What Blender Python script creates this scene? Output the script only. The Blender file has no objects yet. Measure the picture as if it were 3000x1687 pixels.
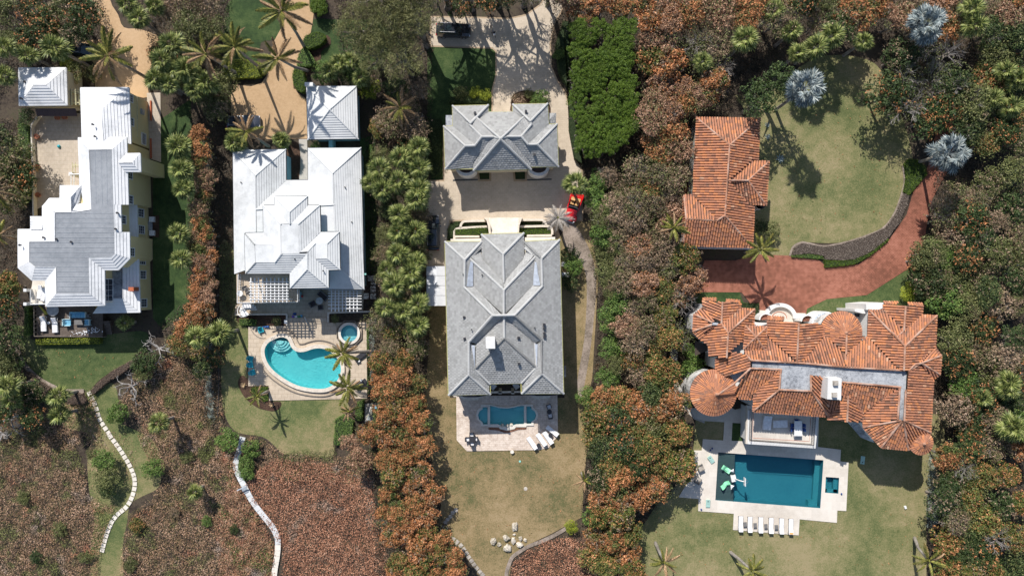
import bpy, math, random
import numpy as np
from mathutils import Vector, Matrix
from mathutils.geometry import tessellate_polygon, normal as gnormal
random.seed(7); rng = np.random.default_rng(7)
R = math.radians
sc = bpy.context.scene
COL = sc.collection
# ---------------------------------------------------------------- camera, sky, sun, exposure
CAMH = 105.0
cam = bpy.data.cameras.new("camera"); camo = bpy.data.objects.new("camera", cam); COL.objects.link(camo)
camo.location = (0, 0, CAMH); camo.rotation_euler = (0, 0, 0)
cam.sensor_width = 36.0; cam.lens = 36.0 * CAMH / 150.0
cam.clip_start = 1.0; cam.clip_end = 2500.0
sc.camera = camo
sc.render.resolution_x = 1024; sc.render.resolution_y = 575
SUN_EL = 43.5
SUN_DIR = Vector((-0.363 * math.cos(R(SUN_EL)), 0.932 * math.cos(R(SUN_EL)), math.sin(R(SUN_EL)))).normalized()
world = bpy.data.worlds.new("World"); sc.world = world; world.use_nodes = True
wn = world.node_tree.nodes; wl = world.node_tree.links
bg = wn.get("Background") or wn.new("ShaderNodeBackground")
sky = wn.new("ShaderNodeTexSky"); sky.sky_type = 'NISHITA'; sky.sun_disc = False
sky.sun_elevation = R(SUN_EL); sky.sun_rotation = math.atan2(SUN_DIR.x, SUN_DIR.y)
wl.new(sky.outputs[0], bg.inputs[0]); bg.inputs[1].default_value = 0.105
sl = bpy.data.lights.new("sun", 'SUN'); sl.energy = 4.7; sl.angle = R(0.53); sl.color = (1.0, 0.955, 0.9)
so = bpy.data.objects.new("sun", sl); COL.objects.link(so)
so.location = SUN_DIR * 120
so.rotation_euler = SUN_DIR.to_track_quat('Z', 'Y').to_euler()
sc.view_settings.view_transform = 'Standard'; sc.view_settings.look = 'None'
sc.view_settings.exposure = 0.26; sc.view_settings.gamma = 1.0
sc.view_settings.use_curve_mapping = False
# ---------------------------------------------------------------- plan coordinates (survey frames -> metres)
FR = {'a': (0, 200, 3.623), 'b': (0, 600, 3.623), 'c': (600, 200, 3.623), 'd': (600, 600, 3.623),
      'e': (1200, 200, 3.623), 'f': (1200, 550, 3.623), 'g': (1200, 900, 3.623), 'h': (600, 900, 3.623),
      'i': (1900, 300, 3.623), 'j': (1950, 850, 4.831), 'k': (2350, 850, 4.831), 'l': (1950, 1120, 2.898),
      'm': (2400, 1120, 2.898), 'n': (0, 0, 3.4347), 'o': (640, 0, 3.4347), 'p': (1500, 0, 3.4347),
      'q': (2250, 0, 3.4347), 'r': (2250, 400, 3.4347), 's': (1500, 560, 3.4347), 't': (0, 880, 3.4347),
      'u': (0, 1267, 3.4347), 'v': (600, 1267, 3.4347), 'w': (1250, 1267, 3.4347), 'x': (1850, 1400, 2.862),
      'y': (0, 380, 3.4347), 'z': (0, 0, 0.85867), 'S': (0, 0, 1.0)}
def W(f, X, Y, z=0.0):
    x0, y0, s = FR[f]
    px = x0 + X / s; py = y0 + Y / s
    k = (CAMH - z) / CAMH / 20.0
    return Vector(((px - 1500) * k, (843.5 - py) * k, z))
def pts(spec, z=0.0, f0=None):
    """'z 10,20 30,40@2 a:5,6' -> list of Vectors"""
    out = []; f = f0
    for t in spec.split():
        if len(t) == 1: f = t; continue
        zz = z
        if '@' in t: t, q = t.split('@'); zz = float(q)
        g = f
        if t[1] == ':': g = t[0]; t = t[2:]
        x, y = t.split(',')
        out.append(W(g, float(x), float(y), zz))
    return out
def P2(spec, z=0.0): return [(p.x, p.y) for p in pts(spec, z)]
def smooth(pl, n=5):
    out = []; m = len(pl)
    for i in range(m):
        p0, p1, p2, p3 = (np.array(pl[(i + k) % m][:2], float) for k in (-1, 0, 1, 2))
        for j in range(n):
            t = j / n
            q = 0.5 * ((2 * p1) + (-p0 + p2) * t + (2 * p0 - 5 * p1 + 4 * p2 - p3) * t * t + (-p0 + 3 * p1 - 3 * p2 + p3) * t ** 3)
            out.append((q[0], q[1]))
    return out
def smooth_open(pl, n=5):
    out = []; m = len(pl)
    for i in range(m - 1):
        p0 = np.array(pl[max(i - 1, 0)], float); p1 = np.array(pl[i], float); p2 = np.array(pl[i + 1], float); p3 = np.array(pl[min(i + 2, m - 1)], float)
        for j in range(n):
            t = j / n
            out.append(tuple(0.5 * ((2 * p1) + (-p0 + p2) * t + (2 * p0 - 5 * p1 + 4 * p2 - p3) * t * t + (-p0 + 3 * p1 - 3 * p2 + p3) * t ** 3)))
    out.append(tuple(pl[-1])); return out
def area2(pl): return 0.5 * sum(pl[i][0] * pl[(i + 1) % len(pl)][1] - pl[(i + 1) % len(pl)][0] * pl[i][1] for i in range(len(pl)))
def ccw(pl): return list(pl) if area2(pl) > 0 else list(pl)[::-1]
def offset(pl, d):
    """positive d grows the outline"""
    pl = ccw([(p[0], p[1]) for p in pl]); n = len(pl); out = []
    for i in range(n):
        a, b, c = Vector(pl[i - 1]), Vector(pl[i]), Vector(pl[(i + 1) % n])
        e1 = (b - a); e2 = (c - b)
        if e1.length < 1e-6 or e2.length < 1e-6: out.append(tuple(b)); continue
        e1.normalize(); e2.normalize()
        n1 = Vector((e1.y, -e1.x)); n2 = Vector((e2.y, -e2.x)); m = n1 + n2
        if m.length < 1e-3: m = n1
        m.normalize(); k = max(m.dot(n1), 0.45)
        out.append(tuple(b + m * (d / k)))
    return out
def inside(P, poly):
    P = np.asarray(P, float); x, y = P[:, 0], P[:, 1]; c = np.zeros(len(P), bool); n = len(poly)
    for i in range(n):
        x1, y1 = poly[i]; x2, y2 = poly[(i + 1) % n]
        if y1 == y2: continue
        m = ((y1 > y) != (y2 > y)) & (x < (x2 - x1) * (y - y1) / (y2 - y1) + x1)
        c ^= m
    return c
def scatter(poly, n, holes=()):
    a = np.array(poly); lo, hi = a.min(0), a.max(0); out = np.zeros((0, 2)); tot = abs(area2(poly)); box = np.prod(hi - lo)
    while len(out) < n:
        c = rng.random((int(n * box / max(tot, 1e-3) * 1.1) + 50, 2)) * (hi - lo) + lo
        m = inside(c, poly)
        for h in holes: m &= ~inside(c, h)
        if not m.any(): break
        out = np.vstack([out, c[m]])
    return out[:n]
def poisson(poly, d, tries=2500, avoid=()):
    c = scatter(poly, tries); keep = []
    for q in c:
        if all((q[0] - k[0]) ** 2 + (q[1] - k[1]) ** 2 > d * d for k in keep) and all((q[0] - a[0]) ** 2 + (q[1] - a[1]) ** 2 > a[2] ** 2 for a in avoid): keep.append(q)
    return keep
# ---------------------------------------------------------------- materials
MATS = {}
def nodes(name):
    m = bpy.data.materials.new(name); m.use_nodes = True; nt = m.node_tree
    b = nt.nodes["Principled BSDF"]; return m, nt, b
def N(nt, t, **kw):
    n = nt.nodes.new(t)
    for k, v in kw.items():
        if isinstance(k, str) and k.startswith('i_'):
            n.inputs[k[2:].replace('_', ' ')].default_value = v
        else: setattr(n, k, v)
    return n
def ramp(nt, cols, pos=None, interp='LINEAR'):
    r = nt.nodes.new("ShaderNodeValToRGB"); cr = r.color_ramp; cr.interpolation = interp
    k = len(cols); pos = pos or [i / max(k - 1, 1) for i in range(k)]
    while len(cr.elements) < k: cr.elements.new(0.5)
    for i, e in enumerate(cr.elements): e.position = pos[i]; e.color = (*cols[i], 1)
    return r
def mixc(nt, a, b, fac, mode='MIX'):
    m = nt.nodes.new("ShaderNodeMix"); m.data_type = 'RGBA'; m.blend_type = mode
    for s, v in ((m.inputs[6], a), (m.inputs[7], b), (m.inputs[0], fac)):
        if hasattr(v, 'is_linked') or hasattr(v, 'links'): nt.links.new(v, s)
        elif isinstance(v, (tuple, list)): s.default_value = (*v[:3], 1)
        else: s.default_value = v
    return m.outputs[2]
def noise(nt, vec, scale, detail=3, rough=0.55, dist=0.0):
    n = nt.nodes.new("ShaderNodeTexNoise"); n.inputs["Scale"].default_value = scale
    n.inputs["Detail"].default_value = detail; n.inputs["Roughness"].default_value = rough; n.inputs["Distortion"].default_value = dist
    nt.links.new(vec, n.inputs["Vector"]); return n.outputs["Fac"]
def stretch(nt, v, lo, hi):
    m = nt.nodes.new("ShaderNodeMapRange"); m.inputs[1].default_value = lo; m.inputs[2].default_value = hi
    nt.links.new(v, m.inputs[0]); return m.outputs[0]
def surf(name, cols, scales=(0.25, 2.0, 9.0), amp=(1.0, .6, .5), rough=0.85, bump=0.0, bscale=12, spec=0.25, coord='pos', extra=None):
    """a mottled surface: several colours picked by layered noise in metres"""
    m, nt, b = nodes(name); g = nt.nodes.new("ShaderNodeNewGeometry"); v = g.outputs["Position"]
    tot = None
    for s, a in zip(scales, amp):
        f = nt.nodes.new("ShaderNodeMath"); f.operation = 'MULTIPLY_ADD'; f.inputs[1].default_value = a; nt.links.new(noise(nt, v, s), f.inputs[0])
        if tot is None: f.inputs[2].default_value = 0.5 - sum(amp) * 0.5
        else: nt.links.new(tot, f.inputs[2])
        tot = f.outputs[0]
    r = ramp(nt, cols, [0.28 + 0.44 * i / max(len(cols) - 1, 1) for i in range(len(cols))]); nt.links.new(tot, r.inputs[0]); c = r.outputs[0]
    if extra: c = extra(nt, v, c)
    nt.links.new(c, b.inputs["Base Color"]); b.inputs["Roughness"].default_value = rough; b.inputs["Specular IOR Level"].default_value = spec
    if bump:
        bp = nt.nodes.new("ShaderNodeBump"); bp.inputs["Strength"].default_value = bump; bp.inputs["Distance"].default_value = 0.06
        nt.links.new(noise(nt, v, bscale, 2), bp.inputs["Height"]); nt.links.new(bp.outputs[0], b.inputs["Normal"])
    MATS[name] = m; return m
def island(name, cols, pos=None, rough=0.6, trans=0.0, spec=0.3, objvar=0.0, nscale=0.0, namp=0.0, coord='Object', nmul=1.0, pscale=0.0, patch=()):
    """every loose piece (leaf, tile, slate) gets its own tone"""
    m, nt, b = nodes(name); g = nt.nodes.new("ShaderNodeNewGeometry"); val = g.outputs["Random Per Island"]
    if namp:
        tc = nt.nodes.new("ShaderNodeTexCoord"); src = tc.outputs['Object'] if coord == 'Object' else g.outputs["Position"]
        a = nt.nodes.new("ShaderNodeMath"); a.operation = 'MULTIPLY_ADD'
        n1 = stretch(nt, noise(nt, src, nscale, 3, .6), 0.32, 0.68)
        if nmul != 1.0:
            n2 = stretch(nt, noise(nt, src, nscale * nmul, 3), 0.3, 0.7); av = nt.nodes.new("ShaderNodeMath"); av.operation = 'MULTIPLY_ADD'; av.inputs[1].default_value = .45
            hf = nt.nodes.new("ShaderNodeMath"); hf.operation = 'MULTIPLY'; hf.inputs[1].default_value = .55; nt.links.new(n1, hf.inputs[0]); nt.links.new(n2, av.inputs[0]); nt.links.new(hf.outputs[0], av.inputs[2]); n1 = av.outputs[0]
        nt.links.new(n1, a.inputs[0]); a.inputs[1].default_value = namp
        s = nt.nodes.new("ShaderNodeMath"); s.operation = 'MULTIPLY'; s.inputs[1].default_value = 1 - namp; nt.links.new(val, s.inputs[0])
        nt.links.new(s.outputs[0], a.inputs[2]); val = a.outputs[0]
    r = ramp(nt, cols, pos); nt.links.new(val, r.inputs[0]); c = r.outputs[0]
    for k_, (pc, psc, lo_, hi_) in enumerate(patch):
        off = nt.nodes.new("ShaderNodeVectorMath"); off.operation = 'ADD'; off.inputs[1].default_value = (31.7 * (k_ + 1), 12.3, 5.5); nt.links.new(g.outputs["Position"], off.inputs[0])
        rr_ = ramp(nt, [tuple(q * .35 for q in pc), pc, tuple(min(q * 1.9, .8) for q in pc)]); nt.links.new(g.outputs["Random Per Island"], rr_.inputs[0])
        c = mixc(nt, c, rr_.outputs[0], stretch(nt, noise(nt, off.outputs[0], psc, 5, .65), lo_, hi_))
    if objvar:
        oi = nt.nodes.new("ShaderNodeObjectInfo"); hs = nt.nodes.new("ShaderNodeHueSaturation")
        mr = nt.nodes.new("ShaderNodeMapRange"); mr.inputs[3].default_value = 1 - objvar; mr.inputs[4].default_value = 1 + objvar
        nt.links.new(oi.outputs["Random"], mr.inputs[0]); nt.links.new(mr.outputs[0], hs.inputs["Value"]); nt.links.new(c, hs.inputs["Color"]); c = hs.outputs[0]
    if pscale:
        c = mixc(nt, c, (0.12, 0.11, 0.1), stretch(nt, noise(nt, g.outputs["Position"], pscale, 4), 0.58, 0.8))
    nt.links.new(c, b.inputs["Base Color"]); b.inputs["Roughness"].default_value = rough; b.inputs["Specular IOR Level"].default_value = spec
    if trans:
        t = nt.nodes.new("ShaderNodeBsdfTranslucent"); nt.links.new(c, t.inputs[0]); mx = nt.nodes.new("ShaderNodeMixShader"); mx.inputs[0].default_value = trans
        out = [n for n in nt.nodes if n.type == 'OUTPUT_MATERIAL'][0]
        nt.links.new(b.outputs[0], mx.inputs[1]); nt.links.new(t.outputs[0], mx.inputs[2]); nt.links.new(mx.outputs[0], out.inputs[0])
    MATS[name] = m; return m
def plain(name, col, rough=0.6, metal=0.0, spec=0.4, coat=0.0, var=0.12, vs=3.0):
    m, nt, b = nodes(name)
    g = nt.nodes.new("ShaderNodeNewGeometry")
    lo = tuple(c * (1 - var) for c in col); hi = tuple(min(c * (1 + var), 1) for c in col)
    r = ramp(nt, [lo, hi], [0.35, 0.65]); nt.links.new(noise(nt, g.outputs["Position"], vs, 4), r.inputs[0]); nt.links.new(r.outputs[0], b.inputs["Base Color"])
    b.inputs["Roughness"].default_value = rough; b.inputs["Metallic"].default_value = metal; b.inputs["Specular IOR Level"].default_value = spec
    b.inputs["Coat Weight"].default_value = coat; MATS[name] = m; return m
def joints(w, h, col, wid=0.03, fac=0.6):
    def ex(nt, v, c):
        bt = nt.nodes.new("ShaderNodeTexBrick"); bt.inputs["Scale"].default_value = 1.0; bt.inputs["Mortar Size"].default_value = wid
        bt.inputs["Brick Width"].default_value = w; bt.inputs["Row Height"].default_value = h
        bt.inputs["Color1"].default_value = (1, 1, 1, 1); bt.inputs["Color2"].default_value = (.82, .82, .82, 1); bt.inputs["Mortar"].default_value = (*col, 1)
        nt.links.new(v, bt.inputs["Vector"])
        return mixc(nt, c, bt.outputs["Color"], fac, 'MULTIPLY')
    return ex
surf('soil', [(.028, .021, .016), (.05, .038, .028), (.085, .064, .045), (.06, .055, .03)], (0.3, 2.5, 11), (1, .7, .8), bump=.6, bscale=9)
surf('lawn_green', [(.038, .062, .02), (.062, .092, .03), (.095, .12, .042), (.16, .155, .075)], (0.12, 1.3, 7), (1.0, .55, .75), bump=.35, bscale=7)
surf('lawn_dark', [(.018, .036, .011), (.03, .058, .017), (.048, .08, .023), (.08, .11, .038)], (0.2, 1.3, 7), (1.0, .55, .7), bump=.35, bscale=7)  # darker copy of the lawn green, with shade put into its colour
surf('lawn_mid', [(.075, .10, .035), (.125, .145, .052), (.195, .18, .08), (.27, .22, .115)], (0.1, .9, 5, 14), (1.1, .5, .6, .7), bump=.35, bscale=7)
surf('lawn_dry', [(.10, .105, .042), (.20, .155, .075), (.27, .20, .10), (.33, .245, .14)], (0.1, .9, 5, 14), (1.0, .5, .6, .7), bump=.35, bscale=7)
surf('lawn_olive', [(.09, .11, .04), (.155, .16, .065), (.215, .195, .09), (.29, .24, .13)], (0.09, .8, 5, 14), (1.1, .5, .6, .7), bump=.35, bscale=7)
surf('sand_track', [(.16, .13, .10), (.27, .22, .18), (.38, .31, .26)], (0.4, 3, 12), (1, .6, .7), bump=.4)
surf('gravel', [(.36, .235, .125), (.47, .315, .175), (.56, .39, .235)], (0.15, 2.5, 16), (.8, .4, 1.1), bump=.6, bscale=16)
surf('mulch', [(.03, .018, .013), (.07, .04, .026), (.12, .07, .045)], (0.6, 5, 16), (.6, .7, .8), bump=.8, bscale=12)
surf('paver_drive', [(.47, .395, .30), (.56, .475, .37), (.62, .53, .42)], (0.12, 1.2, 8), (.9, .5, .5), extra=joints(.55, .3, (.75, .7, .65), .025, .45))
surf('paver_edge', [(.36, .27, .18), (.45, .34, .23)], (1, 8), (.6, .6))
surf('courtyard_paving', [(.40, .34, .27), (.50, .43, .345), (.57, .49, .40)], (0.2, 2, 9), (.9, .5, .4), extra=joints(.6, .6, (.7, .66, .6), .03, .5))
surf('patio_tile', [(.42, .345, .26), (.53, .44, .335), (.60, .50, .385)], (0.25, 2, 9), (.8, .5, .4), extra=joints(.9, .62, (.5, .45, .4), .035, .45))
surf('travertine', [(.50, .41, .335), (.64, .54, .455), (.75, .66, .57)], (0.3, 2.2, 9), (.6, .9, .7), extra=joints(.6, .3, (.7, .62, .55), .03, .5))
surf('coral_deck', [(.56, .50, .43), (.66, .60, .52), (.72, .665, .59)], (0.12, 1.5, 8), (1, .5, .5), extra=joints(1.2, 1.2, (.84, .82, .8), .018, .5))
surf('brick_drive', [(.19, .078, .050), (.31, .124, .080), (.41, .175, .12)], (0.12, 1.5, 10), (1.1, .8, .9), extra=joints(.4, .2, (.5, .42, .4), .03, .6))
surf('concrete', [(.40, .37, .33), (.52, .49, .44)], (0.5, 4, 12), (.8, .5, .4))
surf('stone_slab', [(.58, .53, .46), (.68, .63, .55), (.74, .69, .62)], (0.8, 5), (.8, .6))
surf('old_slab', [(.26, .23, .20), (.40, .36, .31), (.56, .51, .45)], (0.6, 4), (1, .8), bump=.4)
surf('deck_wood', [(.085, .065, .052), (.14, .11, .09), (.20, .165, .135)], (0.3, 3, 14), (.7, .6, .6))
surf('white_roof', [(.58, .59, .595), (.72, .725, .73), (.77, .77, .765)], (0.2, 1.2, 6), (1.0, .7, .5), rough=.55)
surf('white_roof_two', [(.50, .51, .505), (.61, .62, .615), (.67, .675, .665)], (0.15, 1.0, 5), (.9, .7, .4), rough=.6)
surf('grey_deck_roof', [(.20, .215, .235), (.255, .27, .29), (.31, .325, .345)], (0.2, 1.5, 8), (1, .6, .5))
surf('lead_roof', [(.16, .17, .185), (.34, .355, .375), (.46, .475, .49)], (0.35, 2.2, 9), (.8, .7, .7), rough=.5)
surf('yellow_wall', [(.66, .55, .29), (.74, .63, .35)], (0.4, 4), (.6, .4))
surf('white_wall', [(.60, .59, .565), (.72, .71, .69)], (0.4, 3), (.8, .6))
surf('stained_wall', [(.20, .20, .19), (.52, .51, .49), (.66, .65, .63)], (0.9, 4), (1.2, 1.0))
surf('aqua_wall', [(.27, .47, .53), (.33, .55, .61)], (0.4, 4), (.6, .4))
surf('cream_wall', [(.58, .53, .40), (.66, .60, .47)], (0.4, 4), (.6, .4))
surf('coral_rock', [(.24, .21, .16), (.50, .45, .37), (.68, .62, .53)], (0.9, 5, 12), (1, .9, .5), bump=.8, bscale=5)
surf('brown_stone', [(.10, .045, .03), (.22, .11, .07), (.30, .16, .10)], (1.5, 7), (1, 1), bump=.6)
surf('bark', [(.12, .10, .08), (.22, .19, .16), (.30, .27, .235)], (1.5, 6), (1, .8))
surf('palm_bark', [(.16, .14, .12), (.27, .245, .215), (.36, .33, .29)], (1.5, 6), (1, .8))
surf('pale_wood', [(.20, .18, .165), (.30, .28, .26), (.40, .375, .35)], (1.5, 6), (1, .8))
surf('tent_fabric', [(.62, .64, .67), (.76, .77, .79)], (0.5, 2.5), (.8, .6), rough=.6)
island('terracotta', [(.19, .10, .065), (.34, .155, .095), (.43, .19, .11), (.51, .215, .11), (.58, .235, .10), (.58, .35, .23)], [0, .10, .42, .75, .95, 1], rough=.8, pscale=1.1)
island('terracotta_cap', [(.22, .115, .075), (.34, .175, .11), (.43, .23, .15), (.46, .32, .25)], rough=.75, pscale=1.5)
island('slate', [(.27, .27, .26), (.315, .315, .305), (.345, .345, .335), (.38, .38, .37)], rough=.75, nscale=.25, namp=.12, coord='pos')
island('slate_cap', [(.40, .40, .39), (.47, .47, .455)], rough=.75)
island('leaf_orange', [(.03, .042, .012), (.08, .078, .022), (.27, .115, .045), (.55, .235, .095), (.80, .45, .26)], [0, .22, .38, .68, 1], trans=.1, objvar=.12, nscale=.42, namp=.45, coord='pos', nmul=3.1, patch=(((.085, .11, .028), .42, .56, .61),))
island('leaf_mixed', [(.015, .028, .007), (.06, .085, .018), (.15, .175, .04), (.42, .20, .08), (.78, .40, .20)], [0, .28, .56, .70, 1], trans=.1, objvar=.15, nscale=.33, namp=.48, coord='pos', nmul=3.3)
island('leaf_pinkbrown', [(.06, .045, .025), (.22, .125, .07), (.46, .265, .165), (.70, .46, .32)], trans=.1, objvar=.1, nscale=.5, namp=.3, coord='pos', nmul=3)
island('leaf_brown', [(.04, .04, .02), (.10, .11, .04), (.17, .13, .075), (.34, .235, .155), (.62, .44, .32)], [0, .18, .34, .62, 1], trans=.1, objvar=.12, nscale=.3, namp=.36, coord='pos', nmul=3.5, patch=(((.10, .125, .035), .3, .56, .64),))
island('leaf_ficus', [(.020, .045, .004), (.055, .105, .008), (.105, .17, .014), (.19, .26, .03)], trans=.12, objvar=.06, nscale=.6, namp=.3, coord='pos', nmul=4)
island('leaf_olive', [(.022, .032, .010), (.08, .10, .03), (.18, .19, .065), (.34, .33, .15)], trans=.1, objvar=.15, nscale=.4, namp=.3, coord='pos', nmul=3, patch=(((.26, .18, .12), .35, .57, .66),))
island('leaf_bright', [(.03, .065, .014), (.08, .15, .03), (.16, .25, .055), (.30, .37, .10)], trans=.12, objvar=.15, nscale=1.5, namp=.25)
island('leaf_yellow', [(.07, .10, .012), (.18, .23, .02), (.34, .38, .035), (.52, .52, .07)], trans=.1, objvar=.1, nscale=1.2, namp=.3)
island('leaf_dark', [(.010, .018, .006), (.028, .05, .014), (.06, .095, .028), (.14, .17, .055)], trans=.1, objvar=.2, nscale=.4, namp=.3, coord='pos', nmul=3)
island('leaf_feather', [(.045, .05, .018), (.11, .115, .04), (.22, .22, .08), (.42, .40, .18)], trans=.12, objvar=.1, nscale=.5, namp=.45, coord='pos', nmul=3)  # lightest tone raised so the colour itself carries highlights on the crown
island('leaf_silvergreen', [(.14, .17, .14), (.25, .29, .25), (.36, .40, .36)], trans=.1)
island('hedge_grey', [(.10, .08, .065), (.19, .155, .125), (.27, .225, .185), (.36, .30, .25)], trans=.05)
island('hedge_brown', [(.06, .04, .03), (.13, .085, .06), (.20, .135, .10), (.27, .19, .15)], trans=.05)
island('twig', [(.14, .12, .105), (.25, .225, .205), (.42, .39, .365)], rough=.8)
island('scrub_brown', [(.04, .042, .018), (.11, .075, .045), (.25, .145, .09), (.46, .28, .185), (.60, .43, .33)], trans=.08, nscale=.14, namp=.5, coord='pos', nmul=5.5, patch=(((.27, .215, .175), .28, .57, .68), ((.10, .115, .035), .30, .50, .57)))
island('scrub_olive', [(.035, .038, .014), (.13, .105, .04), (.24, .15, .08), (.42, .255, .16), (.68, .48, .35)], [0, .22, .42, .72, 1], trans=.08, nscale=.12, namp=.35, coord='pos', nmul=7, patch=(((.32, .25, .20), .28, .58, .70), ((.34, .15, .085), .36, .57, .68), ((.12, .13, .04), .30, .52, .60)))
island('scrub_red', [(.05, .032, .02), (.19, .088, .05), (.41, .185, .105), (.62, .32, .195), (.72, .50, .37)], trans=.08, nscale=.13, namp=.32, coord='pos', nmul=6, patch=(((.32, .25, .20), .28, .58, .70),))
island('scrub_litter', [(.02, .02, .012), (.045, .04, .024), (.085, .06, .04), (.18, .10, .06)], trans=.05, nscale=.3, namp=.4, coord='pos')
island('sabal_leaf', [(.05, .075, .018), (.11, .145, .035), (.20, .235, .06), (.35, .36, .13)], trans=.12, objvar=.22, rough=.5)
island('sabal_dry', [(.10, .075, .045), (.20, .155, .10), (.30, .24, .17)], trans=.1, objvar=.15)
island('silver_leaf', [(.11, .14, .15), (.19, .235, .24), (.29, .33, .33), (.42, .45, .41)], trans=.08, objvar=.2, rough=.55)
island('coco_leaf', [(.05, .065, .015), (.11, .13, .025), (.22, .215, .045), (.38, .31, .09)], trans=.12, objvar=.3, rough=.5)
island('coco_dry', [(.18, .11, .055), (.36, .23, .12), (.56, .40, .25)], trans=.1, objvar=.2)
island('dead_frond', [(.28, .25, .22), (.42, .38, .33), (.55, .50, .45)], trans=.1)
island('agave_leaf', [(.20, .26, .27), (.34, .42, .42)], trans=.05)
island('bromeliad_leaf', [(.45, .32, .18), (.62, .46, .28)], trans=.1)
plain('white_paint', (.74, .74, .73), .45); plain('white_cushion', (.74, .74, .75), .8); plain('pale_aqua_frame', (.55, .72, .74), .5)
plain('blue_cushion', (.16, .40, .56), .8); plain('teal_plastic', (.02, .36, .44), .45); plain('blue_plastic', (.03, .13, .42), .5)
plain('dark_metal', (.035, .035, .04), .45); plain('window_glass', (.03, .035, .05), .12, spec=.8, var=.4, vs=1.0); plain('dark_fabric', (.06, .05, .055), .9)
plain('grey_wicker', (.16, .155, .15), .85); plain('stone_table', (.42, .43, .42), .6); plain('brown_metal_roof', (.085, .06, .062), .55)
plain('brick_red', (.42, .12, .055), .85, var=.3, vs=9); plain('terracotta_pot', (.42, .17, .10), .8); plain('gutter', (.05, .055, .06), .5)
plain('copper_gutter', (.42, .40, .16), .6); plain('pvc', (.72, .73, .74), .4); plain('machine_grey', (.30, .33, .36), .5)
plain('car_black', (.016, .02, .028), .16, spec=.6, coat=1.0, var=.3); plain('car_grey', (.05, .055, .07), .22, spec=.6, coat=1.0)
plain('car_glass', (.015, .025, .03), .06, spec=.9, var=.5); plain('car_red', (.62, .012, .012), .25, coat=1.0, var=.05); plain('tan_leather', (.58, .33, .13), .6)
plain('tyre', (.02, .02, .02), .9); plain('rim_metal', (.45, .46, .48), .3, metal=.8); plain('lamp_white', (.7, .7, .72), .2); plain('lamp_red', (.5, .02, .02), .3)
plain('mint', (.36, .56, .50), .6); plain('mint_green', (.30, .78, .47), .6); plain('skin', (.45, .28, .20), .6); plain('black_cloth', (.03, .03, .035), .9); plain('white_cloth', (.75, .75, .76), .9)
plain('navy', (.02, .06, .22), .8); plain('purple', (.22, .12, .5), .8); plain('towel_green', (.08, .25, .1), .9); plain('red_plastic', (.5, .03, .03), .4)
plain('yellow_kayak', (.55, .50, .08), .6); plain('flash_metal', (.42, .46, .52), .35); plain('sky_glass', (.36, .42, .50), .2, spec=.8); plain('coping', (.62, .55, .46), .7)
plain('cream_paint', (.62, .58, .36), .6); plain('green_core', (.02, .035, .01), .9); plain('brown_core', (.06, .045, .035), .9); plain('stain_timber', (.20, .17, .14), .8)
plain('mint_box', (.25, .55, .48), .6)
def basin(name, a, b2, tile=.0):
    surf(name, [a, b2], (.4, 3), (.6, .5), rough=.5)
basin('basin_turq', (.10, .55, .575), (.15, .65, .66)); basin('basin_teal', (.26, .68, .68), (.32, .74, .73)); basin('basin_deep', (.035, .22, .285), (.05, .27, .33)); basin('basin_side4', (.05, .28, .33), (.06, .32, .36))
basin('basin_shelf', (.085, .115, .115), (.11, .14, .135)); basin('basin_pale', (.16, .46, .52), (.22, .55, .60)); basin('basin_step', (.30, .74, .74), (.36, .78, .77))
def water(name, tint, ws=5.0):
    m, nt, b = nodes(name); nt.nodes.remove(b); out = [n for n in nt.nodes if n.type == 'OUTPUT_MATERIAL'][0]
    tr = nt.nodes.new("ShaderNodeBsdfTransparent"); tr.inputs[0].default_value = (*tint, 1)
    gl = nt.nodes.new("ShaderNodeBsdfGlossy"); gl.inputs["Roughness"].default_value = .06; gl.inputs[0].default_value = (.9, .95, 1, 1)
    fr = nt.nodes.new("ShaderNodeFresnel"); fr.inputs[0].default_value = 1.33
    g = nt.nodes.new("ShaderNodeNewGeometry"); bp = nt.nodes.new("ShaderNodeBump"); bp.inputs["Strength"].default_value = .5; bp.inputs["Distance"].default_value = .05
    nt.links.new(noise(nt, g.outputs["Position"], ws, 3), bp.inputs["Height"]); nt.links.new(bp.outputs[0], gl.inputs["Normal"]); nt.links.new(bp.outputs[0], fr.inputs["Normal"])
    mx = nt.nodes.new("ShaderNodeMixShader"); nt.links.new(fr.outputs[0], mx.inputs[0]); nt.links.new(tr.outputs[0], mx.inputs[1]); nt.links.new(gl.outputs[0], mx.inputs[2]); nt.links.new(mx.outputs[0], out.inputs[0])
    MATS[name] = m
water('water_clear', (.92, .98, .98)); water('water_dark', (.80, .93, .95), 7)
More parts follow.
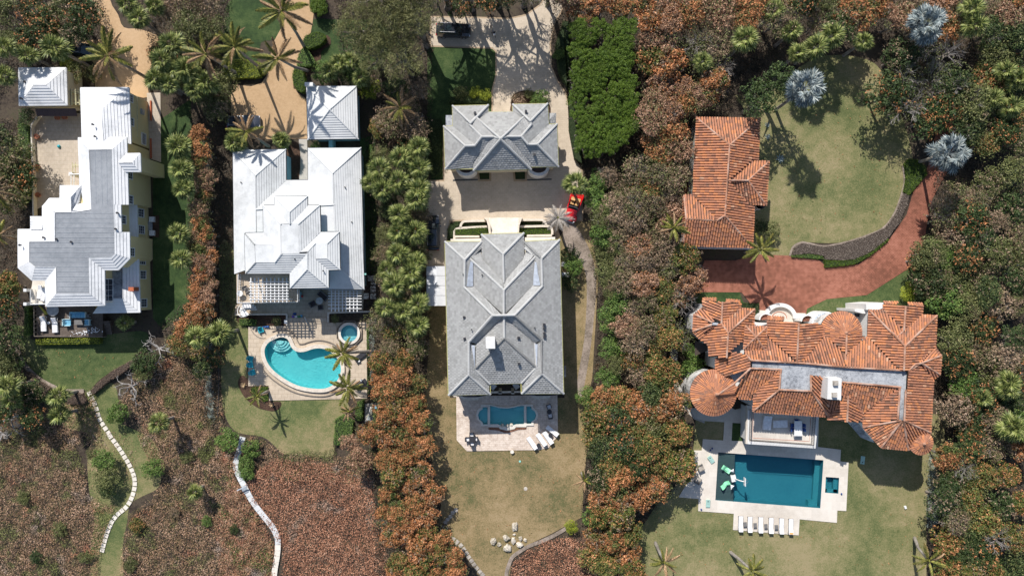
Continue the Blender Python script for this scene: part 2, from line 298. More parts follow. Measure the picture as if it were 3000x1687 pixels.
# ---------------------------------------------------------------- mesh helpers
class MB:
    def __init__(s): s.v = []; s.f = []
    def add(s, vs, fs):
        k = len(s.v); s.v += [tuple(v) for v in vs]; s.f += [tuple(i + k for i in f) for f in fs]; return s
    def box(s, c, d, rz=0.0, tilt=0.0, M=None):
        x, y, z = (q / 2 for q in d)
        vs = [Vector((a * x, b * y, e * z)) for e in (-1, 1) for b in (-1, 1) for a in (-1, 1)]
        T = Matrix.Translation(c) @ Matrix.Rotation(rz, 4, 'Z') @ Matrix.Rotation(tilt, 4, 'Y')
        if M is not None: T = M @ T
        return s.add([T @ v for v in vs], [(0, 2, 3, 1), (4, 5, 7, 6), (0, 1, 5, 4), (2, 6, 7, 3), (0, 4, 6, 2), (1, 3, 7, 5)])
    def prism(s, pl, z0, z1, bottom=False):
        pl = ccw([(p[0], p[1]) for p in pl]); n = len(pl)
        vs = [(x, y, z0) for x, y in pl] + [(x, y, z1) for x, y in pl]
        fs = [tuple(range(n, 2 * n))] + [(i, (i + 1) % n, n + (i + 1) % n, n + i) for i in range(n)]
        if bottom: fs.append(tuple(range(n))[::-1])
        return s.add(vs, fs)
    def walls(s, pl, z0, z1):
        pl = ccw([(p[0], p[1]) for p in pl]); n = len(pl)
        return s.add([(x, y, z0) for x, y in pl] + [(x, y, z1) for x, y in pl], [(i, (i + 1) % n, n + (i + 1) % n, n + i) for i in range(n)])
    def flat(s, pl, z, holes=()):
        polys = [[Vector((p[0], p[1], 0)) for p in ccw(pl)]] + [[Vector((p[0], p[1], 0)) for p in ccw(h)[::-1]] for h in holes]
        tri = tessellate_polygon(polys); vs = [(v.x, v.y, z) for p in polys for v in p]; fs = []
        for t in tri:
            a, b, c = (vs[i] for i in t)
            cr = (b[0] - a[0]) * (c[1] - a[1]) - (b[1] - a[1]) * (c[0] - a[0])
            if abs(cr) > 1e-9: fs.append(t if cr > 0 else t[::-1])
        return s.add(vs, fs)
    def tube(s, path, rad, n=6, cap=True):
        path = [Vector(p) for p in path]; m = len(path)
        if not hasattr(rad, '__len__'): rad = [rad] * m
        vs = []; fs = []; up = Vector((0, 0, 1))
        for i, p in enumerate(path):
            t = (path[min(i + 1, m - 1)] - path[max(i - 1, 0)])
            if t.length < 1e-9: t = Vector((0, 0, 1))
            t.normalize(); a = t.cross(up)
            if a.length < .05: a = t.cross(Vector((0, 1, 0)))
            a.normalize(); b = t.cross(a)
            for j in range(n):
                q = 2 * math.pi * j / n; vs.append(p + (a * math.cos(q) + b * math.sin(q)) * rad[i])
        for i in range(m - 1):
            for j in range(n):
                k = (j + 1) % n; fs.append((i * n + j, i * n + k, (i + 1) * n + k, (i + 1) * n + j))
        if cap: fs += [tuple(range(n))[::-1], tuple(range((m - 1) * n, m * n))]
        return s.add(vs, fs)
    def lathe(s, c, prof, n=16, M=None):
        vs = []; fs = []
        for r, z in prof:
            for j in range(n):
                a = 2 * math.pi * j / n; v = Vector((c[0] + r * math.cos(a), c[1] + r * math.sin(a), c[2] + z)); vs.append(M @ v if M else v)
        for i in range(len(prof) - 1):
            for j in range(n):
                k = (j + 1) % n; fs.append((i * n + j, i * n + k, (i + 1) * n + k, (i + 1) * n + j))
        fs.append(tuple(range((len(prof) - 1) * n, len(prof) * n)))
        return s.add(vs, fs)
    def mesh(s, name, mat):
        me = bpy.data.meshes.new(name); me.from_pydata(s.v, [], s.f)
        me.materials.append(MATS[mat] if isinstance(mat, str) else mat); return me
    def build(s, name, mat, parent=None, **kw):
        return link(name, s.mesh(name, mat), parent, **kw)
def link(name, data, parent=None, loc=None, rz=None, M=None, label=None, cat=None, group=None, kind=None):
    o = bpy.data.objects.new(name, data)
    COL.objects.link(o)
    if parent is not None:
        o.parent = parent
        if M is None and loc is None and parent.location.length > 0: o.matrix_parent_inverse = Matrix.Translation(-parent.location)
    if loc is not None: o.location = loc
    if rz is not None: o.rotation_euler = (0, 0, rz)
    if M is not None: o.matrix_basis = M
    for k, v in (('label', label), ('category', cat), ('group', group), ('kind', kind)):
        if v: o[k] = v
    return o
def thing(name, label, cat, loc=(0, 0, 0), rz=0.0, group=None):
    o = bpy.data.objects.new(name, None); COL.objects.link(o); o.location = loc; o.rotation_euler = (0, 0, rz)
    o.empty_display_size = .3
    o['label'] = label; o['category'] = cat
    if group: o['group'] = group
    return o
def part(mb, name, mat, root, **kw):
    """mesh given in root-local coordinates"""
    o = bpy.data.objects.new(name, mb.mesh(name, mat) if isinstance(mb, MB) else mb); COL.objects.link(o); o.parent = root
    for k, v in kw.items(): o[k] = v
    return o
def copy_tree(o, parent=None):
    c = o.copy(); COL.objects.link(c); c.parent = parent
    for ch in o.children: copy_tree(ch, c)
    return c
def nquads(V, name, mat, k=4):
    """V: (n,k,3) array -> mesh of n loose k-gons"""
    V = np.asarray(V, np.float32); n = len(V); me = bpy.data.meshes.new(name)
    me.vertices.add(n * k); me.vertices.foreach_set("co", V.reshape(-1)); me.loops.add(n * k); me.loops.foreach_set("vertex_index", np.arange(n * k, dtype=np.int32))
    me.polygons.add(n); me.polygons.foreach_set("loop_start", np.arange(n, dtype=np.int32) * k)
    try: me.polygons.foreach_set("loop_total", np.full(n, k, np.int32))
    except Exception: pass
    me.update(calc_edges=True); me.materials.append(MATS[mat]); return me
def leaves(P, Nn, size, asp=.75, jit=.5, fold=0):
    """diamond leaves at points P facing Nn (n,3)"""
    n = len(P); Nn = Nn + rng.normal(0, jit, (n, 3)); Nn /= np.linalg.norm(Nn, axis=1)[:, None] + 1e-9
    t = rng.normal(0, 1, (n, 3)); u = np.cross(Nn, t); u /= np.linalg.norm(u, axis=1)[:, None] + 1e-9; w = np.cross(Nn, u)
    s = (size * (.7 + .6 * rng.random(n)))[:, None] if not hasattr(size, '__len__') else size[:, None]
    return np.stack([P - u * s, P - w * s * asp * .6 + u * s * .1, P + u * s, P + w * s * asp * .6 + u * s * .1], 1)
# ---------------------------------------------------------------- ground and surfaces
LEVEL = [0.0]
POOLS = {}
POOLS['kidney'] = smooth(P2("h 755,335 800,318 850,318 890,340 912,385 935,430 975,462 1025,472 1080,465 1130,447 1190,433 1260,436 1330,462 1400,522 1440,590 1452,655 1440,720 1400,790 1340,835 1270,857 1190,858 1100,848 1000,825 900,780 800,715 730,655 675,580 648,500 650,430 690,370"), 3)
POOLS['spa2'] = [((W('h', 1540, 275)).x + 1.22 * math.cos(a * math.pi / 12), W('h', 1540, 275).y + 1.22 * math.sin(a * math.pi / 12)) for a in range(24)]
POOLS['main3'] = P2("g 855,1040 905,1050 945,1062 1000,1068 1050,1068 1110,1058 1160,1045 1213,1040 1213,1232 1130,1235 1095,1250 1035,1262 975,1252 940,1235 855,1235")
POOLS['west3'] = P2("g 828,1055 778,1055 775,1075 742,1100 727,1140 740,1185 775,1215 782,1238 828,1238")
POOLS['east3'] = P2("g 1240,1047 1290,1047 1293,1075 1330,1100 1342,1140 1330,1182 1293,1207 1290,1230 1240,1230")
POOLS['main4'] = P2("l 445,590 1337,657 1310,1063 420,995")
POOLS['spa4'] = P2("l 1357,798 1470,806 1463,940 1350,932")
ALLH = list(POOLS.values())
def holes_in(pl): return [h for h in ALLH if inside([h[0]], pl)[0]]
def sheet(name, pl, mat, kind='structure', z=None, rim=None, thick=0.0, **kw):
    if z is None: LEVEL[0] += 0.0033; z = LEVEL[0] + 0.01
    pl = [(p[0], p[1]) for p in pl]
    mb = MB().flat(pl, z, holes_in(pl))
    if thick: mb.walls(pl, -.02, z)
    return mb.build(name, mat, None, kind=kind, **kw)
sheet('ground', [(-700, -700), (700, -700), (700, 700), (-700, 700)], 'soil', z=0.0)
Z = lambda s, n=0: smooth(P2('z ' + s), n) if n else P2('z ' + s)
# lawns
sheet('lawn', smooth(P2("t 150,260 330,300 355,400 1050,345 1480,320 1400,560 1130,710 1000,800 930,872 860,908 740,912 540,862 400,792 300,690 230,600 170,450"), 4), 'lawn_green')
sheet('lawn', smooth(P2("t 400,900 700,1050 880,905 1130,830 1190,1000 1180,1200 1400,1320 u 1560,100 1620,300 1600,540 1430,640 1310,720 1280,900 1235,1160 1230,1700 960,1700 910,1200 950,900 900,600 880,300 t 900,1350 600,1250"), 4), 'lawn_mid')
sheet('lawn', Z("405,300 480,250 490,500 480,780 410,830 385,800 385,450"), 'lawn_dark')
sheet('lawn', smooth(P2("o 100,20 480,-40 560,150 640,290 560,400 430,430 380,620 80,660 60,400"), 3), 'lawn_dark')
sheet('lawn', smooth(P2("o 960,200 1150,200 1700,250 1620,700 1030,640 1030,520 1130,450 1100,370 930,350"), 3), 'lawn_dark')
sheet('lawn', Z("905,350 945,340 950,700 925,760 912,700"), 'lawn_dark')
sheet('lawn', Z("552,620 592,640 596,800 625,830 625,960 680,1005 870,1005 852,1070 838,1110 840,1143 800,1150 760,1142 715,1142 690,1120 660,1098 600,1088 572,1058 558,1000 556,880", 3), 'lawn_mid')
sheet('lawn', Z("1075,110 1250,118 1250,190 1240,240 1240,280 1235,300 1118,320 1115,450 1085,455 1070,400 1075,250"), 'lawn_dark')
sheet('lawn', Z("1072,770 1127,765 1130,850 1132,1000 1420,1000 1405,700 1405,600 1440,555 1485,560 1505,700 1490,950 1478,1000 1480,1100 1470,1200 1464,1300 1380,1345 1330,1368 1290,1400 1275,1480 1225,1480 1180,1410 1130,1350 1095,1335 1110,1270 1090,1200 1080,1100 1070,1000 1080,850"), 'lawn_dry')
sheet('sand_track', Z("1420,560 1450,570 1488,640 1500,710 1494,800 1482,900 1462,1000 1452,960 1470,850 1476,720 1462,660 1420,620", 3), 'sand_track')
sheet('lawn', Z("1850,240 1940,230 2010,170 2080,140 2180,150 2230,200 2280,330 2300,440 2275,510 2230,570 2150,605 2080,612 2010,612 1985,650 1900,650 1885,500 1880,300", 3), 'lawn_olive')
sheet('lawn', Z("2025,775 2080,752 2180,742 2240,702 2290,672 2330,690 2350,800 2320,830 2000,830"), 'lawn_green')
sheet('lawn', Z("1590,1500 1605,1340 1650,1270 1740,1180 1750,1050 1860,1040 2060,1050 2380,1040 2370,1200 2330,1250 2330,1500"), 'lawn_olive')
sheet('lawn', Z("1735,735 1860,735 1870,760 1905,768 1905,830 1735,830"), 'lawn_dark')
# drives and paving
sheet('gravel_drive', smooth(P2("n 860,-300 1110,-300 1110,0 1190,150 1250,280 1420,300 1640,400 1520,560 1530,700 1475,800 1490,980 1300,960 1000,960 960,880 950,640 850,620 650,620 640,560 560,470 900,410 1040,380 985,180"), 3), 'gravel')
sheet('gravel_drive', P2("o 720,-300 985,-300 975,0 950,220 930,330 890,410 850,500 810,600 785,740 765,850 790,930 885,1000 c 1090,750 620,755 o 130,1395 128,850 330,872 430,840 485,770 500,650 560,420 630,290 715,100"), 'gravel')
drive3 = Z("1085,45 1180,46 1280,50 1325,40 1360,15 1395,-40 1425,-40 1410,30 1392,60 1382,110 1385,170 1400,205 1420,235 1430,270 1445,300 1443,400 1462,430 1463,553 1130,553 1124,600 1122,668 1066,668 1076,457 1118,457 1118,320 1240,310 1240,230 1250,190 1250,130 1240,120 1085,115")
sheet('drive_border', offset(drive3, .22), 'paver_edge')
sheet('paver_drive', drive3, 'paver_drive')
sheet('courtyard', P2("a 440,480 870,480 870,1449 y 600,690 500,690 430,780 370,800 y 350,120 a 370,615"), 'courtyard_paving')
sheet('side_walk', P2("a 1560,265 1705,262 1712,1000 1590,960"), 'courtyard_paving')
sheet('garden_path', P2("c 1000,755 1088,755 1095,1190 1003,1190"), 'concrete')
sheet('garden_path', P2("j 60,830 160,820 200,1449 l 200,1449 l 150,900") if False else P2("j 55,830 165,825 175,1300 l 215,215 330,300 330,345 240,310 150,215 80,100"), 'concrete')
brick = Z("1745,735 1772,655 1850,655 1900,640 1985,643 2060,655 2080,672 2160,665 2230,612 2280,540 2300,470 2330,430 2350,360 2360,260 2440,200 2460,260 2400,400 2345,500 2328,580 2325,640 2290,672 2240,704 2180,742 2080,752 2030,776 2025,800 1900,800 1885,760 1865,735")
sheet('brick_drive', brick, 'brick_drive')
sheet('brick_court', Z("1690,440 1745,420 1745,560 1700,520"), 'brick_drive')
for sp in ("o 950,400 1100,360 1130,450 1040,520 1030,620 960,700 780,900 760,800 830,540", "h 400,720 470,760 690,830 690,985 805,1000 800,1060 740,1098 660,1090 560,1060 450,980 380,880 355,790",
           "e 1075,395 1090,300 1150,255 1250,238 1340,262 1430,320 1490,400 1495,480 1470,480 1460,470 1100,470", "c 862,870 1000,800 1000,1185 862,1190"):
    sheet('planting_bed', smooth(P2(sp), 3), 'mulch')
terr2 = P2("d 330,1150 360,730 1700,880 1680,1130 1720,1245 h 1718,160 1725,965 685,988 680,830 465,835 465,205 865,200 865,78 320,80")
sheet('pool_terrace', P2("d 330,1060 1000,880 1690,895 1680,1140 1310,1145 1312,1250 1718,1245 h 1725,965 685,988 680,830 465,835 465,205 865,195 865,70 320,70"), 'patio_tile', z=.14, thick=1)
sheet('garden_bed', P2("d 345,1175 855,1168 858,1275 385,1280 345,1230"), 'mulch', z=.10)
terr3 = P2("g 495,940 1568,930 1575,1370 1500,1440 w 1230,150 1115,172 405,183 305,75 g 500,1400")
sheet('pool_terrace', terr3, 'travertine', z=.14, thick=1)
deck4 = P2("l 240,575 305,575 315,478 487,490 497,335 330,325 250,300 190,215 560,215 590,230 700,200 1300,290 1290,545 1485,568 1480,667 1550,675 1530,1087 1455,1083 1450,1187 1135,1157 1127,1293 570,1247 577,1110 275,1088 278,985 110,970 150,900 230,800")
sheet('pool_terrace', deck4, 'coral_deck', z=.14, thick=1)
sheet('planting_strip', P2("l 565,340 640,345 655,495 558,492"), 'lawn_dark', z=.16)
sheet('entry_paving', P2("j 1310,280 1450,290 1480,255 1530,215 1600,190 1680,190 1750,220 1800,270 1830,320 1975,325 1975,420 1900,470 1310,510"), 'coral_deck', z=.12)
# ---------------------------------------------------------------- roof builder
def clip(poly, a, b, c):
    """keep a*u+b*v+c >= 0"""
    out = []; n = len(poly)
    for i in range(n):
        p = poly[i]; q = poly[(i + 1) % n]; dp = a * p[0] + b * p[1] + c; dq = a * q[0] + b * q[1] + c
        if dp >= 0: out.append(p)
        if (dp >= 0) != (dq >= 0):
            t = dp / (dp - dq); out.append((p[0] + (q[0] - p[0]) * t, p[1] + (q[1] - p[1]) * t))
    return out
class Face:
    def __init__(s, vs):
        s.vs = vs; n = Vector((0, 0, 0)); m = len(vs)
        for i in range(m):
            a, b = vs[i], vs[(i + 1) % m]
            n += Vector(((a.y - b.y) * (a.z + b.z), (a.z - b.z) * (a.x + b.x), (a.x - b.x) * (a.y + b.y)))
        n.normalize()
        if n.z < 0: n = -n; s.vs = vs[::-1]
        s.n = n; s.O = sum(vs, Vector()) / m; g = Vector((-n.x, -n.y, 0)); s.slope = g.length / max(n.z, 1e-3)
        if g.length < .02: g = Vector((0, 1, 0))
        g.normalize(); s.V = Vector((g.x, g.y, s.slope)).normalized(); s.U = s.V.cross(n).normalized()
        s.uv = [((p - s.O).dot(s.U), (p - s.O).dot(s.V)) for p in s.vs]
        s.v0 = min(q[1] for q in s.uv); s.uv = [(u, v - s.v0) for u, v in s.uv]; s.h = max(q[1] for q in s.uv)
        s.u0 = min(q[0] for q in s.uv); s.u1 = max(q[0] for q in s.uv)
    def P(s, u, v, l=0.0): return s.O + s.U * u + s.V * (v + s.v0) + s.n * l
def poly_piece(mb, F, pc, lift, vk, riser=True):
    if len(pc) < 3 or abs(area2(pc)) < .004: return
    if area2(pc) < 0: pc = pc[::-1]
    top = [F.P(u, v, lift(v)) for u, v in pc]; n = len(pc)
    vs = list(top); fs = [tuple(range(n))]
    for i in range(n):
        a, b = pc[i], pc[(i + 1) % n]
        if riser and abs(a[1] - vk) < 1e-3 and abs(b[1] - vk) < 1e-3:
            k = len(vs); vs += [F.P(*a, -.02), F.P(*b, -.02)]; fs.append((i, k, k + 1, (i + 1) % n))
    mb.add(vs, fs)
def cover_steps(F, root, mat, e=.4, t=.055, name='roof_course'):
    k = 0; vk = 0.0; off = (F.h % e) * 0
    while vk < F.h - .02:
        pc = clip(clip(F.uv, 0, 1, -vk), 0, -1, vk + e - .045)
        mb = MB(); poly_piece(mb, F, pc, lambda v: .012 + t * (1 - (v - vk) / e), vk)
        if mb.f: mb.build(name, mat, root)
        vk += e
def cover_slate(F, mb, e=.315, w=.42, t=.05):
    vk = 0.0; r = 0
    while vk < F.h - .02:
        band = clip(clip(F.uv, 0, 1, -vk), 0, -1, vk + e + .02)
        if len(band) > 2:
            lo = min(q[0] for q in band); hi = max(q[0] for q in band); u = math.floor(lo / w) * w - (r % 2) * w * .5
            while u < hi:
                g = .02; ww = w * random.choice((.8, 1, 1.2)) if False else w
                pc = clip(clip(band, 1, 0, -(u + g)), -1, 0, u + ww - g); tt = t * random.uniform(.75, 1.25)
                poly_piece(mb, F, pc, lambda v: .012 + tt * (1 - (v - vk) / e), vk); u += ww
        vk += e; r += 1
def cover_barrel(F, mb, w=.36, L=.62, hgt=.17):
    u = F.u0 + w * .5; n = len(F.uv)
    while u < F.u1:
        xs = []
        for i in range(n):
            a, b = F.uv[i], F.uv[(i + 1) % n]
            if (a[0] > u) != (b[0] > u): xs.append(a[1] + (b[1] - a[1]) * (u - a[0]) / (b[0] - a[0]))
        xs.sort()
        for i in range(0, len(xs) - 1, 2):
            lo, hi = xs[i], xs[i + 1]; v = lo - (.06 if lo < .2 else 0)
            first = True
            while v < hi - .08:
                l = L * random.uniform(.92, 1.08); l = l * random.uniform(.4, 1) if first else l; first = False; v2 = min(v + l, hi)
                j = random.uniform(-.012, .012); ra = w * .42; rb = w * .37
                vs = []
                for q, rr, dz in ((v, ra, .045), (v2 + .03, rb, 0.0)):
                    for c, h in ((-1, 0), (-.6, .78), (.6, .78), (1, 0)): vs.append(F.P(u + j + c * rr, q, dz + h * hgt * (rr / ra)))
                mb.add(vs, [(0, 1, 5, 4), (1, 2, 6, 5), (2, 3, 7, 6), (3, 2, 1, 0)]); v = v2
        u += w
def capline(a, b, root, mat, r=.16, seg=.5, name='ridge_cap', lift=.05):
    a = Vector(a); b = Vector(b); d = b - a; L = d.length
    if L < .3: return
    d.normalize(); s = d.cross(Vector((0, 0, 1))).normalized(); up = s.cross(d); k = max(1, round(L / seg)); mb = MB()
    for i in range(k):
        vs = []
        for q, rr in ((i / k, r), ((i + 1) / k + .02, r * .9)):
            c = a + d * L * q + up * lift
            for x, h in ((-1, -.25), (-.7, .5), (0, .8), (.7, .5), (1, -.25)): vs.append(c + s * x * rr + up * h * rr)
        mb.add(vs, [(0, 5, 6, 1), (1, 6, 7, 2), (2, 7, 8, 3), (3, 8, 9, 4), (0, 1, 2, 3, 4)])
    mb.build(name, mat, root)
def roof(root, faces, frame, zdef, style, eaves=None, capmat=None, capr=.16, extra_caps=(), base=None, gut=None, auto=True, seg=.5, step=(.4, .055)):
    FS = [Face(pts(f, zdef, frame)) for f in faces]
    bm = MB(); sm = MB()
    for F in FS:
        bm.add([F.P(u, v, -.035) for u, v in F.uv], [tuple(range(len(F.vs)))])
        dev = max(abs((p - F.O).dot(F.n)) for p in F.vs)
        if dev > .22: print('NONPLANAR', root.name, round(dev, 2), FS.index(F), [round((p - F.O).dot(F.n), 2) for p in F.vs])
        if F.slope < .03 or style == 'none': continue
        if style in ('white_roof', 'white_roof_two'): cover_steps(F, root, style, *step)
        elif style == 'slate': cover_slate(F, sm)
        elif style == 'terracotta': cover_barrel(F, sm)
    # fascia under every eave edge (an edge no other face shares, low and level)
    E = []
    for F in FS:
        n = len(F.vs)
        for i in range(n): E.append((F.vs[i], F.vs[(i + 1) % n], F))
    fa = MB(); gt = MB()
    def shared(a, b, F):
        for c, d, G in E:
            if G is F: continue
            if ((a - c).length < .35 and (b - d).length < .35) or ((a - d).length < .35 and (b - c).length < .35): return G
        return None
    done = []
    for a, b, F in E:
        G = shared(a, b, F)
        if G is None and abs(a.z - b.z) < .08:
            m = (a + b) / 2; low = (m - F.O).dot(F.V) - F.v0 < .25 if F.slope > .03 else False
            if low:
                dn = Vector((0, 0, .24)); fa.add([a, b, b - dn, a - dn], [(0, 1, 2, 3)])
                if gut: gt.tube([a - Vector((0, 0, .04)) - F.V * .06, b - Vector((0, 0, .04)) - F.V * .06], .07, 5)
        if G is not None and auto and capmat:
            key = ((a + b) / 2)
            if any((key - k).length < .3 for k in done): continue
            done.append(key)
            if (G.O - a).dot(F.n) < -.03: capline(a, b, root, capmat, capr, seg)
    bm.build('roof', base or style, root)
    if sm.f: sm.build('roof_tile', style, root, kind='stuff')
    if fa.f: fa.build('fascia', 'white_paint' if style != 'terracotta' else 'terracotta_cap', root)
    if gt.f: gt.build('gutter', gut, root)
    for c in extra_caps:
        pp = pts(c, zdef, frame)
        for i in range(len(pp) - 1): capline(pp[i], pp[i + 1], root, capmat, capr, seg)
def house_wall(root, spec, z, mat, inset=.45, name='wall', z0=0.0, top=True):
    pl = offset([(p.x, p.y) for p in pts(spec, z)], -inset)
    mb = MB().walls(pl, z0, z - .02)
    if top: mb.flat(pl, z - .25)
    mb.build(name, mat, root); return pl
def wall_x(pl, y, side=1):
    xs = []
    for i in range(len(pl)):
        a, b = pl[i], pl[(i + 1) % len(pl)]
        if (a[1] > y) != (b[1] > y): xs.append(a[0] + (b[0] - a[0]) * (y - a[1]) / (b[1] - a[1]))
    if not xs: return max(p[0] for p in pl)
    return max(xs) if side > 0 else min(xs)
def window(root, c, nrm, w, h, nx=3, ny=3, name='window', trim=.12):
    """window on a wall: c centre point on the wall, nrm outward horizontal"""
    c = Vector(c); nrm = Vector(nrm).normalized(); s = Vector((0, 0, 1)).cross(nrm)
    M = Matrix(((s.x, nrm.x, 0, c.x), (s.y, nrm.y, 0, c.y), (s.z, nrm.z, 1, c.z), (0, 0, 0, 1)))
    f = MB(); W2 = w / 2; H2 = h / 2
    for cx, cz, dx, dz in ((0, H2 + trim / 2, w + 2 * trim, trim), (0, -H2 - trim / 2, w + 2 * trim, trim), (-W2 - trim / 2, 0, trim, h), (W2 + trim / 2, 0, trim, h)):
        f.box((cx, .05, cz), (dx, .12, dz), M=M)
    fo = f.build(name, 'white_paint', root)
    MB().box((0, .015, 0), (w, .03, h), M=M).build('pane', 'window_glass', fo)
    g = MB()
    for i in range(1, nx): g.box((-W2 + w * i / nx, .045, 0), (.035, .03, h), M=M)
    for i in range(1, ny): g.box((0, .047, -H2 + h * i / ny), (w, .03, .035), M=M)
    if g.f: g.build('muntin', 'white_paint', fo)
    return fo
def root_at(name, label, cat, f, X, Y, group=None):
    p = W(f, X, Y, 0); return thing(name, label, cat, (p.x, p.y, 0), 0, group)
def vent(root, f, X, Y, z, r=.12, h=.35, mat='dark_metal', box=False):
    p = W(f, X, Y, z); mb = MB()
    if box: mb.box((p.x, p.y, z + .12), (r * 2, r * 2, .3))
    else: mb.lathe((p.x, p.y, z - .1), [(r, 0), (r, h), (r * 1.4, h), (r * 1.4, h + .06)], 8)
    mb.build('roof_vent', mat, root)
# ---------------------------------------------------------------- house one: yellow house, white stepped roofs
h1 = root_at('yellow_house', 'yellow house at far left with stepped white roofs and a flat grey deck', 'house', 'a', 1200, 1100)
WR = 'white_roof'
roof(h1, ["855,208 1370,205 1078,438@7.4", "855,208 1078,438@7.4 1105,770@7.4 870,770", "1370,205 1392,805 1110,800@7.4 1078,438@7.4"], 'a', 6.0, WR)
wpl = house_wall(h1, "a 855,208 1370,205 1392,805 870,770", 6.0, 'yellow_wall')
NN = 7.1
roof(h1, ["a:828,738 a:1345,735 a:1187,865@8 a:948,868@8",
          "a:1345,735 a:1365,1449 b:1205,0@8 a:1187,865@8",
          "283,0 283,0".replace('283', '1283') + " 1290,290 1213,290@8 1205,0@8" if False else "1283,0@7.6 1290,290@7.6 1213,290@8 1205,0@8",
          "1375,290 1380,570 1217,520@8 1213,290@8", "1380,570 1258,693 1180,557@8 1217,520@8", "1258,693 1110,693 942,562@8 1180,557@8",
          "1110,693 1115,1068 948,937@8 942,562@8", "1115,1068 487,1080 600,940@8 948,937@8", "487,1080 480,803 597,663@8 600,940@8",
          "480,803 340,803 375,660@8 597,663@8", "340,803 193,670 312,607@8 375,660@8", "193,670 190,260 312,392@8 312,607@8",
          "190,260 450,258 585,388@8 312,392@8", "450,258 450,10 585,85@8 585,388@8",
          "y:425,775 y:497,690 y:555,832@8", "y:497,690 y:603,690 y:718,832@8 y:555,832@8", "y:603,690 y:603,562 y:715,680@7.8 y:718,832@8",
          "y:603,562 y:820,562 y:715,680@7.8", "y:820,562 y:797,735 y:718,800@7.2 y:715,680@7.8", "y:718,770 y:855,735 y:915,808@8 y:718,832@8",
          "y:785,82 a:948,868@8 y:915,808@8 y:855,735 y:797,562"], 'b', NN, WR)
MB().flat([(p.x, p.y) for p in pts("b a:948,868 a:1187,865 1205,0 1217,520 1180,557 942,562 948,937 600,940 597,663 375,660 312,607 312,392 585,388 585,85 765,80 765,57 967,57 a:960,1400", 7.95)], 7.95).build('flat_roof', 'grey_deck_roof', h1)
# seams of the flat roof: raised strips
sm1 = MB()
dk = [(p.x, p.y) for p in pts("b 1217,520 1180,557 942,562 948,937 600,940 597,663 375,660 312,607 312,392 585,388 585,85 1205,50", 7.95)]
yy = max(p[1] for p in dk) - .5
while yy > min(p[1] for p in dk):
    xs = sorted([dk[i][0] + (dk[(i + 1) % len(dk)][0] - dk[i][0]) * (yy - dk[i][1]) / (dk[(i + 1) % len(dk)][1] - dk[i][1]) for i in range(len(dk)) if (dk[i][1] > yy) != (dk[(i + 1) % len(dk)][1] > yy)])
    for i in range(0, len(xs) - 1, 2): MB().box(((xs[i] + xs[i + 1]) / 2, yy, 7.965), (xs[i + 1] - xs[i], .045, .04)).build('roof_seam', 'machine_grey', h1)
    yy -= .66
for X in (1010, 1075, 1130):
    a = W('a', X, 870, 7.95); b = W('a', X + 12, 1440, 7.95); MB().tube([a, b], .03, 4).build('roof_seam', 'machine_grey', h1)
up = "a:828,738 a:1345,735 a:1365,1449 1283,8 1290,290 1375,290 1380,570 1258,693 1110,693 1115,1068 487,1080 480,803 340,803 193,670 190,260 322,258 322,123 450,123 450,10 y:497,690 y:603,690 y:603,562 y:797,562"
upl = house_wall(h1, 'b ' + up, NN, 'yellow_wall')
roof(h1, ["1345,905 1490,903 1405,1000@7.9 1260,1000@7.9", "1490,903 1497,1103 1405,1012@7.9 1405,1000@7.9", "1497,1103 1330,1100 1255,1005@7.9 1405,1005@7.9"], 'a', 7.3, WR)
house_wall(h1, "a 1330,905 1490,903 1497,1103 1330,1100", 7.3, 'yellow_wall', inset=.3)
roof(h1, ["322,123 450,123 450,262@7.3 322,262@7.3"], 'b', 6.9, WR)
# single-storey east wing and its terrace
roof(h1, ["a:1440,1115 b:1490,1142 b:1303,990@4.5 a:1290,1115@4.5", "b:1490,1142 b:985,1152 b:1100,990@4.5 b:1303,990@4.5"], 'b', 3.8, WR, step=(.42, .04))
MB().flat([(p.x, p.y) for p in pts("b 1100,660 1303,660 1303,990 1100,990", 4.4)], 4.4).build('terrace_floor', 'lead_roof', h1)
lpl = house_wall(h1, "b a:1440,1115 1490,1142 985,1152 985,900 a:1200,1115", 3.8, 'yellow_wall', inset=.3)
p = pts("b 1362,873 1418,873 1418,915 1362,915", 5.3)
MB().prism([(q.x, q.y) for q in p], 3.9, 5.3).build('chimney', 'brick_red', h1)
for y in (88, 265, 400, 590, 742, 1040):
    q = W('b', 1505, y, 2.2); window(h1, (wall_x(lpl, q.y), q.y, 2.25), (1, 0, 0), 1.05, 1.5)
for y in (1200, 1340):
    q = W('a', 1495, y, 2.2); window(h1, (wall_x(lpl, q.y), q.y, 2.25), (1, 0, 0), 1.05, 1.5)
for f, y in (('a', 1130), ('a', 1395), ('b', 158), ('b', 502)):
    q = W(f, 1350, y, 5.9); window(h1, (wall_x(upl, q.y), q.y, 5.9), (1, 0, 0), 1.05, 1.35)
q0 = W('b', 1140, 905, 5.5); window(h1, (wall_x([(x, y) for x, y in upl if y < W('b', 0, 640).y + 30], q0.y) if False else W('b', 1115, 905, NN).x - .45, q0.y, 5.6), (1, 0, 0), 3.0, 2.1, 4, 2)
for y in (318, 568):
    q = W('a', 1400, y, 5.0); window(h1, (wall_x(wpl, q.y), q.y, 5.0), (1, 0, 0), .95, 1.2)
q = W('a', 1550, 757, 1.4); window(h1, (wall_x(wpl, q.y), q.y, 1.7), (1, 0, 0), 1.5, 1.0, 1, 4)
q = W('a', 1545, 470, 1.6); MB().box((wall_x(wpl, q.y) + .1, q.y, 1.9), (.25, .75, .8)).build('utility_box', 'machine_grey', h1)
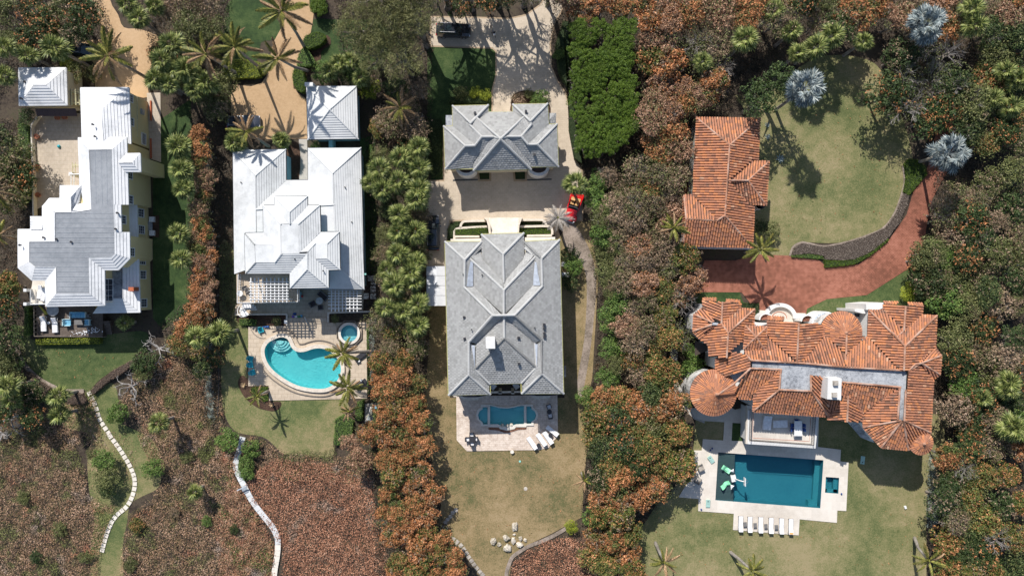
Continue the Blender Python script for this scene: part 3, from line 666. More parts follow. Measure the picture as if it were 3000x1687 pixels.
for f, X, Y in (('a', 990, 600), ('a', 1013, 727), ('b', 468, 348), ('b', 1233, 257), ('b', 762, 395), ('b', 218, 428), ('b', 605, 365), ('b', 1250, 88)):
    vent(h1, f, X, Y, 7.4 if f == 'a' else 7.95, .11, .3)
MB().box((W('a', 1460, 400).x, W('a', 1460, 550).y, 3.3), (.01, .01, .01)) and None
xw = wall_x(wpl, W('a', 0, 550, 3).y); bl = MB()
bl.box((xw + .05, (W('a', 0, 300, 3.4).y + W('a', 0, 800, 3.4).y) / 2, 3.35), (.09, abs(W('a', 0, 300, 3.4).y - W('a', 0, 800, 3.4).y), .09)); bl.build('belt_course', 'cream_paint', h1)
# west balcony of the yellow house
bz = 3.4; bal = [(p.x, p.y) for p in pts("b 335,880 345,800 490,800 490,1055 320,1055 320,900", bz)]
MB().prism(bal, bz - .25, bz).build('balcony_floor', 'stone_slab', h1)
rb = MB(); cr = pts("b 325,900 322,1055 485,1052", bz + 1.0)
rb.tube(cr, .09, 4)
for i in range(2):
    for k in range(9):
        q = cr[i].lerp(cr[i + 1], k / 8); rb.box((q.x, q.y, bz + .5), (.05, .05, 1.0))
rb.build('balcony_railing', 'white_paint', h1)
for X, Y in ((325, 1050), (325, 905)):
    q = W('b', X, Y, bz); MB().box((q.x, q.y, 2.3), (.42, .42, 4.6)).build('column', 'white_paint', h1)
# porch pergola on the courtyard side
pg = MB()
for X in (770, 800): pg.tube([W('a', X, 1000, 3), W('a', X, 1120, 3)], .06, 4)
for Y in (1028, 1045): pg.tube([W('a', 765, Y, 3.1), W('a', 850, Y, 3.1)], .06, 4)
pg.build('pergola_beam', 'cream_paint', h1)
MB().box((W('a', 747, 1122, 3.2).x, W('a', 747, 1122, 3.2).y, 1.6), (.5, .5, 3.2)).build('column', 'white_paint', h1)
pg = MB()
for X in (755, 787): pg.tube([W('a', X, 1120, 3.2), W('a', X, 1245, 3.2)], .1, 4)
pg.tube([W('a', 740, 1128, 3.22), W('a', 850, 1128, 3.22)], .12, 4); pg.build('porch_beam', 'white_paint', h1)
# front steps and planter on the east wall
for Y in (155, 300):
    q = W('b', 1612, Y, .4); MB().box((q.x, q.y, .25), (.75, .75, .5)).build('door_pillar', 'white_paint', h1)
q = W('b', 1665, 230, 0); MB().box((q.x - .1, q.y, .06), (.95, 3.2, .12)).build('door_step', 'mulch', h1)
q = W('b', 1605, 228, .1); MB().box((q.x - .1, q.y, .1), (.6, 1.4, .2)).build('door_sill', 'lead_roof', h1)
# ---- garage of the yellow house
g1 = root_at('hip_roof_garage', 'small garage with stepped white hip roof beside the yellow house, top left corner', 'garage', 'n', 430, 870)
roof(g1, ["187,685 668,683 468,857@5.4 343,857@5.4", "668,683 680,1062 468,862@5.4 468,857@5.4", "680,1062 193,1066 343,860@5.4 468,860@5.4", "193,1066 187,685 343,857@5.4"], 'n', 4.1, WR)
house_wall(g1, "n 187,685 668,683 680,1062 193,1066", 4.1, 'cream_wall', inset=.25)
Fp = pts("n 352,1092@2.9 757,1092@2.9 777,1170@2.4 372,1170@2.4")
MB().add(Fp + [p - Vector((0, 0, .08)) for p in Fp], [(3, 2, 1, 0), (0, 1, 5, 4), (1, 2, 6, 5), (2, 3, 7, 6), (3, 0, 4, 7)]).build('lean_to_roof', 'brown_metal_roof', g1)
rr = MB()
for i in range(17):
    a = Fp[0].lerp(Fp[1], (i + .5) / 17); b = Fp[3].lerp(Fp[2], (i + .5) / 17); rr.tube([a + Vector((0, 0, .02)), b + Vector((0, 0, .02))], .022, 4)
rr.build('roof_rib', 'brown_metal_roof', g1, kind='stuff')
for X, Y in ((257, 830), (218, 995)): vent(g1, 'n', X, Y, 4.7, .13, .3)
vt = root_at('cream_trellis', 'cream garden trellis spanning the gap between the small garage and the yellow house', 'pergola', 'n', 755, 980)
for X in (718, 757, 796): MB().tube([W('n', X, 900, 3), W('n', X + 6, 1060, 3)], .1, 4).build('rafter', 'cream_paint', vt)
for Y in (930, 1038): MB().tube([W('n', 690, Y, 2.86), W('n', 810, Y, 2.86)], .1, 4).build('beam', 'cream_paint', vt)
for X, Y in ((722, 930), (792, 930), (722, 1038), (792, 1038)):
    q = W('n', X, Y, 2.8); MB().box((q.x, q.y, 1.4), (.12, .12, 2.8)).build('post', 'cream_paint', vt)
# ---------------------------------------------------------------- house two: white house, aqua walls
h2 = root_at('white_house', 'white-roofed house with pale aqua walls and stacked hip roofs, second from the left', 'house', 'd', 900, 200)
W2 = 'white_roof_two'; ST2 = (.33, .06)
roof(h2, ["c:300,870 c:858,865 c:540,1140@5.6", "c:300,870 c:540,1140@5.6 d:553,560@5.6 d:435,690@5.0 d:318,735",
          "c:858,865 c:862,1190 c:545,1500@5.6 c:540,1140@5.6", "c:1097,852 c:1655,848 c:1360,1115@5.6",
          "c:1097,852 c:1360,1115@5.6 c:1365,1449@5.6 c:1100,1190", "c:862,1190 c:1100,1190 c:1365,1449@5.6 c:545,1500@5.6",
          "c:545,1500@5.6 c:1365,1449@5.6 d:1380,420@5.6 d:1400,700@5.6 d:553,560@5.6",
          "c:1655,848 d:1690,893 d:1435,680@5.6 d:1375,420@5.6 c:1360,1115@5.6", "d:1690,893 d:905,890 d:1200,690@5.6 d:1435,680@5.6"],
     'c', 4.0, W2, gut='gutter', capmat='white_roof_two', capr=.09, step=ST2, seg=3)
wall2 = house_wall(h2, "c 300,870 858,865 862,1190 1100,1190 1097,852 1655,848 d:1690,893 d:905,890 d:905,735 d:318,735", 4.0, 'aqua_wall')
T2 = 7.0
roof(h2, ["622,8 808,205@8.2 812,520@8.2 745,612@7.7 728,425@7.7 625,298", "622,8 745,5 890,205@8.2 808,205@8.2", "1088,5 1220,5 995,205@8.2 903,205@8.2",
          "1220,5 1228,290 1010,505@8.2 1000,515@8.2 995,205@8.2", "1228,290 1425,290 1302,410@7.75 1172,410@7.75 1090,500@8.1 1010,505@8.1",
          "425,302 625,298 728,425@7.7 530,425@7.7", "425,302 530,425@7.7 540,612@7.7 435,728", "435,728 540,612@7.7 745,612@7.7 812,520@8.2 1085,515@8.2 905,728",
          "905,728 905,885 1088,685@8.2 1088,515@8.2", "905,885 1313,877 1088,685@8.2", "1313,877 1312,690 1172,570@7.7 1172,415@7.75 1088,515@8.2 1088,685@8.2",
          "1425,290 1435,685 1300,570@7.75 1302,410@7.75", "1435,685 1312,690 1172,570@7.75 1300,570@7.75"], 'd', T2, W2, gut='gutter', capmat=W2, capr=.10, step=ST2, seg=.35,
     extra_caps=["622,8 808,205@8.2", "1220,5 995,205@8.2", "425,302 530,425@7.7", "435,728 540,612@7.7", "745,612@7.7 822,518@8.2"])
fl = MB()
for sp_, z_ in (("d 808,205 995,205 1000,515 812,520", 8.2), ("d 530,425 728,425 745,612 540,612", 7.72), ("d 1172,410 1302,410 1300,570 1172,570", 7.76)): MB().flat(P2(sp_, z_), z_).build('flat_roof', W2, h2)
roof(h2, ["c:742,1365 c:1088,1362 900,78@8.3", "c:742,1365 900,78@8.3 903,205@8.3 745,150", "c:1088,1362 1088,150 903,205@8.3 900,78@8.3"], 'd', T2 + .1, W2, gut='gutter', capmat=W2, capr=.10, step=ST2, seg=.35)
house_wall(h2, "d 622,8 745,5 c:742,1365 c:1088,1362 1088,5 1220,5 1228,290 1425,290 1435,685 1312,690 1313,877 905,885 905,728 435,728 425,302 625,298", T2, 'aqua_wall', z0=3.5)
for f, X, Y, z in (('c', 388, 1215, 4.7), ('c', 1490, 1265, 5.0), ('c', 1440, 1365, 5.0), ('d', 1563, 185, 4.6), ('d', 960, 578, 7.8), ('d', 1258, 700, 7.5)): vent(h2, f, X, Y, z, .07, .25)
# balcony with railing
bz = 3.2; bp = [(p.x, p.y) for p in pts("d 335,735 905,735 975,890 1000,890 1000,1040 340,1045", bz)]
MB().prism(bp, bz - .35, bz).build('balcony_floor', 'patio_tile', h2); MB().walls(offset(bp, -.5), 0, bz - .35).build('wall', 'aqua_wall', h2)
rl = MB(); rp = pts("d 355,735 345,1040 985,1030 985,895", bz + .95)
for i in range(3):
    rl.tube([rp[i], rp[i + 1]], .06, 4); rl.tube([rp[i] - Vector((0, 0, .8)), rp[i + 1] - Vector((0, 0, .8))], .04, 4); L = (rp[i + 1] - rp[i]).length
    for k in range(int(L / .35) + 1):
        q = rp[i].lerp(rp[i + 1], k / max(int(L / .35), 1)); rl.box((q.x, q.y, bz + .48), (.05, .05, .95))
rl.build('railing', 'white_paint', h2)
def pergola(root, f, xs, ys, x0, x1, y0, y1, zt, zb, posts):
    for X in xs: MB().add(*barp(W(f, X, y0, zt), W(f, X, y1, zt), .13, .16)).build('rafter', 'white_paint', root)
    for Y in ys: MB().add(*barp(W(f, x0, Y, zt + .17), W(f, x1, Y, zt + .17), .10, .12)).build('purlin', 'white_paint', root)
    for X, Y in posts:
        q = W(f, X, Y, zt); MB().box((q.x, q.y, (zt + zb) / 2 - .1), (.2, .2, zt - zb)).build('post', 'white_paint', root)
def barp(a, b, w, h):
    d = (b - a); d.normalize(); s = Vector((-d.y, d.x, 0)).normalized() * w / 2; u = Vector((0, 0, h / 2))
    vs = [a - s - u, a + s - u, a + s + u, a - s + u, b - s - u, b + s - u, b + s + u, b - s + u]
    return vs, [(0, 1, 2, 3), (7, 6, 5, 4), (0, 4, 5, 1), (1, 5, 6, 2), (2, 6, 7, 3), (3, 7, 4, 0)]
pA = root_at('white_pergola', 'white pergola lattice standing on the balcony of the white house', 'pergola', 'd', 690, 910)
pergola(pA, 'd', [572 + 42.8 * i for i in range(8)] + [490, 531], [818, 845, 880, 910, 942, 972, 1003], 470, 890, 775, 1035, 5.6, bz, [(500, 1003), (870, 1003), (500, 820), (870, 820)])
pB = root_at('white_pergola', 'smaller white pergola lattice over the patio, right of the round stone table', 'pergola', 'd', 1480, 1010)
pergola(pB, 'd', [1345, 1385, 1423, 1462, 1500, 1540, 1580, 1618], [910, 938, 967, 995, 1027, 1060, 1100], 1308, 1665, 900, 1133, 3.0, 0, [(1345, 1100), (1618, 1100)])
# spiral stair beside the balcony
ss = root_at('spiral_stair', 'white spiral stair at the lower left corner of the balcony of the white house', 'staircase', 'd', 445, 1110)
c0 = W('d', 447, 1112, 1.6)
for k in range(14):
    a = k * .42; z = .2 + k * .21
    MB().box((c0.x + .5 * math.cos(a), c0.y + .5 * math.sin(a), z), (.95, .3, .05), rz=a).build('tread', 'white_paint', ss)
MB().tube([(c0.x, c0.y, 0), (c0.x, c0.y, 4.0)], .07, 8).build('centre_post', 'white_paint', ss)
MB().tube([(c0.x + .98 * math.cos(k * .21), c0.y + .98 * math.sin(k * .21), 1.0 + k * .105) for k in range(28)], .04, 5).build('handrail', 'white_paint', ss)
q = W('d', 447, 1060, 3.1); MB().box((q.x, q.y, 3.1), (1.2, .9, .08)).build('landing', 'white_paint', ss)
# ---- cabana of house two
g2 = root_at('white_garage', 'square garage with shadow-dappled white hip roof above the white house', 'garage', 'c', 1350, 470)
roof(g2, ["1080,195 1610,193 1325,440@5.3", "1610,193 1625,748 1325,440@5.3", "1625,748 1097,755 1325,440@5.3", "1097,755 1080,195 1325,440@5.3"], 'c', 3.8, W2, gut='gutter', capmat=W2, capr=.12, step=ST2, seg=.35)
house_wall(g2, "c 1080,195 1610,193 1625,748 1097,755", 3.8, 'aqua_wall')
MB().prism(P2("c 1060,150 1147,152 1147,190 1060,188", 4.9), 0, 4.9).build('chimney', 'white_wall', g2)
# wall between garage and house
sw = root_at('garden_wall', 'low white garden wall linking the square white garage to the white house', 'wall', 'c', 1335, 800)
MB().prism(P2("c 1315,755 1355,755 1355,852 1315,852", 2), 0, 2).build('wall', 'aqua_wall', sw)
# ---------------------------------------------------------------- house three: grey slate
h3 = root_at('grey_house', 'big symmetrical house with grey slate hip roofs and a white chimney, picture centre', 'house', 'f', 1000, 1200)
SL = 'slate'
roof(h3, ["f:378,575 f:585,765@8.3 f:582,1055@8.3 f:885,1355@10.2 g:628,370@8.5 g:628,715@8.3 g:415,932",
          "f:378,575 f:762,575 f:585,765@8.3", "f:762,575 f:770,640@7.2 f:640,750@7.6 f:675,790@7.7 f:680,1050@7.8 f:582,1055@8.3 f:585,765@8.3",
          "f:640,750@7.7 f:1000,1085@9.5 f:1000,1350@9.5 f:680,1050@7.8 f:675,790@7.7", "f:582,1055@8.3 f:885,1355@10.2 f:985,1355@9.9 f:680,1050@7.8",
          "f:640,750@7.6 f:765,640@7.2 f:770,785@7.2 f:1000,1005@8.5 f:1000,1085@9.5",
          "f:762,497 f:1210,485 f:993,705@8.5", "f:762,497 f:993,705@8.5 f:1000,1005@8.5 f:770,785@7.1", "f:1210,485 f:1218,780@7.1 f:1000,1005@8.5 f:993,705@8.5",
          "f:1332,735@7.6 f:1222,640@7.2 f:1218,780@7.2 f:1000,1005@8.5 f:1000,1085@9.5",
          "f:1215,575 f:1590,555 f:1400,750@8.3", "f:1215,575 f:1400,750@8.3 f:1408,1045@8.3 f:1308,1040@7.8 f:1325,780@7.7 f:1332,735@7.6 f:1222,640@7.2",
          "f:1332,735@7.7 f:1000,1085@9.5 f:1000,1350@9.5 f:1308,1040@7.8 f:1325,780@7.7", "f:1408,1045@8.3 f:1115,1350@10.2 f:1015,1355@9.9 f:1308,1040@7.8",
          "f:1590,555 g:1632,912 g:1405,705@8.3 g:1400,350@8.5 g:1120,87@10.2 f:1408,1045@8.3 f:1400,750@8.3",
          "g:878,87@10.2 g:628,370@8.5 g:700,380@8.0 g:990,95@9.7", "g:1120,87@10.2 g:1400,350@8.5 g:1330,380@8.0 g:1010,95@9.7",
          "g:1000,90@9.6 g:1005,325@9.6 g:690,655@7.9 g:700,380@7.9", "g:1000,90@9.6 g:1330,380@7.9 g:1345,640@7.9 g:1005,325@9.6",
          "g:690,655@7.9 g:1005,325@9.6 g:1345,640@7.9 g:1187,803 g:852,812",
          "g:628,370@8.5 g:628,715@8.3 g:855,920 g:852,812 g:690,655@7.8 g:660,400@7.8", "g:1400,350@8.5 g:1345,400@7.8 g:1345,640@7.8 g:1187,803 g:1190,915 g:1405,705@8.3",
          "g:415,932 g:855,920 g:628,715@8.3", "g:1632,912 g:1190,915 g:1405,705@8.3"], 'f', 7.0, SL, gut='copper_gutter', capmat='slate_cap', capr=.18, base='slate',
     extra_caps=["g:690,655@7.9 g:1005,325@9.6 g:1345,640@7.9", "f:640,750@7.7 f:1000,1085@9.5 f:1332,735@7.7", "f:1000,1085@9.6 f:1000,1355@9.6", "f:885,1355@10.2 f:1115,1350@10.2",
                 "g:878,87@10.2 g:628,370@8.5", "g:1120,87@10.2 g:1400,350@8.5", "f:762,575 f:585,765@8.3", "f:1215,575 f:1400,750@8.3", "f:993,705@8.5 f:1000,1005@8.6", "g:1003,90@9.7 g:1005,325@9.6", "f:585,765@8.3 f:582,1055@8.3", "f:1400,750@8.3 f:1408,1045@8.3", "g:628,370@8.5 g:628,715@8.3", "g:1400,350@8.5 g:1405,705@8.3"], seg=.42)
for sp in ("f 648,780@7.9 675,790@7.75 675,868@7.75 628,868@8.0", "f 628,870@8.0 675,870@7.75 675,934@7.75 618,934@8.05", "f 618,936@8.05 675,936@7.75 675,1000@7.75 612,1000@8.1", "f 612,1002@8.1 675,1002@7.75 675,1046@7.75 605,1046@8.1",
           "f 1330,790@7.75 1345,790@7.9 1355,845@8.0 1323,845@7.75", "f 1323,847@7.75 1355,847@8.0 1365,930@8.05 1315,930@7.75", "f 1315,932@7.75 1368,932@8.05 1378,995@8.1 1312,995@7.75", "f 1312,997@7.75 1380,997@8.1 1385,1035@8.1 1310,1035@7.75",
           "g 658,400@8.0 694,402@8.0 690,645@8.0 682,560@8.0", "g 1328,388@8.0 1358,388@8.0 1352,640@8.0 1342,560@8.0"):
    v = [p + Vector((0, 0, .22)) for p in pts(sp)]; MB().add(v, [tuple(range(len(v)))]).build('flashing_panel', 'flash_metal', h3)
house_wall(h3, "f 378,575 762,575 762,497 1210,485 1215,575 1590,555 g:1632,912 g:1190,915 g:1187,803 g:852,812 g:855,922 g:415,932", 7.0, 'cream_wall')
cp = P2("g 815,322 898,322 900,430 818,430", 11.2); MB().prism(cp, 8, 11.0).build('chimney', 'white_wall', h3); MB().prism(offset(cp, .1), 11.0, 11.2, True).build('chimney_cap', 'white_wall', h3)
for X, Y, z in ((580, 105, 8.2), (585, 332, 8.2), (1428, 182, 8.3), (1428, 222, 8.3), (1430, 275, 8.3), (1430, 312, 8.3), (1155, 322, 8.9), (1160, 598, 8.3)): vent(h3, 'g', X, Y, z, .16, box=True)
for f, X, Y, z in (('f', 568, 920, 8.3), ('f', 770, 925, 8.3), ('g', 658, 235, 8.9), ('g', 1328, 218, 8.9)): vent(h3, f, X, Y, z, .07)
# covered rear bays of the grey house
for a, b in (("g 455,930 470,950 530,945 575,985 720,985 760,945 850,935 850,900 455,900", 1), ("g 1200,925 1270,930 1330,972 1470,970 1520,925 1590,925 1590,900 1200,900", 1)):
    pl = P2(a, 3.6); MB().prism(pl, 3.35, 3.6).build('bay_roof', 'coping', h3); MB().prism(offset(pl, -.45), 3.6, 3.7).build('bay_floor', 'brown_metal_roof', h3); MB().walls(offset(pl, -.3), 0, 3.35).build('wall', 'cream_wall', h3)
MB().prism(P2("g 855,892 1190,888 1190,905 855,912", 3.5), 3.2, 3.5).build('lintel', 'coping', h3)
for X in (960, 1095): q = W('g', X, 902, 3.4); MB().box((q.x, q.y, 1.75), (.42, .42, 3.5)).build('column', 'coping', h3)
# entrance stair with curved planters
es = root_at('entrance_stair', 'wide pale stone stair flanked by curved planters at the top of the grey house', 'staircase', 'f', 1000, 400)
for i in range(12):
    y0 = 318 + i * 14.2; zz = .12 + i * .17; l = 838 + (i * .6); r2 = 1160 - i * 1.2
    MB().prism(P2(f"f {l},{y0} {r2},{y0} {r2},{y0 + 14.2} {l},{y0 + 14.2}", zz), 0, zz).build('step', 'stone_slab', es)
MB().prism(P2("f 850,488 1150,488 1150,560 850,560", 2.2), 0, 2.16).build('landing', 'stone_slab', es)
for sp in ("f 785,322 830,322 858,400 862,490 842,490 832,405 815,345", "f 1200,318 1165,318 1148,395 1143,488 1160,488 1165,400 1185,345"):
    MB().prism(P2(sp, 2.3), 0, 2.3).build('stair_wall', 'coping', es)
def curb(root, line, w, z0, z1, mat, name='planter_wall'):
    """a low wall following a line"""
    n = len(line); L = []; Rr = []
    for i in range(n):
        a = Vector(line[max(i - 1, 0)]); b = Vector(line[min(i + 1, n - 1)]); d = (b - a).normalized(); s = Vector((-d.y, d.x)) * w / 2; c = Vector(line[i]); L.append(tuple(c + s)); Rr.append(tuple(c - s))
    mb = MB(); vs = []
    for z in (z0, z1): vs += [(x, y, z) for x, y in L] + [(x, y, z) for x, y in Rr]
    fs = []
    for i in range(n - 1):
        fs += [(2 * n + i, 2 * n + i + 1, 3 * n + i + 1, 3 * n + i), (i, i + 1, 2 * n + i + 1, 2 * n + i), (n + i + 1, n + i, 3 * n + i, 3 * n + i + 1)]
    fs += [(0, 2 * n, 3 * n, n), (n - 1, 2 * n - 1, 4 * n - 1, 3 * n - 1)]
    return mb.add(vs, fs).build(name, mat, root)
for sp in ("f 812,350 600,355 565,365 545,390 538,425", "f 830,412 700,418 520,432 485,450 475,480 475,560", "f 1180,345 1380,343 1420,352 1440,375 1452,402", "f 1165,415 1300,412 1460,410 1500,430 1512,460 1512,500"):
    curb(es, smooth_open(P2(sp, .9), 4), .32, 0, .9 if '3' in sp[2:7] else 1.3, 'coping')
for sp in ("f 485,518 740,518", "f 1245,510 1510,505"):
    a = P2(sp, 1.6); curb(es, a, .3, 0, 1.6, 'coping')
for sp in ("f 435,562 760,556", "f 1225,546 1545,540"):
    curb(es, P2(sp, 2.2), .5, 0, 2.2, 'stone_slab', 'window_ledge')
# ---- garage of house three
g3 = root_at('grey_garage', 'grey slate garage with four hip roofs inside the loop of the cream paver drive', 'garage', 'e', 970, 750)
roof(g3, ["380,1070 365,620 590,825@7.1", "365,620 462,618 700,820@7.1 590,825@7.1", "462,618 458,403 643,580@6.8 643,605@6.8 765,728@7.4 690,825@7.1 680,810@7.0",
          "458,403 833,395 643,580@6.8", "833,395 835,468 720,535@6.2 643,605@6.8 643,580@6.8", "643,605@6.8 720,535@6.3 965,750@8.0 890,728@7.5 765,728@7.4",
          "835,468 1097,468 1205,525@6.1 965,750@8.0 720,535@6.1", "1095,385 1462,380 1283,562@6.8", "1095,385 1283,562@6.8 1290,600@6.8 1205,525@6.2 1097,468",
          "1290,600@6.8 1185,725@7.4 1035,725@7.5 965,750@8.0 1205,525@6.3", "1462,380 1475,598 1258,810@7.1 1185,725@7.4 1290,600@6.8 1283,562@6.8",
          "1475,598 1562,598 1355,808@7.1 1258,810@7.1", "1562,598 1577,1043 1355,808@7.1",
          "1577,1043 1287,1045 1287,1000@5.6 1035,725@7.5 1185,725@7.4 1258,810@7.1 1355,808@7.1", "680,1065 380,1070 590,825@7.1 690,820@7.1 765,728@7.4 890,728@7.5 675,990@5.6",
          "680,1085 965,755@8.0 885,728@7.5 675,990@5.6", "680,1085 1285,1070 965,755@8.0", "1285,1070 1287,995@5.6 1035,725@7.5 965,755@8.0"], 'e', 5.3, SL, gut='copper_gutter', capmat='slate_cap', capr=.17, base='slate', seg=.42,
     extra_caps=["680,1085 965,752@8.1 1285,1070", "965,750@8.1 720,535@6.4", "965,750@8.1 1205,525@6.4", "765,728@7.5 890,728@7.6", "1035,725@7.6 1185,725@7.5", "833,395 643,590@6.9", "1095,385 1283,565@6.9", "690,822@7.2 765,728@7.5", "1258,810@7.2 1185,725@7.5", "590,825@7.2 690,822@7.2"])
house_wall(g3, "e 458,403 833,395 835,468 1097,468 1095,385 1462,380 1475,598 1562,598 1577,1043 1287,1045 1285,1070 680,1085 680,1065 380,1070 365,620 462,618", 5.3, 'cream_wall')
roof(g3, ["1475,480 1552,478 1476,560@5.1", "1552,478 1555,595 1478,600@4.8 1476,560@5.1"], 'e', 4.6, SL, base='slate')
MB().prism(P2("e 383,500 462,500 465,618 383,612", 4.6), 4.3, 4.6).build('side_roof', 'lead_roof', g3); MB().walls(P2("e 395,505 462,500 465,612 395,608", 4.3), 0, 4.3).build('wall', 'cream_wall', g3)
for X, Y in ((695, 478), (1235, 460), (915, 922), (1325, 920)): vent(g3, 'e', X, Y, 6.3, .16, box=True)
for c in (600, 1370):
    cc = W('e', c, 1045, 3.0); ar = [(cc.x + 1.35 * math.cos(-a * math.pi / 12), cc.y + 1.1 * math.sin(-a * math.pi / 12)) for a in range(13)]
    curb(g3, ar, .42, 0, 3.0, 'white_paint', 'bay_balcony'); MB().prism(ar, 2.3, 2.5).build('balcony_floor', 'brown_metal_roof', g3)
for a, b in ((460, 845), (1130, 1508)):
    pl = P2(f"e {a},1182 {b},1172 {b},1185 {a},1197", .1); MB().prism(pl, .02, .12).build('drain_slot', 'gutter', g3)
for a in (735, 1115):
    MB().prism(P2(f"e {a},1090 {a + 110},1085 {a + 110},1175 {a + 10},1178", .4), 0, .3).build('planter', 'green_core', g3); MB().prism(offset(P2(f"e {a},1090 {a + 110},1085 {a + 110},1175 {a + 10},1178", .4), .3), 0, .16).build('planter_edge', 'paver_edge', g3)
# awning tent west of the grey house
tn = root_at('white_tent', 'white fabric canopy tent with four roof panels against the left wall of the grey house', 'tent', 'f', 285, 1040)
yb = [832, 935, 1040, 1145, 1255]
for i in range(4):
    a = pts(f"f 180,{yb[i]}@2.7 285,{yb[i]}@3.2 390,{yb[i]}@2.7 390,{yb[i + 1] - 3}@2.7 285,{yb[i + 1] - 3}@3.2 180,{yb[i + 1] - 3}@2.7") if i else pts(f"f 180,{yb[0]}@2.7 285,{yb[0]}@3.2 390,{yb[0]}@2.7 390,{yb[1] - 3}@2.7 285,{yb[1] - 3}@3.2 176,{yb[1] - 3}@2.7")
    MB().add(a, [(0, 5, 4, 1), (1, 4, 3, 2)]).build('canopy_panel', 'tent_fabric', tn)
for X in (185, 385):
    for Y in (840, 1145, 1250): q = W('f', X, Y, 2.7); MB().box((q.x, q.y, 1.35), (.08, .08, 2.7)).build('pole', 'white_paint', tn)
# ---------------------------------------------------------------- casita and mansion with terracotta roofs
TC = 'terracotta'; CAP = 'terracotta_cap'
cs = root_at('tile_roof_guesthouse', 'narrow guesthouse with orange barrel tile roof above the brick drive', 'house', 'i', 830, 800)
roof(cs, ["510,165 1183,175 860,455@7", "510,165 860,455@7 810,1200@7 725,1255@6.7 470,985", "1183,175 1158,618 1085,622@5.5 850,828@7 860,455@7",
          "1085,622@5.2 1275,630 1055,830@6.4 860,826@6.6", "1275,630 1248,1092 1055,830@6.4", "1248,1092 1060,1085@5.3 860,832@6.6 1055,830@6.4",
          "850,828@7 1060,1085@5.5 1118,1100 1101,1540 810,1200@7", "375,985 470,985 730,1258@6.6 400,1238@6.6", "365,1518 400,1238@6.6 730,1258@6.6 810,1200@7 1101,1540",
          "372,1000 400,1238@6.6 365,1518@5"], 'i', 5.0, TC, capmat=CAP, capr=.14, base='brown_core',
     extra_caps=["400,1238@6.6 730,1258@6.6 810,1200@7", "845,828@7 1055,830@6.5", "860,455@7 810,1200@7"])
house_wall(cs, "i 510,165 1183,175 1158,618 1275,630 1248,1092 1118,1100 1101,1540 365,1518 375,985 470,985", 5.0, 'stained_wall')
MB().walls([(W('i', 1150, 1095, 3).x + .7 * math.cos(a * .4), W('i', 1150, 1095, 3).y + .7 * math.sin(a * .4)) for a in range(16)], 0, 4.6).build('round_bay', 'stained_wall', cs)
ar = MB()
for X in (560, 640, 720): q = W('i', X, 1535, 2); ar.box((q.x, q.y, 1.3), (.3, .3, 2.6))
ar.prism(P2("i 370,1530 1090,1545 1090,1562 370,1550", 2.8), 2.5, 2.8); ar.build('arcade', 'white_wall', cs)
h4 = root_at('tile_roof_mansion', 'sprawling mansion with orange barrel tile roofs, round turrets and grey metal roof strip at right', 'house', 'j', 1700, 1000)
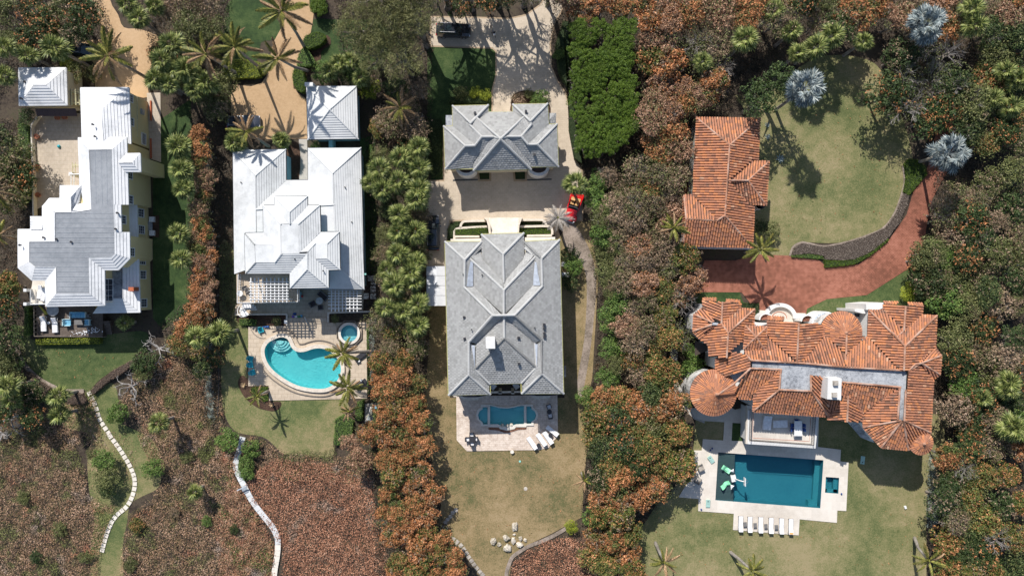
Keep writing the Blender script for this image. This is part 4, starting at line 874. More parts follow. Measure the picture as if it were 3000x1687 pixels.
F4 = ["j:525,150 j:805,170@8.2 j:790,470@8.2 j:660,400@8.2 j:525,250", "j:805,170@8.2 j:1060,185 j:1050,260 j:840,460@8.2 j:790,470@8.2",
      "j:1050,260 j:1255,270 j:885,605@8.8 j:790,470@8.3", "j:1255,270 j:1245,500 j:1100,700@7.5 j:895,880@8.7 j:870,880@8.8 j:885,605@8.8",
      "j:885,605@8.8 j:865,950@8.8 j:610,945@7.4 j:610,780@7.2 j:485,690 j:700,480@8.4 j:790,470@8.4",
      "j:525,250 j:400,340 j:660,455@8.4 j:700,440@8.4", "j:400,340 j:385,580 j:655,480@8.4", "j:385,580 j:485,690 j:665,500@8.4", "j:485,690 j:700,490@8.4 j:660,505@8.4",
      "j:1440,430 j:1885,465@8.9 j:1860,1015@8.9 j:1440,650", "j:1885,465@8.9 k:300,480 k:310,640 k:20,1000@8.7 j:1860,1015@8.9",
      "j:1110,720@7.4 j:1430,650@7.3 j:1820,1015@8.9 j:1210,990@8.9 j:1130,900@8.5", "k:315,650@7.3 k:610,900@8.8 k:620,1085@8.9 k:0,1025@8.9",
      "k:620,900@8.8 k:905,665@7.3 k:1380,1120@9 k:620,1085@8.9", "k:945,280 k:1340,660@8.8 k:1455,790@9.3 k:1440,1130@9.3 k:1380,1120@9 k:930,660",
      "k:945,280 k:1150,280 k:1440,570@8.5 k:1340,660@8.8", "k:1150,200 k:1465,230@8.4 k:1440,560@8.4 k:1150,280", "k:1465,230@8.4 k:1705,205 k:1690,350 k:1440,560@8.4",
      "k:1690,350 k:1900,365 k:1465,790@9.3 k:1340,660@8.8 k:1440,565@8.5", "k:1900,365 k:1875,800 k:1680,1000@8.3 k:1500,1140@9.1 k:1440,1130@9.3 k:1465,790@9.3",
      "k:1870,800 k:1965,925 k:1690,1030@8.5", "k:1965,925 k:1945,1190 k:1690,1030@8.5", "k:1945,1190 k:1845,1265 k:1690,1040@8.5", "k:1870,800 k:1690,1030@8.5 k:1500,1140@9.0 k:1680,990@8.2",
      "k:1490,1150@9 k:1660,1045@8.5 k:1845,1265 m:945,425 m:725,325@8.9", "m:685,40@8.9 m:665,312@8.9 m:370,380 m:375,250@7.3",
      "m:370,380 m:525,552 m:690,322@8.9", "m:525,552 m:755,572 m:715,330@8.9 m:690,322@8.9", "m:755,572 m:945,425 m:725,325@8.9 m:715,330@8.9",
      "m:190,2@8.9 m:685,40@8.9 m:375,250@7.3 m:365,335 m:75,318 m:75,150@7.8 m:190,150@7.8",
      "m:245,115@8.5 m:237,330@8.1 m:85,325@7.05 m:92,262@7.1", "m:245,115@8.5 m:378,250@7.4 m:362,335@7.05 m:237,330@8.1",
      "j:1200,1105@8.8 j:1635,1125@8.8 l:745,100@7.5 l:740,142 l:612,135 l:590,60@7.4", "j:1635,1120@8.8 l:965,62@8.8 l:740,245 l:745,90@7.5",
      "l:965,62@8.8 l:1235,75@8.8 l:1385,290 l:740,245", "l:1235,75@8.8 k:120,1200@8.8 k:365,1225@8.6 l:1378,140@7.9 l:1385,290",
      "j:705,960 j:895,870@8.6 j:1130,900@8.6 j:1200,990@8.9 j:1200,1105@8.9 j:860,1225@7.5 j:700,1155"]
roof(h4, F4, 'j', 7.0, TC, capmat=CAP, capr=.14, base='brown_core',
     extra_caps=["j:1210,992@9 k:0,1030@9 k:620,1088@9 k:1440,1135@9", "j:805,170@8.3 j:790,470@8.4", "j:885,605@8.9 j:865,950@8.8", "j:1255,270@7.1 j:885,605@8.9 j:790,470@8.4", "j:1885,465@9 j:1860,1015@9", "k:630,610@8.6 k:622,900@8.8",
                 "k:945,280@7.1 k:1455,790@9.4 k:1900,365@7.1", "k:1455,790@9.4 k:1440,1130@9.4", "k:1465,230@8.5 k:1440,565@8.6", "m:685,40@9 m:667,312@9", "m:735,60@9 m:722,322@9", "k:565,1300@8.9 m:685,40@9", "j:1200,1105@8.9 j:1635,1122@8.9", "j:1632,1122@8.9 l:965,62@8.9 l:1235,75@8.9 k:120,1200@8.9",
                 "l:740,245@7.1 l:965,62@8.9", "l:1385,290@7.1 l:1235,75@8.9", "m:370,380@7.1 m:690,322@9", "m:525,552@7.1 m:700,328@9", "m:755,572@7.1 m:715,330@9", "m:945,425@7.1 m:722,325@9", "m:245,115@8.6 m:237,330@8.2", "k:1500,1140@9.1 k:1600,1045@8.8 k:1690,1035@8.6", "k:1965,925@7.1 k:1690,1030@8.6", "k:1945,1190@7.1 k:1690,1035@8.6", "j:400,340@7.1 j:660,455@8.5", "j:385,580@7.1 j:655,490@8.5", "l:440,105@8.9 l:580,10@9 j:1200,1105@9"])
def cone(root, f, X, Y, r, z0, z1, a0=0, a1=360, ns=36, ry=None):
    c = W(f, X, Y, z1); c0 = Vector((c.x, c.y, z0)); mb = MB(); bm = MB(); w = .34; n = int(2 * math.pi * r / w)
    L = math.hypot(r, z1 - z0)
    for i in range(n):
        a = 2 * math.pi * (i + .5) / n
        if not (a0 <= math.degrees(a) <= a1): continue
        d = Vector((math.cos(a), math.sin(a), 0)); t = Vector((-d.y, d.x, 0)); v = 0.0; k = 0
        nv = (d * (z1 - z0) + Vector((0, 0, r))).normalized()
        while v < L - .1:
            l = .62 * random.uniform(.92, 1.08); v2 = min(v + l, L); vs = []
            for q, dz, sh in ((v, .045, .47), (v2 + .02, 0, .42)):
                fr = 1 - q / L; rr = max(r * fr, .02); half = max(rr / r * w * sh, .02); p = c0 + d * r * fr + Vector((0, 0, (z1 - z0) * (1 - fr)))
                for cx, h in ((-1, 0), (-.6, .78), (.6, .78), (1, 0)): vs.append(p + t * cx * half + nv * (dz + h * .11 * max(fr, .35)))
            mb.add(vs, [(0, 1, 5, 4), (1, 2, 6, 5), (2, 3, 7, 6), (3, 2, 1, 0)]); v = v2
    m = 36; ring = [c0 + Vector((math.cos(R(a0 + (a1 - a0) * i / m)) * r, math.sin(R(a0 + (a1 - a0) * i / m)) * r, 0)) for i in range(m + 1)]
    bm.add(ring + [Vector((c.x, c.y, z1))], [(i, i + 1, m + 1) for i in range(m)]); bm.add([p for p in ring] + [p - Vector((0, 0, .25)) for p in ring], [(i, i + 1, m + 2 + i, m + 1 + i) for i in range(m)])
    bm.build('turret_roof', 'brown_core', root); mb.build('turret_tile', TC, root, kind='stuff')
    q = [(c.x + (r - .4) * math.cos(i * math.pi / 15), c.y + (r - .4) * math.sin(i * math.pi / 15)) for i in range(30)]
    MB().walls(q, 0, z0).build('turret_wall', 'stained_wall', root)
    MB().lathe((c.x, c.y, z1 - .1), [(.22, 0), (.25, .12), (.12, .3), (0.02, .42)], 8).build('finial', CAP, root)
cone(h4, 'l', 435, 102, 3.15, 7.0, 8.7); cone(h4, 'k', 625, 605, 2.85, 7.0, 8.6); cone(h4, 'm', 893, 522, 1.65, 7.0, 7.9)
roof(h4, ["k:330,650@7 k:630,610@8.6 k:622,905@8.7", "k:630,610@8.6 k:900,650@7 k:622,905@8.7"], 'k', 7, TC, base='brown_core')
roof(h4, ["1130,500 1430,520 1280,660@8.9", "1430,520 1410,855 1280,660@8.9", "1410,855 1105,830 1280,660@8.9", "1105,830 1130,500 1280,660@8.9"], 'j', 8.2, TC, capmat=CAP, capr=.13, base='brown_core')
house_wall(h4, "j 1130,500 1430,520 1410,855 1105,830", 8.2, 'white_wall', inset=.25, z0=5)
roof(h4, ["k:1150,165 k:1360,170 k:1350,205@5.4 k:1150,200@5.4", "k:1500,180 k:1705,190 k:1700,230@5.4 k:1490,215@5.4", "j:530,115 j:720,120 j:720,160@6.6 j:525,155@6.6", "j:865,135 j:1060,150 j:1055,190@6.6 j:860,170@6.6", "j:1450,370 j:1680,390 j:1670,440@6.6 j:1440,430@6.6",
          "j:415,715 j:610,775@4.9 j:605,850@4.9 j:412,930"], 'j', 4.9, TC, base='brown_core')
MB().flat([(p.x, p.y) for p in pts("j 1225,1005 k:1480,1150 m:735,55 m:722,322 m:680,320 m:690,42 k:565,1300 k:365,1250 k:120,1200 k:120,1425 j:1630,1400 j:1635,1115 j:1225,1100", 8.7)], 8.7).build('metal_roof', 'lead_roof', h4)
MB().flat([(p.x, p.y) for p in pts("j 655,455 745,460 745,495 650,490", 8.45)], 8.45).build('skylight', 'lead_roof', h4)
w4 = house_wall(h4, "j 525,150 1060,185 1050,260 1255,270 1245,480 1440,430 k:300,470 k:320,640 k:900,660 k:945,280 k:1150,200 k:1705,205 k:1690,350 k:1900,365 k:1875,800 k:1965,925 k:1945,1190 k:1845,1265 m:945,425 m:755,572 m:525,552 m:370,380 m:365,335 m:75,318 l:1385,290 l:740,245 l:740,142 l:612,135 j:860,1225 700,1155 705,960 610,945 610,780 485,690 385,580 400,340 525,250", 7.0, 'white_wall')
cp = P2("k 365,1240 560,1245 l:1490,148 l:1372,142", 10.6)
MB().prism(P2("k 365,1240 560,1245 l:1490,148 l:1372,142", 10.3), 7, 10.3, True).build('chimney', 'white_wall', h4)
for X, Y in ((487, 1318),): q = W('k', X, Y, 10.8); MB().box((q.x, q.y, 10.45), (.6, .6, .5)).build('chimney_pot', 'old_slab', h4)
q = W('l', 1442, 108, 10.8); MB().box((q.x, q.y, 10.45), (.6, .6, .5)).build('chimney_pot', 'old_slab', h4)
# white wing blocks on the entrance side
for sp, z in (("k 905,195 1150,175 1150,290 1040,290 905,275", 6.2), ("k 745,265 950,270 945,330 860,330 745,300", 5.6), ("k 715,300 915,310 925,640 880,640 870,560 720,400", 3.6)):
    MB().prism(P2(sp, z), 0, z).build('stepped_wall', 'white_wall', h4)
q = W('k', 780, 352, 3.65); MB().box((q.x, q.y, 3.62), (.7, .5, .06)).build('pane', 'window_glass', h4)
st = MB()
for i in range(11):
    q = W('k', 878, 345 + i * 15, 3.7); MB().box((q.x, q.y, 3.64), (.35, .09, .05)).build('vent_slat', 'grey_wicker', h4)
# conservatory dome beside the turret
cv = root_at('glass_bay', 'curved white glazed bay window left of the round turret on the mansion entrance side', 'window', 'k', 340, 420)
c = W('k', 340, 480, 3.5)
for i in range(6):
    a, b = math.pi * i / 6 * .8 + .25, math.pi * (i + 1) / 6 * .8 + .2
    MB().add([(c.x + 1.7 * math.cos(a), c.y + 1.6 * math.sin(a), 3.0), (c.x + 1.7 * math.cos(b), c.y + 1.6 * math.sin(b), 3.0), (c.x + .5 * math.cos(b), c.y + .4 * math.sin(b), 4.0), (c.x + .5 * math.cos(a), c.y + .4 * math.sin(a), 4.0)], [(0, 1, 2, 3)]).build('pane', 'sky_glass', cv)
curb(cv, [(c.x + 1.78 * math.cos(t * .157), c.y + 1.68 * math.sin(t * .157)) for t in range(21)], .22, 0, 3.1, 'white_paint', 'frame')
for i in range(7): a = math.pi * i / 6 * .8 + .22; MB().tube([(c.x + 1.72 * math.cos(a), c.y + 1.62 * math.sin(a), 3.05), (c.x + .5 * math.cos(a), c.y + .4 * math.sin(a), 4.05)], .05, 4).build('glazing_bar', 'white_paint', cv)
# entrance portico
ep = root_at('entrance_portico', 'round white entrance terrace with curved wall on the brick drive side of the mansion', 'porch', 'j', 1640, 330)
c = W('j', 1640, 400, 1.0)
curb(ep, [(c.x + 2.15 * math.cos(t * math.pi / 20), c.y + 1.95 * math.sin(t * math.pi / 20)) for t in range(21)], .55, 0, .7, 'white_wall', 'curved_wall')
curb(ep, [(c.x + 1.1 * math.cos(t * math.pi / 14), c.y + .95 * math.sin(t * math.pi / 14)) for t in range(15)], .07, .1, .18, 'brick_red', 'brick_inlay')
for X, Y in ((1420, 420), (2010, 440)):
    c = W('j', X, Y, 2.5); ring = [(c.x + .95 * math.cos(t * math.pi / 9), c.y + .9 * math.sin(t * math.pi / 9)) for t in range(10)]
    curb(ep, ring, .2, 0, 2.6, 'white_wall', 'balcony_wall'); MB().prism(ring, 2.0, 2.2).build('balcony_floor', 'brick_drive', ep)
# pool terrace balcony of the mansion
bz = 3.7; tb = [(p.x, p.y) for p in pts("l 690,195 745,200 740,245 1290,285 1272,560 680,520", bz)]
MB().prism(tb, bz - .5, bz).build('balcony_floor', 'coral_deck', h4); MB().walls(offset(tb, -.35), 0, bz - .5).build('wall', 'white_wall', h4)
rp = pts("l 735,235 725,495 1258,533 1275,290", bz + 1)
rl = MB()
for i in range(3):
    rl.tube([rp[i], rp[i + 1]], .04, 4); rl.tube([rp[i] - Vector((0, 0, .85)), rp[i + 1] - Vector((0, 0, .85))], .03, 4); L = (rp[i + 1] - rp[i]).length
    for k in range(int(L / .22)): q = rp[i].lerp(rp[i + 1], k / int(L / .22)); rl.box((q.x, q.y, bz + .5), (.025, .025, 1))
rl.build('railing', 'dark_metal', h4)
curb(h4, [(p.x, p.y) for p in pts("l 710,235 700,508 1265,545 1283,290", bz)], .45, bz, bz + .12, 'white_wall', 'parapet')
curb(h4, [(p.x, p.y) for p in pts("l 745,255 738,470 1220,500 1232,300", bz)], .06, bz, bz + .012, 'brick_red', 'brick_inlay')
awn = root_at('metal_awning', 'slanted grey metal awning below the lower right turret of the mansion', 'awning', 'm', 370, 410)
a = pts("m 262,360@4.2 300,330@4.6 370,385@4.6 470,510@3.6 450,505@3.4 350,465@3.4")
MB().add(a, [tuple(range(6))]).build('awning_sheet', 'lead_roof', awn)
for i in range(8): MB().tube([Vector(a[1]).lerp(a[3], i / 8) + Vector((0, 0, .04)), Vector(a[0]).lerp(a[4], i / 8) + Vector((0, 0, .04))], .03, 4).build('rib', 'machine_grey', awn)
# ---------------------------------------------------------------- pools
def pool(name, label, key, wz, depth, basin_m, wmat, rim=None, rim_z=.16, rim_m='coping', steps=(), rz0=.0, root=None):
    pl = POOLS[key]; cx = sum(p[0] for p in pl) / len(pl); cy = sum(p[1] for p in pl) / len(pl)
    t = root or thing(name, label, 'swimming pool', (cx, cy, 0))
    MB().flat(pl, -depth).build('pool_floor', basin_m, t)
    w = MB().walls(pl, -depth, rim_z - .02); w.f = [f[::-1] for f in w.f]; w.build('pool_side', basin_m, t)
    if rim is not None:
        MB().flat(rim, rim_z, [pl]).walls(rim, rz0, rim_z).build('coping', rim_m, t)
    for k, (sp, z, m) in enumerate(steps): MB().prism(P2(sp) if isinstance(sp, str) else sp, -depth, z).build('pool_step', m, t)
    MB().flat(pl, wz).build('water', wmat, t); return t
k2 = POOLS['kidney']; crn = smooth(P2("h 765,330 800,322 850,322 885,342"), 2)
def arc_poly(f, X, Y, r, a0, a1, n=14):
    c = W(f, X, Y, 0); return [(c.x + r * math.cos(R(a0 + (a1 - a0) * i / n)), c.y + r * math.sin(R(a0 + (a1 - a0) * i / n))) for i in range(n + 1)] + [(c.x, c.y)]
pool('kidney_pool', 'bright turquoise kidney-shaped pool with raised stone rim below the white house', 'kidney', .30, .9, 'basin_turq', 'water_clear', rim=offset(k2, .55), rim_z=.45,
     steps=[(arc_poly('h', 800, 350, 1.75 - .38 * i, 188, 352), -.45 + i * .18, 'basin_step') for i in range(4)])
curb(bpy.data.objects['kidney_pool'], offset(k2, 1.15)[12:95], .12, 0, .3, 'stain_timber', 'outer_rim')
sp2 = pool('round_spa', 'small round turquoise spa with raised rim, upper right of the kidney pool', 'spa2', .40, .5, 'basin_pale', 'water_clear', rim=offset(POOLS['spa2'], .38), rim_z=.55,
           steps=[(arc_poly('h', 1540, 275, 1.22, 20, 380, 30)[:-1], -.15, 'basin_pale'), ], rim_m='stone_slab')
c = W('h', 1540, 275); MB().flat([(c.x + .72 * math.cos(a * .3), c.y + .72 * math.sin(a * .3)) for a in range(21)], -.145).build('spa_well', 'basin_step', sp2)
oc = [(c.x + 1.95 * math.cos(R(22.5 + 45 * i)), c.y + 1.95 * math.sin(R(22.5 + 45 * i))) for i in range(8)]
curb(sp2, oc + oc[:1], .10, 0, .42, 'stain_timber', 'outer_rim')
cop3 = P2("g 755,1030 852,1030 905,1040 950,1053 1000,1059 1050,1059 1105,1050 1160,1036 1215,1030 1310,1028 1313,1060 1352,1095 1364,1140 1352,1190 1318,1215 1318,1255 1240,1255 1240,1270 1130,1270 1112,1290 1035,1308 960,1290 945,1272 835,1270 835,1258 757,1258 755,1225 715,1190 705,1140 718,1088 755,1060", .3)
t3 = thing('teal_pool', 'teal pool with curved ends and pale coping on the terrace below the grey house', 'swimming pool', tuple(W('g', 1030, 1140)))
MB().flat(cop3, .30, [POOLS['main3'], POOLS['west3'], POOLS['east3']]).walls(cop3, 0, .30).build('coping', 'stone_slab', t3)
pool('', '', 'main3', .17, .75, 'basin_teal', 'water_dark', root=t3, rim_z=.3, steps=[("g 855,1050 980,1070 960,1095 905,1105 855,1100", -.3, 'basin_step'), ("g 1100,1065 1213,1050 1213,1100 1160,1105 1110,1095", -.3, 'basin_step')])
for kk, X in (('west3', 785), ('east3', 1285)):
    pool('', '', kk, .17, .7, 'basin_teal', 'water_dark', root=t3, rim_z=.3, steps=[(offset(POOLS[kk], -.12), -.35, 'basin_step'), (offset([(W('g', X, 1145).x + 1.0 * math.cos(a * .4), W('g', X, 1145).y + 1.0 * math.sin(a * .4)) for a in range(16)], 0), -.3, 'basin_teal')])
MB().prism(P2("g 837,1272 945,1274 960,1292 1035,1310 1115,1292 1132,1272 1240,1272 1238,1292 1150,1300 1050,1330 1010,1330 930,1305 837,1298", .2), 0, .2).build('rock_cascade', 'brown_stone', t3)
for X, Y in ((985, 1252), (1035, 1258), (1080, 1248)):
    q = W('g', X, Y, .3); MB().lathe((q.x, q.y, .2), [(.3, 0), (.26, .14), (.1, .2)], 7).build('boulder', 'coral_rock', t3)
t4 = pool('rectangular_pool', 'large rectangular deep blue pool with grey shallow shelf below the mansion balcony', 'main4', .04, 1.5, 'basin_deep', 'water_dark', rim_z=.14,
          steps=[("l 446,591 591,602 575,1006 421,995", -.12, 'basin_shelf'), ("l 1290,654 1337,657 1310,1063 1268,1060", -1.0, 'basin_side4'), ("l 1225,1010 1300,1015 1298,1062 1222,1056", -.5, 'basin_side4')])
for i in range(4):
    MB().prism(P2(f"l {545 + i * 14},603 {559 + i * 14},604 {556 + i * 14},660 {542 + i * 14},659"), -1.5, -.14 - .13 * i).build('pool_step', 'basin_side4', t4)
    MB().prism(P2(f"l {522 + i * 14},930 {536 + i * 14},931 {532 + i * 14},1003 {518 + i * 14},1002"), -1.5, -.14 - .13 * i).build('pool_step', 'basin_side4', t4)
s4 = pool('square_spa', 'small square spa sunk in the deck at the right end of the rectangular pool', 'spa4', .05, .9, 'basin_deep', 'water_dark', rim_z=.14,
          steps=[("l 1357,798 1380,800 1375,933 1350,932", -.3, 'basin_side4'), ("l 1434,802 1470,806 1463,940 1430,937", -.3, 'basin_side4'), ("l 1357,905 1465,912 1463,940 1350,932", -.3, 'basin_side4')])
# ---------------------------------------------------------------- vehicles
def car(name, label, f, X, Y, ang, L=4.9, Wd=1.95, H=1.72, paint='car_black', roofm=None, hood=.24, tail=.06, boxy=.86):
    p = W(f, X, Y, .8); t = thing(name, label, 'car', (p.x, p.y, 0), R(ang)); hw = Wd / 2
    zb = .32; belt = H * .58
    st = [(-L / 2, .80, belt * .80), (-L / 2 + .12, .93, belt * .97), (-L * .3, 1.0, belt), (0, 1.0, belt), (L * .22, 1.0, belt * .99), (L / 2 - hood * L * .5, .98, belt * .93), (L / 2 - .35, .92, belt * .84), (L / 2 - .08, .80, belt * .68), (L / 2, .66, belt * .5)]
    mb = MB(); vs = []; n = 8
    for x, w, z in st:
        for yy, zz in ((-w, zb), (-w * 1.0, zb + (z - zb) * .65), (-w * .93, z), (-w * .5, z + .045), (w * .5, z + .045), (w * .93, z), (w * 1.0, zb + (z - zb) * .65), (w, zb)): vs.append((x, yy * hw, zz))
    fs = []
    for i in range(len(st) - 1):
        for j in range(n - 1): fs.append((i * n + j, (i + 1) * n + j, (i + 1) * n + j + 1, i * n + j + 1))
    fs += [tuple(range(n)), tuple(range((len(st) - 1) * n, len(st) * n))[::-1]]
    mb.add(vs, fs); part(mb, 'body', paint, t)
    x0, x1 = -L / 2 + tail * L, L / 2 - hood * L          # glasshouse from tail to cowl
    r0, r1 = x0 + .28 * (1.9 - boxy), x1 - .85
    def quad(a, b, c, d): return MB().add([a, b, c, d], [(0, 1, 2, 3)])
    bw, tw = hw * .90, hw * .74; zr = H - .03
    part(quad((x1, -bw, belt + .03), (x1, bw, belt + .03), (r1, tw, zr), (r1, -tw, zr)), 'windscreen', 'car_glass', t)
    part(quad((x0, bw, belt + .03), (x0, -bw, belt + .03), (r0, -tw, zr), (r0, tw, zr)), 'rear_window', 'car_glass', t)
    for s in (-1, 1): part(quad((x0, s * bw, belt + .02), (x1, s * bw, belt + .02), (r1, s * tw, zr), (r0, s * tw, zr)), 'side_window', 'car_glass', t)
    rf = MB().add([(r0 - .04, -tw, zr), (r1 + .04, -tw, zr), (r1 + .04, tw, zr), (r0 - .04, tw, zr), (r0 + .1, -tw * .7, H + .03), (r1 - .1, -tw * .7, H + .03), (r1 - .1, tw * .7, H + .03), (r0 + .1, tw * .7, H + .03)], [(4, 5, 6, 7), (0, 1, 5, 4), (1, 2, 6, 5), (2, 3, 7, 6), (3, 0, 4, 7)])
    part(rf, 'roof_panel', roofm or paint, t)
    part(MB().box(((r0 + r1) / 2 + .1, 0, H + .035), (.9, tw * 1.1, .02)), 'sunroof', 'car_glass', t)
    for s in (-1, 1):
        part(MB().tube([(r0 + .1, s * tw * .88, H + .05), (r1 - .15, s * tw * .88, H + .05)], .022, 5), 'roof_rail', 'rim_metal', t)
        part(MB().box((x1 - .35, s * (hw + .10), belt + .08), (.16, .22, .14)), 'wing_mirror', paint, t)
        part(MB().box((L / 2 - .16, s * hw * .66, belt * .66), (.2, .34, .12), rz=-s * .35), 'headlight', 'lamp_white', t)
        part(MB().box((-L / 2 + .04, s * hw * .74, belt * .8), (.12, .26, .2)), 'tail_light', 'lamp_red', t)
        for xx in (-L * .29, L * .31):
            M = Matrix.Translation((xx, s * (hw - .12), .36)) @ Matrix.Rotation(math.pi / 2, 4, 'X')
            w = part(MB().lathe((0, 0, -.13), [(.22, 0), (.36, 0), (.37, .05), (.37, .21), (.36, .26), (.22, .26)], 18, M), 'wheel', 'tyre', t)
            part(MB().lathe((0, 0, .135 if s < 0 else -.137), [(.21, 0), (.2, .01), (.05, .02)], 10, M), 'rim', 'rim_metal', w)
    part(MB().box((L / 2 - .02, 0, .5), (.08, 1.1, .22)), 'grille', 'dark_metal', t)
    return t
car('parked_car', 'black SUV with silver roof rails parked in tree shade on the upper paver drive', 'S', 1328, 89, -2, 5.0, 2.0, 1.78)
car('parked_car', 'long black SUV parked on the paver lane between the palms and the grey house', 'S', 1268, 682, 90, 5.1, 2.05, 1.8)
car('parked_car', 'dark grey hatchback half under a coconut palm on the gravel court of the white house', 'S', 712, 357, 2, 4.9, 1.9, 1.6, paint='car_grey')
car('parked_car', 'black SUV parked on gravel beside the small hip-roofed garage at top left', 'S', 240, 147, -4, 4.8, 1.95, 1.8)
# red convertible
p = W('S', 1680, 606, .6); rc = thing('red_convertible', 'bright red open-top vintage roadster with tan seats on the cream paver court', 'car', (p.x, p.y, 0), R(-108))
def loft(st, n=8, zb=.28):
    vs = []; fs = []
    for x, w, z in st:
        for yy, zz in ((-w, zb), (-w, zb + (z - zb) * .6), (-w * .9, z), (-w * .45, z + .03), (w * .45, z + .03), (w * .9, z), (w, zb + (z - zb) * .6), (w, zb)): vs.append((x, yy, zz))
    for i in range(len(st) - 1):
        for j in range(n - 1): fs.append((i * n + j, (i + 1) * n + j, (i + 1) * n + j + 1, i * n + j + 1))
    fs += [tuple(range(n)), tuple(range((len(st) - 1) * n, len(st) * n))[::-1]]; return MB().add(vs, fs)
part(loft([(.35, .82, .92), (1.0, .80, .90), (1.7, .66, .84), (2.1, .42, .74), (2.2, .3, .6)]), 'bonnet', 'car_red', rc)
part(loft([(-2.15, .5, .6), (-2.0, .78, .78), (-1.5, .84, .88), (-1.25, .84, .9)]), 'boot_lid', 'car_red', rc)
for s in (-1, 1):
    part(MB().box((-.45, s * .84, .62), (1.7, .14, .58)), 'door', 'car_red', rc)
    w = part(loft([(1.15, .13, .6), (1.35, .2, .8), (1.75, .21, .82), (2.1, .14, .6)], zb=.3), 'front_wing', 'car_red', rc); w.location = (0, s * .78, 0)
    w = part(loft([(-2.1, .12, .55), (-1.8, .18, .84), (-1.3, .18, .86), (-1.0, .12, .7)], zb=.3), 'rear_wing', 'car_red', rc); w.location = (0, s * .82, 0)
    part(MB().lathe((2.12, s * .72, .62), [(.12, 0), (.12, .1), (.04, .14)], 10), 'headlight', 'lamp_white', rc)
    part(MB().box((-.55, s * .38, .55), (.55, .58, .2)), 'seat', 'tan_leather', rc); part(MB().box((-.86, s * .38, .82), (.16, .58, .5), tilt=-.2), 'seat_back', 'tan_leather', rc)
    for xx in (-1.45, 1.5):
        M = Matrix.Translation((xx, s * .82, .33)) @ Matrix.Rotation(math.pi / 2, 4, 'X'); w = part(MB().lathe((0, 0, -.1), [(.2, 0), (.33, 0), (.33, .2), (.2, .2)], 16, M), 'wheel', 'tyre', rc)
        part(MB().lathe((0, 0, .1 if s < 0 else -.11), [(.19, 0), (.05, .02)], 10, M), 'rim', 'rim_metal', w)
part(MB().box((-.5, 0, .36), (1.9, 1.55, .1)), 'cabin_floor', 'black_cloth', rc); part(MB().box((-1.15, 0, .8), (.35, 1.4, .26)), 'rear_shelf', 'tan_leather', rc)
part(MB().box((.28, 0, .86), (.2, 1.5, .14)), 'dashboard', 'car_red', rc)
part(MB().add([(.42, -.74, .92), (.42, .74, .92), (.12, .66, 1.28), (.12, -.66, 1.28)], [(0, 1, 2, 3)]), 'windscreen', 'car_glass', rc)
part(MB().tube([(.42, -.76, .92), (.12, -.68, 1.3), (.12, .68, 1.3), (.42, .76, .92)], .025, 5), 'windscreen_frame', 'rim_metal', rc)
part(MB().lathe((.02, .38, .86), [(.19, 0), (.2, .02), (.19, .04)], 14), 'steering_wheel', 'black_cloth', rc)
part(MB().box((-2.15, 0, .7), (.5, 1.1, .1)), 'luggage_rack', 'tan_leather', rc)
part(MB().box((2.28, 0, .42), (.1, 1.5, .1)), 'bumper', 'rim_metal', rc)
# ---------------------------------------------------------------- furniture
def root2(name, label, cat, f, X, Y, ang=0, z=0.0, group=None):
    p = W(f, X, Y, z + .3); return thing(name, label, cat, (p.x, p.y, z), R(ang), group)
def lounger(label, f, X, Y, ang, z=.14, frame='white_paint', cush='white_cushion', L=1.95, Wd=.68, back=.35, group=None, pillow=None, name='sun_lounger'):
    """head towards local -x"""
    t = root2(name, label, 'sun lounger', f, X, Y, ang, z, group)
    fr = MB()
    for s in (-1, 1): fr.box((0, s * (Wd / 2), .28), (L, .05, .06))
    for s in (-1, 1): fr.box((s * (L / 2 - .02), 0, .28), (.05, Wd, .06))
    part(fr, 'frame', frame, t)
    part(MB().box((L * .15, 0, .35), (L * .68, Wd * .92, .09)), 'cushion', cush, t)
    part(MB().box((-L * .33, 0, .35 + back * .35), (L * .34, Wd * .92, .09), tilt=back), 'backrest', cush, t)
    if pillow: part(MB().box((-L * .40, 0, .44 + back * .5), (.28, Wd * .75, .09), tilt=back), 'pillow', pillow, t)
    for sx in (-1, 1):
        for sy in (-1, 1): part(MB().box((sx * (L / 2 - .12), sy * (Wd / 2 - .03), .13), (.05, .05, .26)), 'leg', frame, t)
    return t
def table(label, f, X, Y, ang=0, z=.14, d=(.6, .6), h=.5, mat='white_paint', round_=False, cat='table', name='side_table', legs=True, topm=None):
    t = root2(name, label, cat, f, X, Y, ang, z)
    if round_: part(MB().lathe((0, 0, h - .04), [(d[0] / 2, 0), (d[0] / 2, .05)], 18), 'tabletop', topm or mat, t); part(MB().lathe((0, 0, 0), [(.12, 0), (.05, .05), (.04, h - .05), (.1, h - .04)], 8), 'pedestal', mat, t)
    else:
        part(MB().box((0, 0, h), (d[0], d[1], .05)), 'tabletop', topm or mat, t)
        if legs:
            for sx in (-1, 1):
                for sy in (-1, 1): part(MB().box((sx * (d[0] / 2 - .05), sy * (d[1] / 2 - .05), h / 2), (.05, .05, h)), 'leg', mat, t)
    return t
def chair(label, f, X, Y, ang, z=.14, mat='grey_wicker', seat=None, d=.62, h=.8, arms=True, cat='chair', name='patio_chair'):
    """faces local +x"""
    t = root2(name, label, cat, f, X, Y, ang, z)
    part(MB().box((0, 0, .40), (d, d, .12)), 'seat', seat or mat, t); part(MB().box((-d / 2 + .02, 0, .62), (.1, d, .48), tilt=-.15), 'backrest', mat, t)
    if arms:
        for s in (-1, 1): part(MB().box((0, s * d / 2, .52), (d, .08, .22)), 'armrest', mat, t)
    for sx in (-1, 1):
        for sy in (-1, 1): part(MB().box((sx * (d / 2 - .04), sy * (d / 2 - .04), .17), (.05, .05, .34)), 'leg', mat, t)
    return t
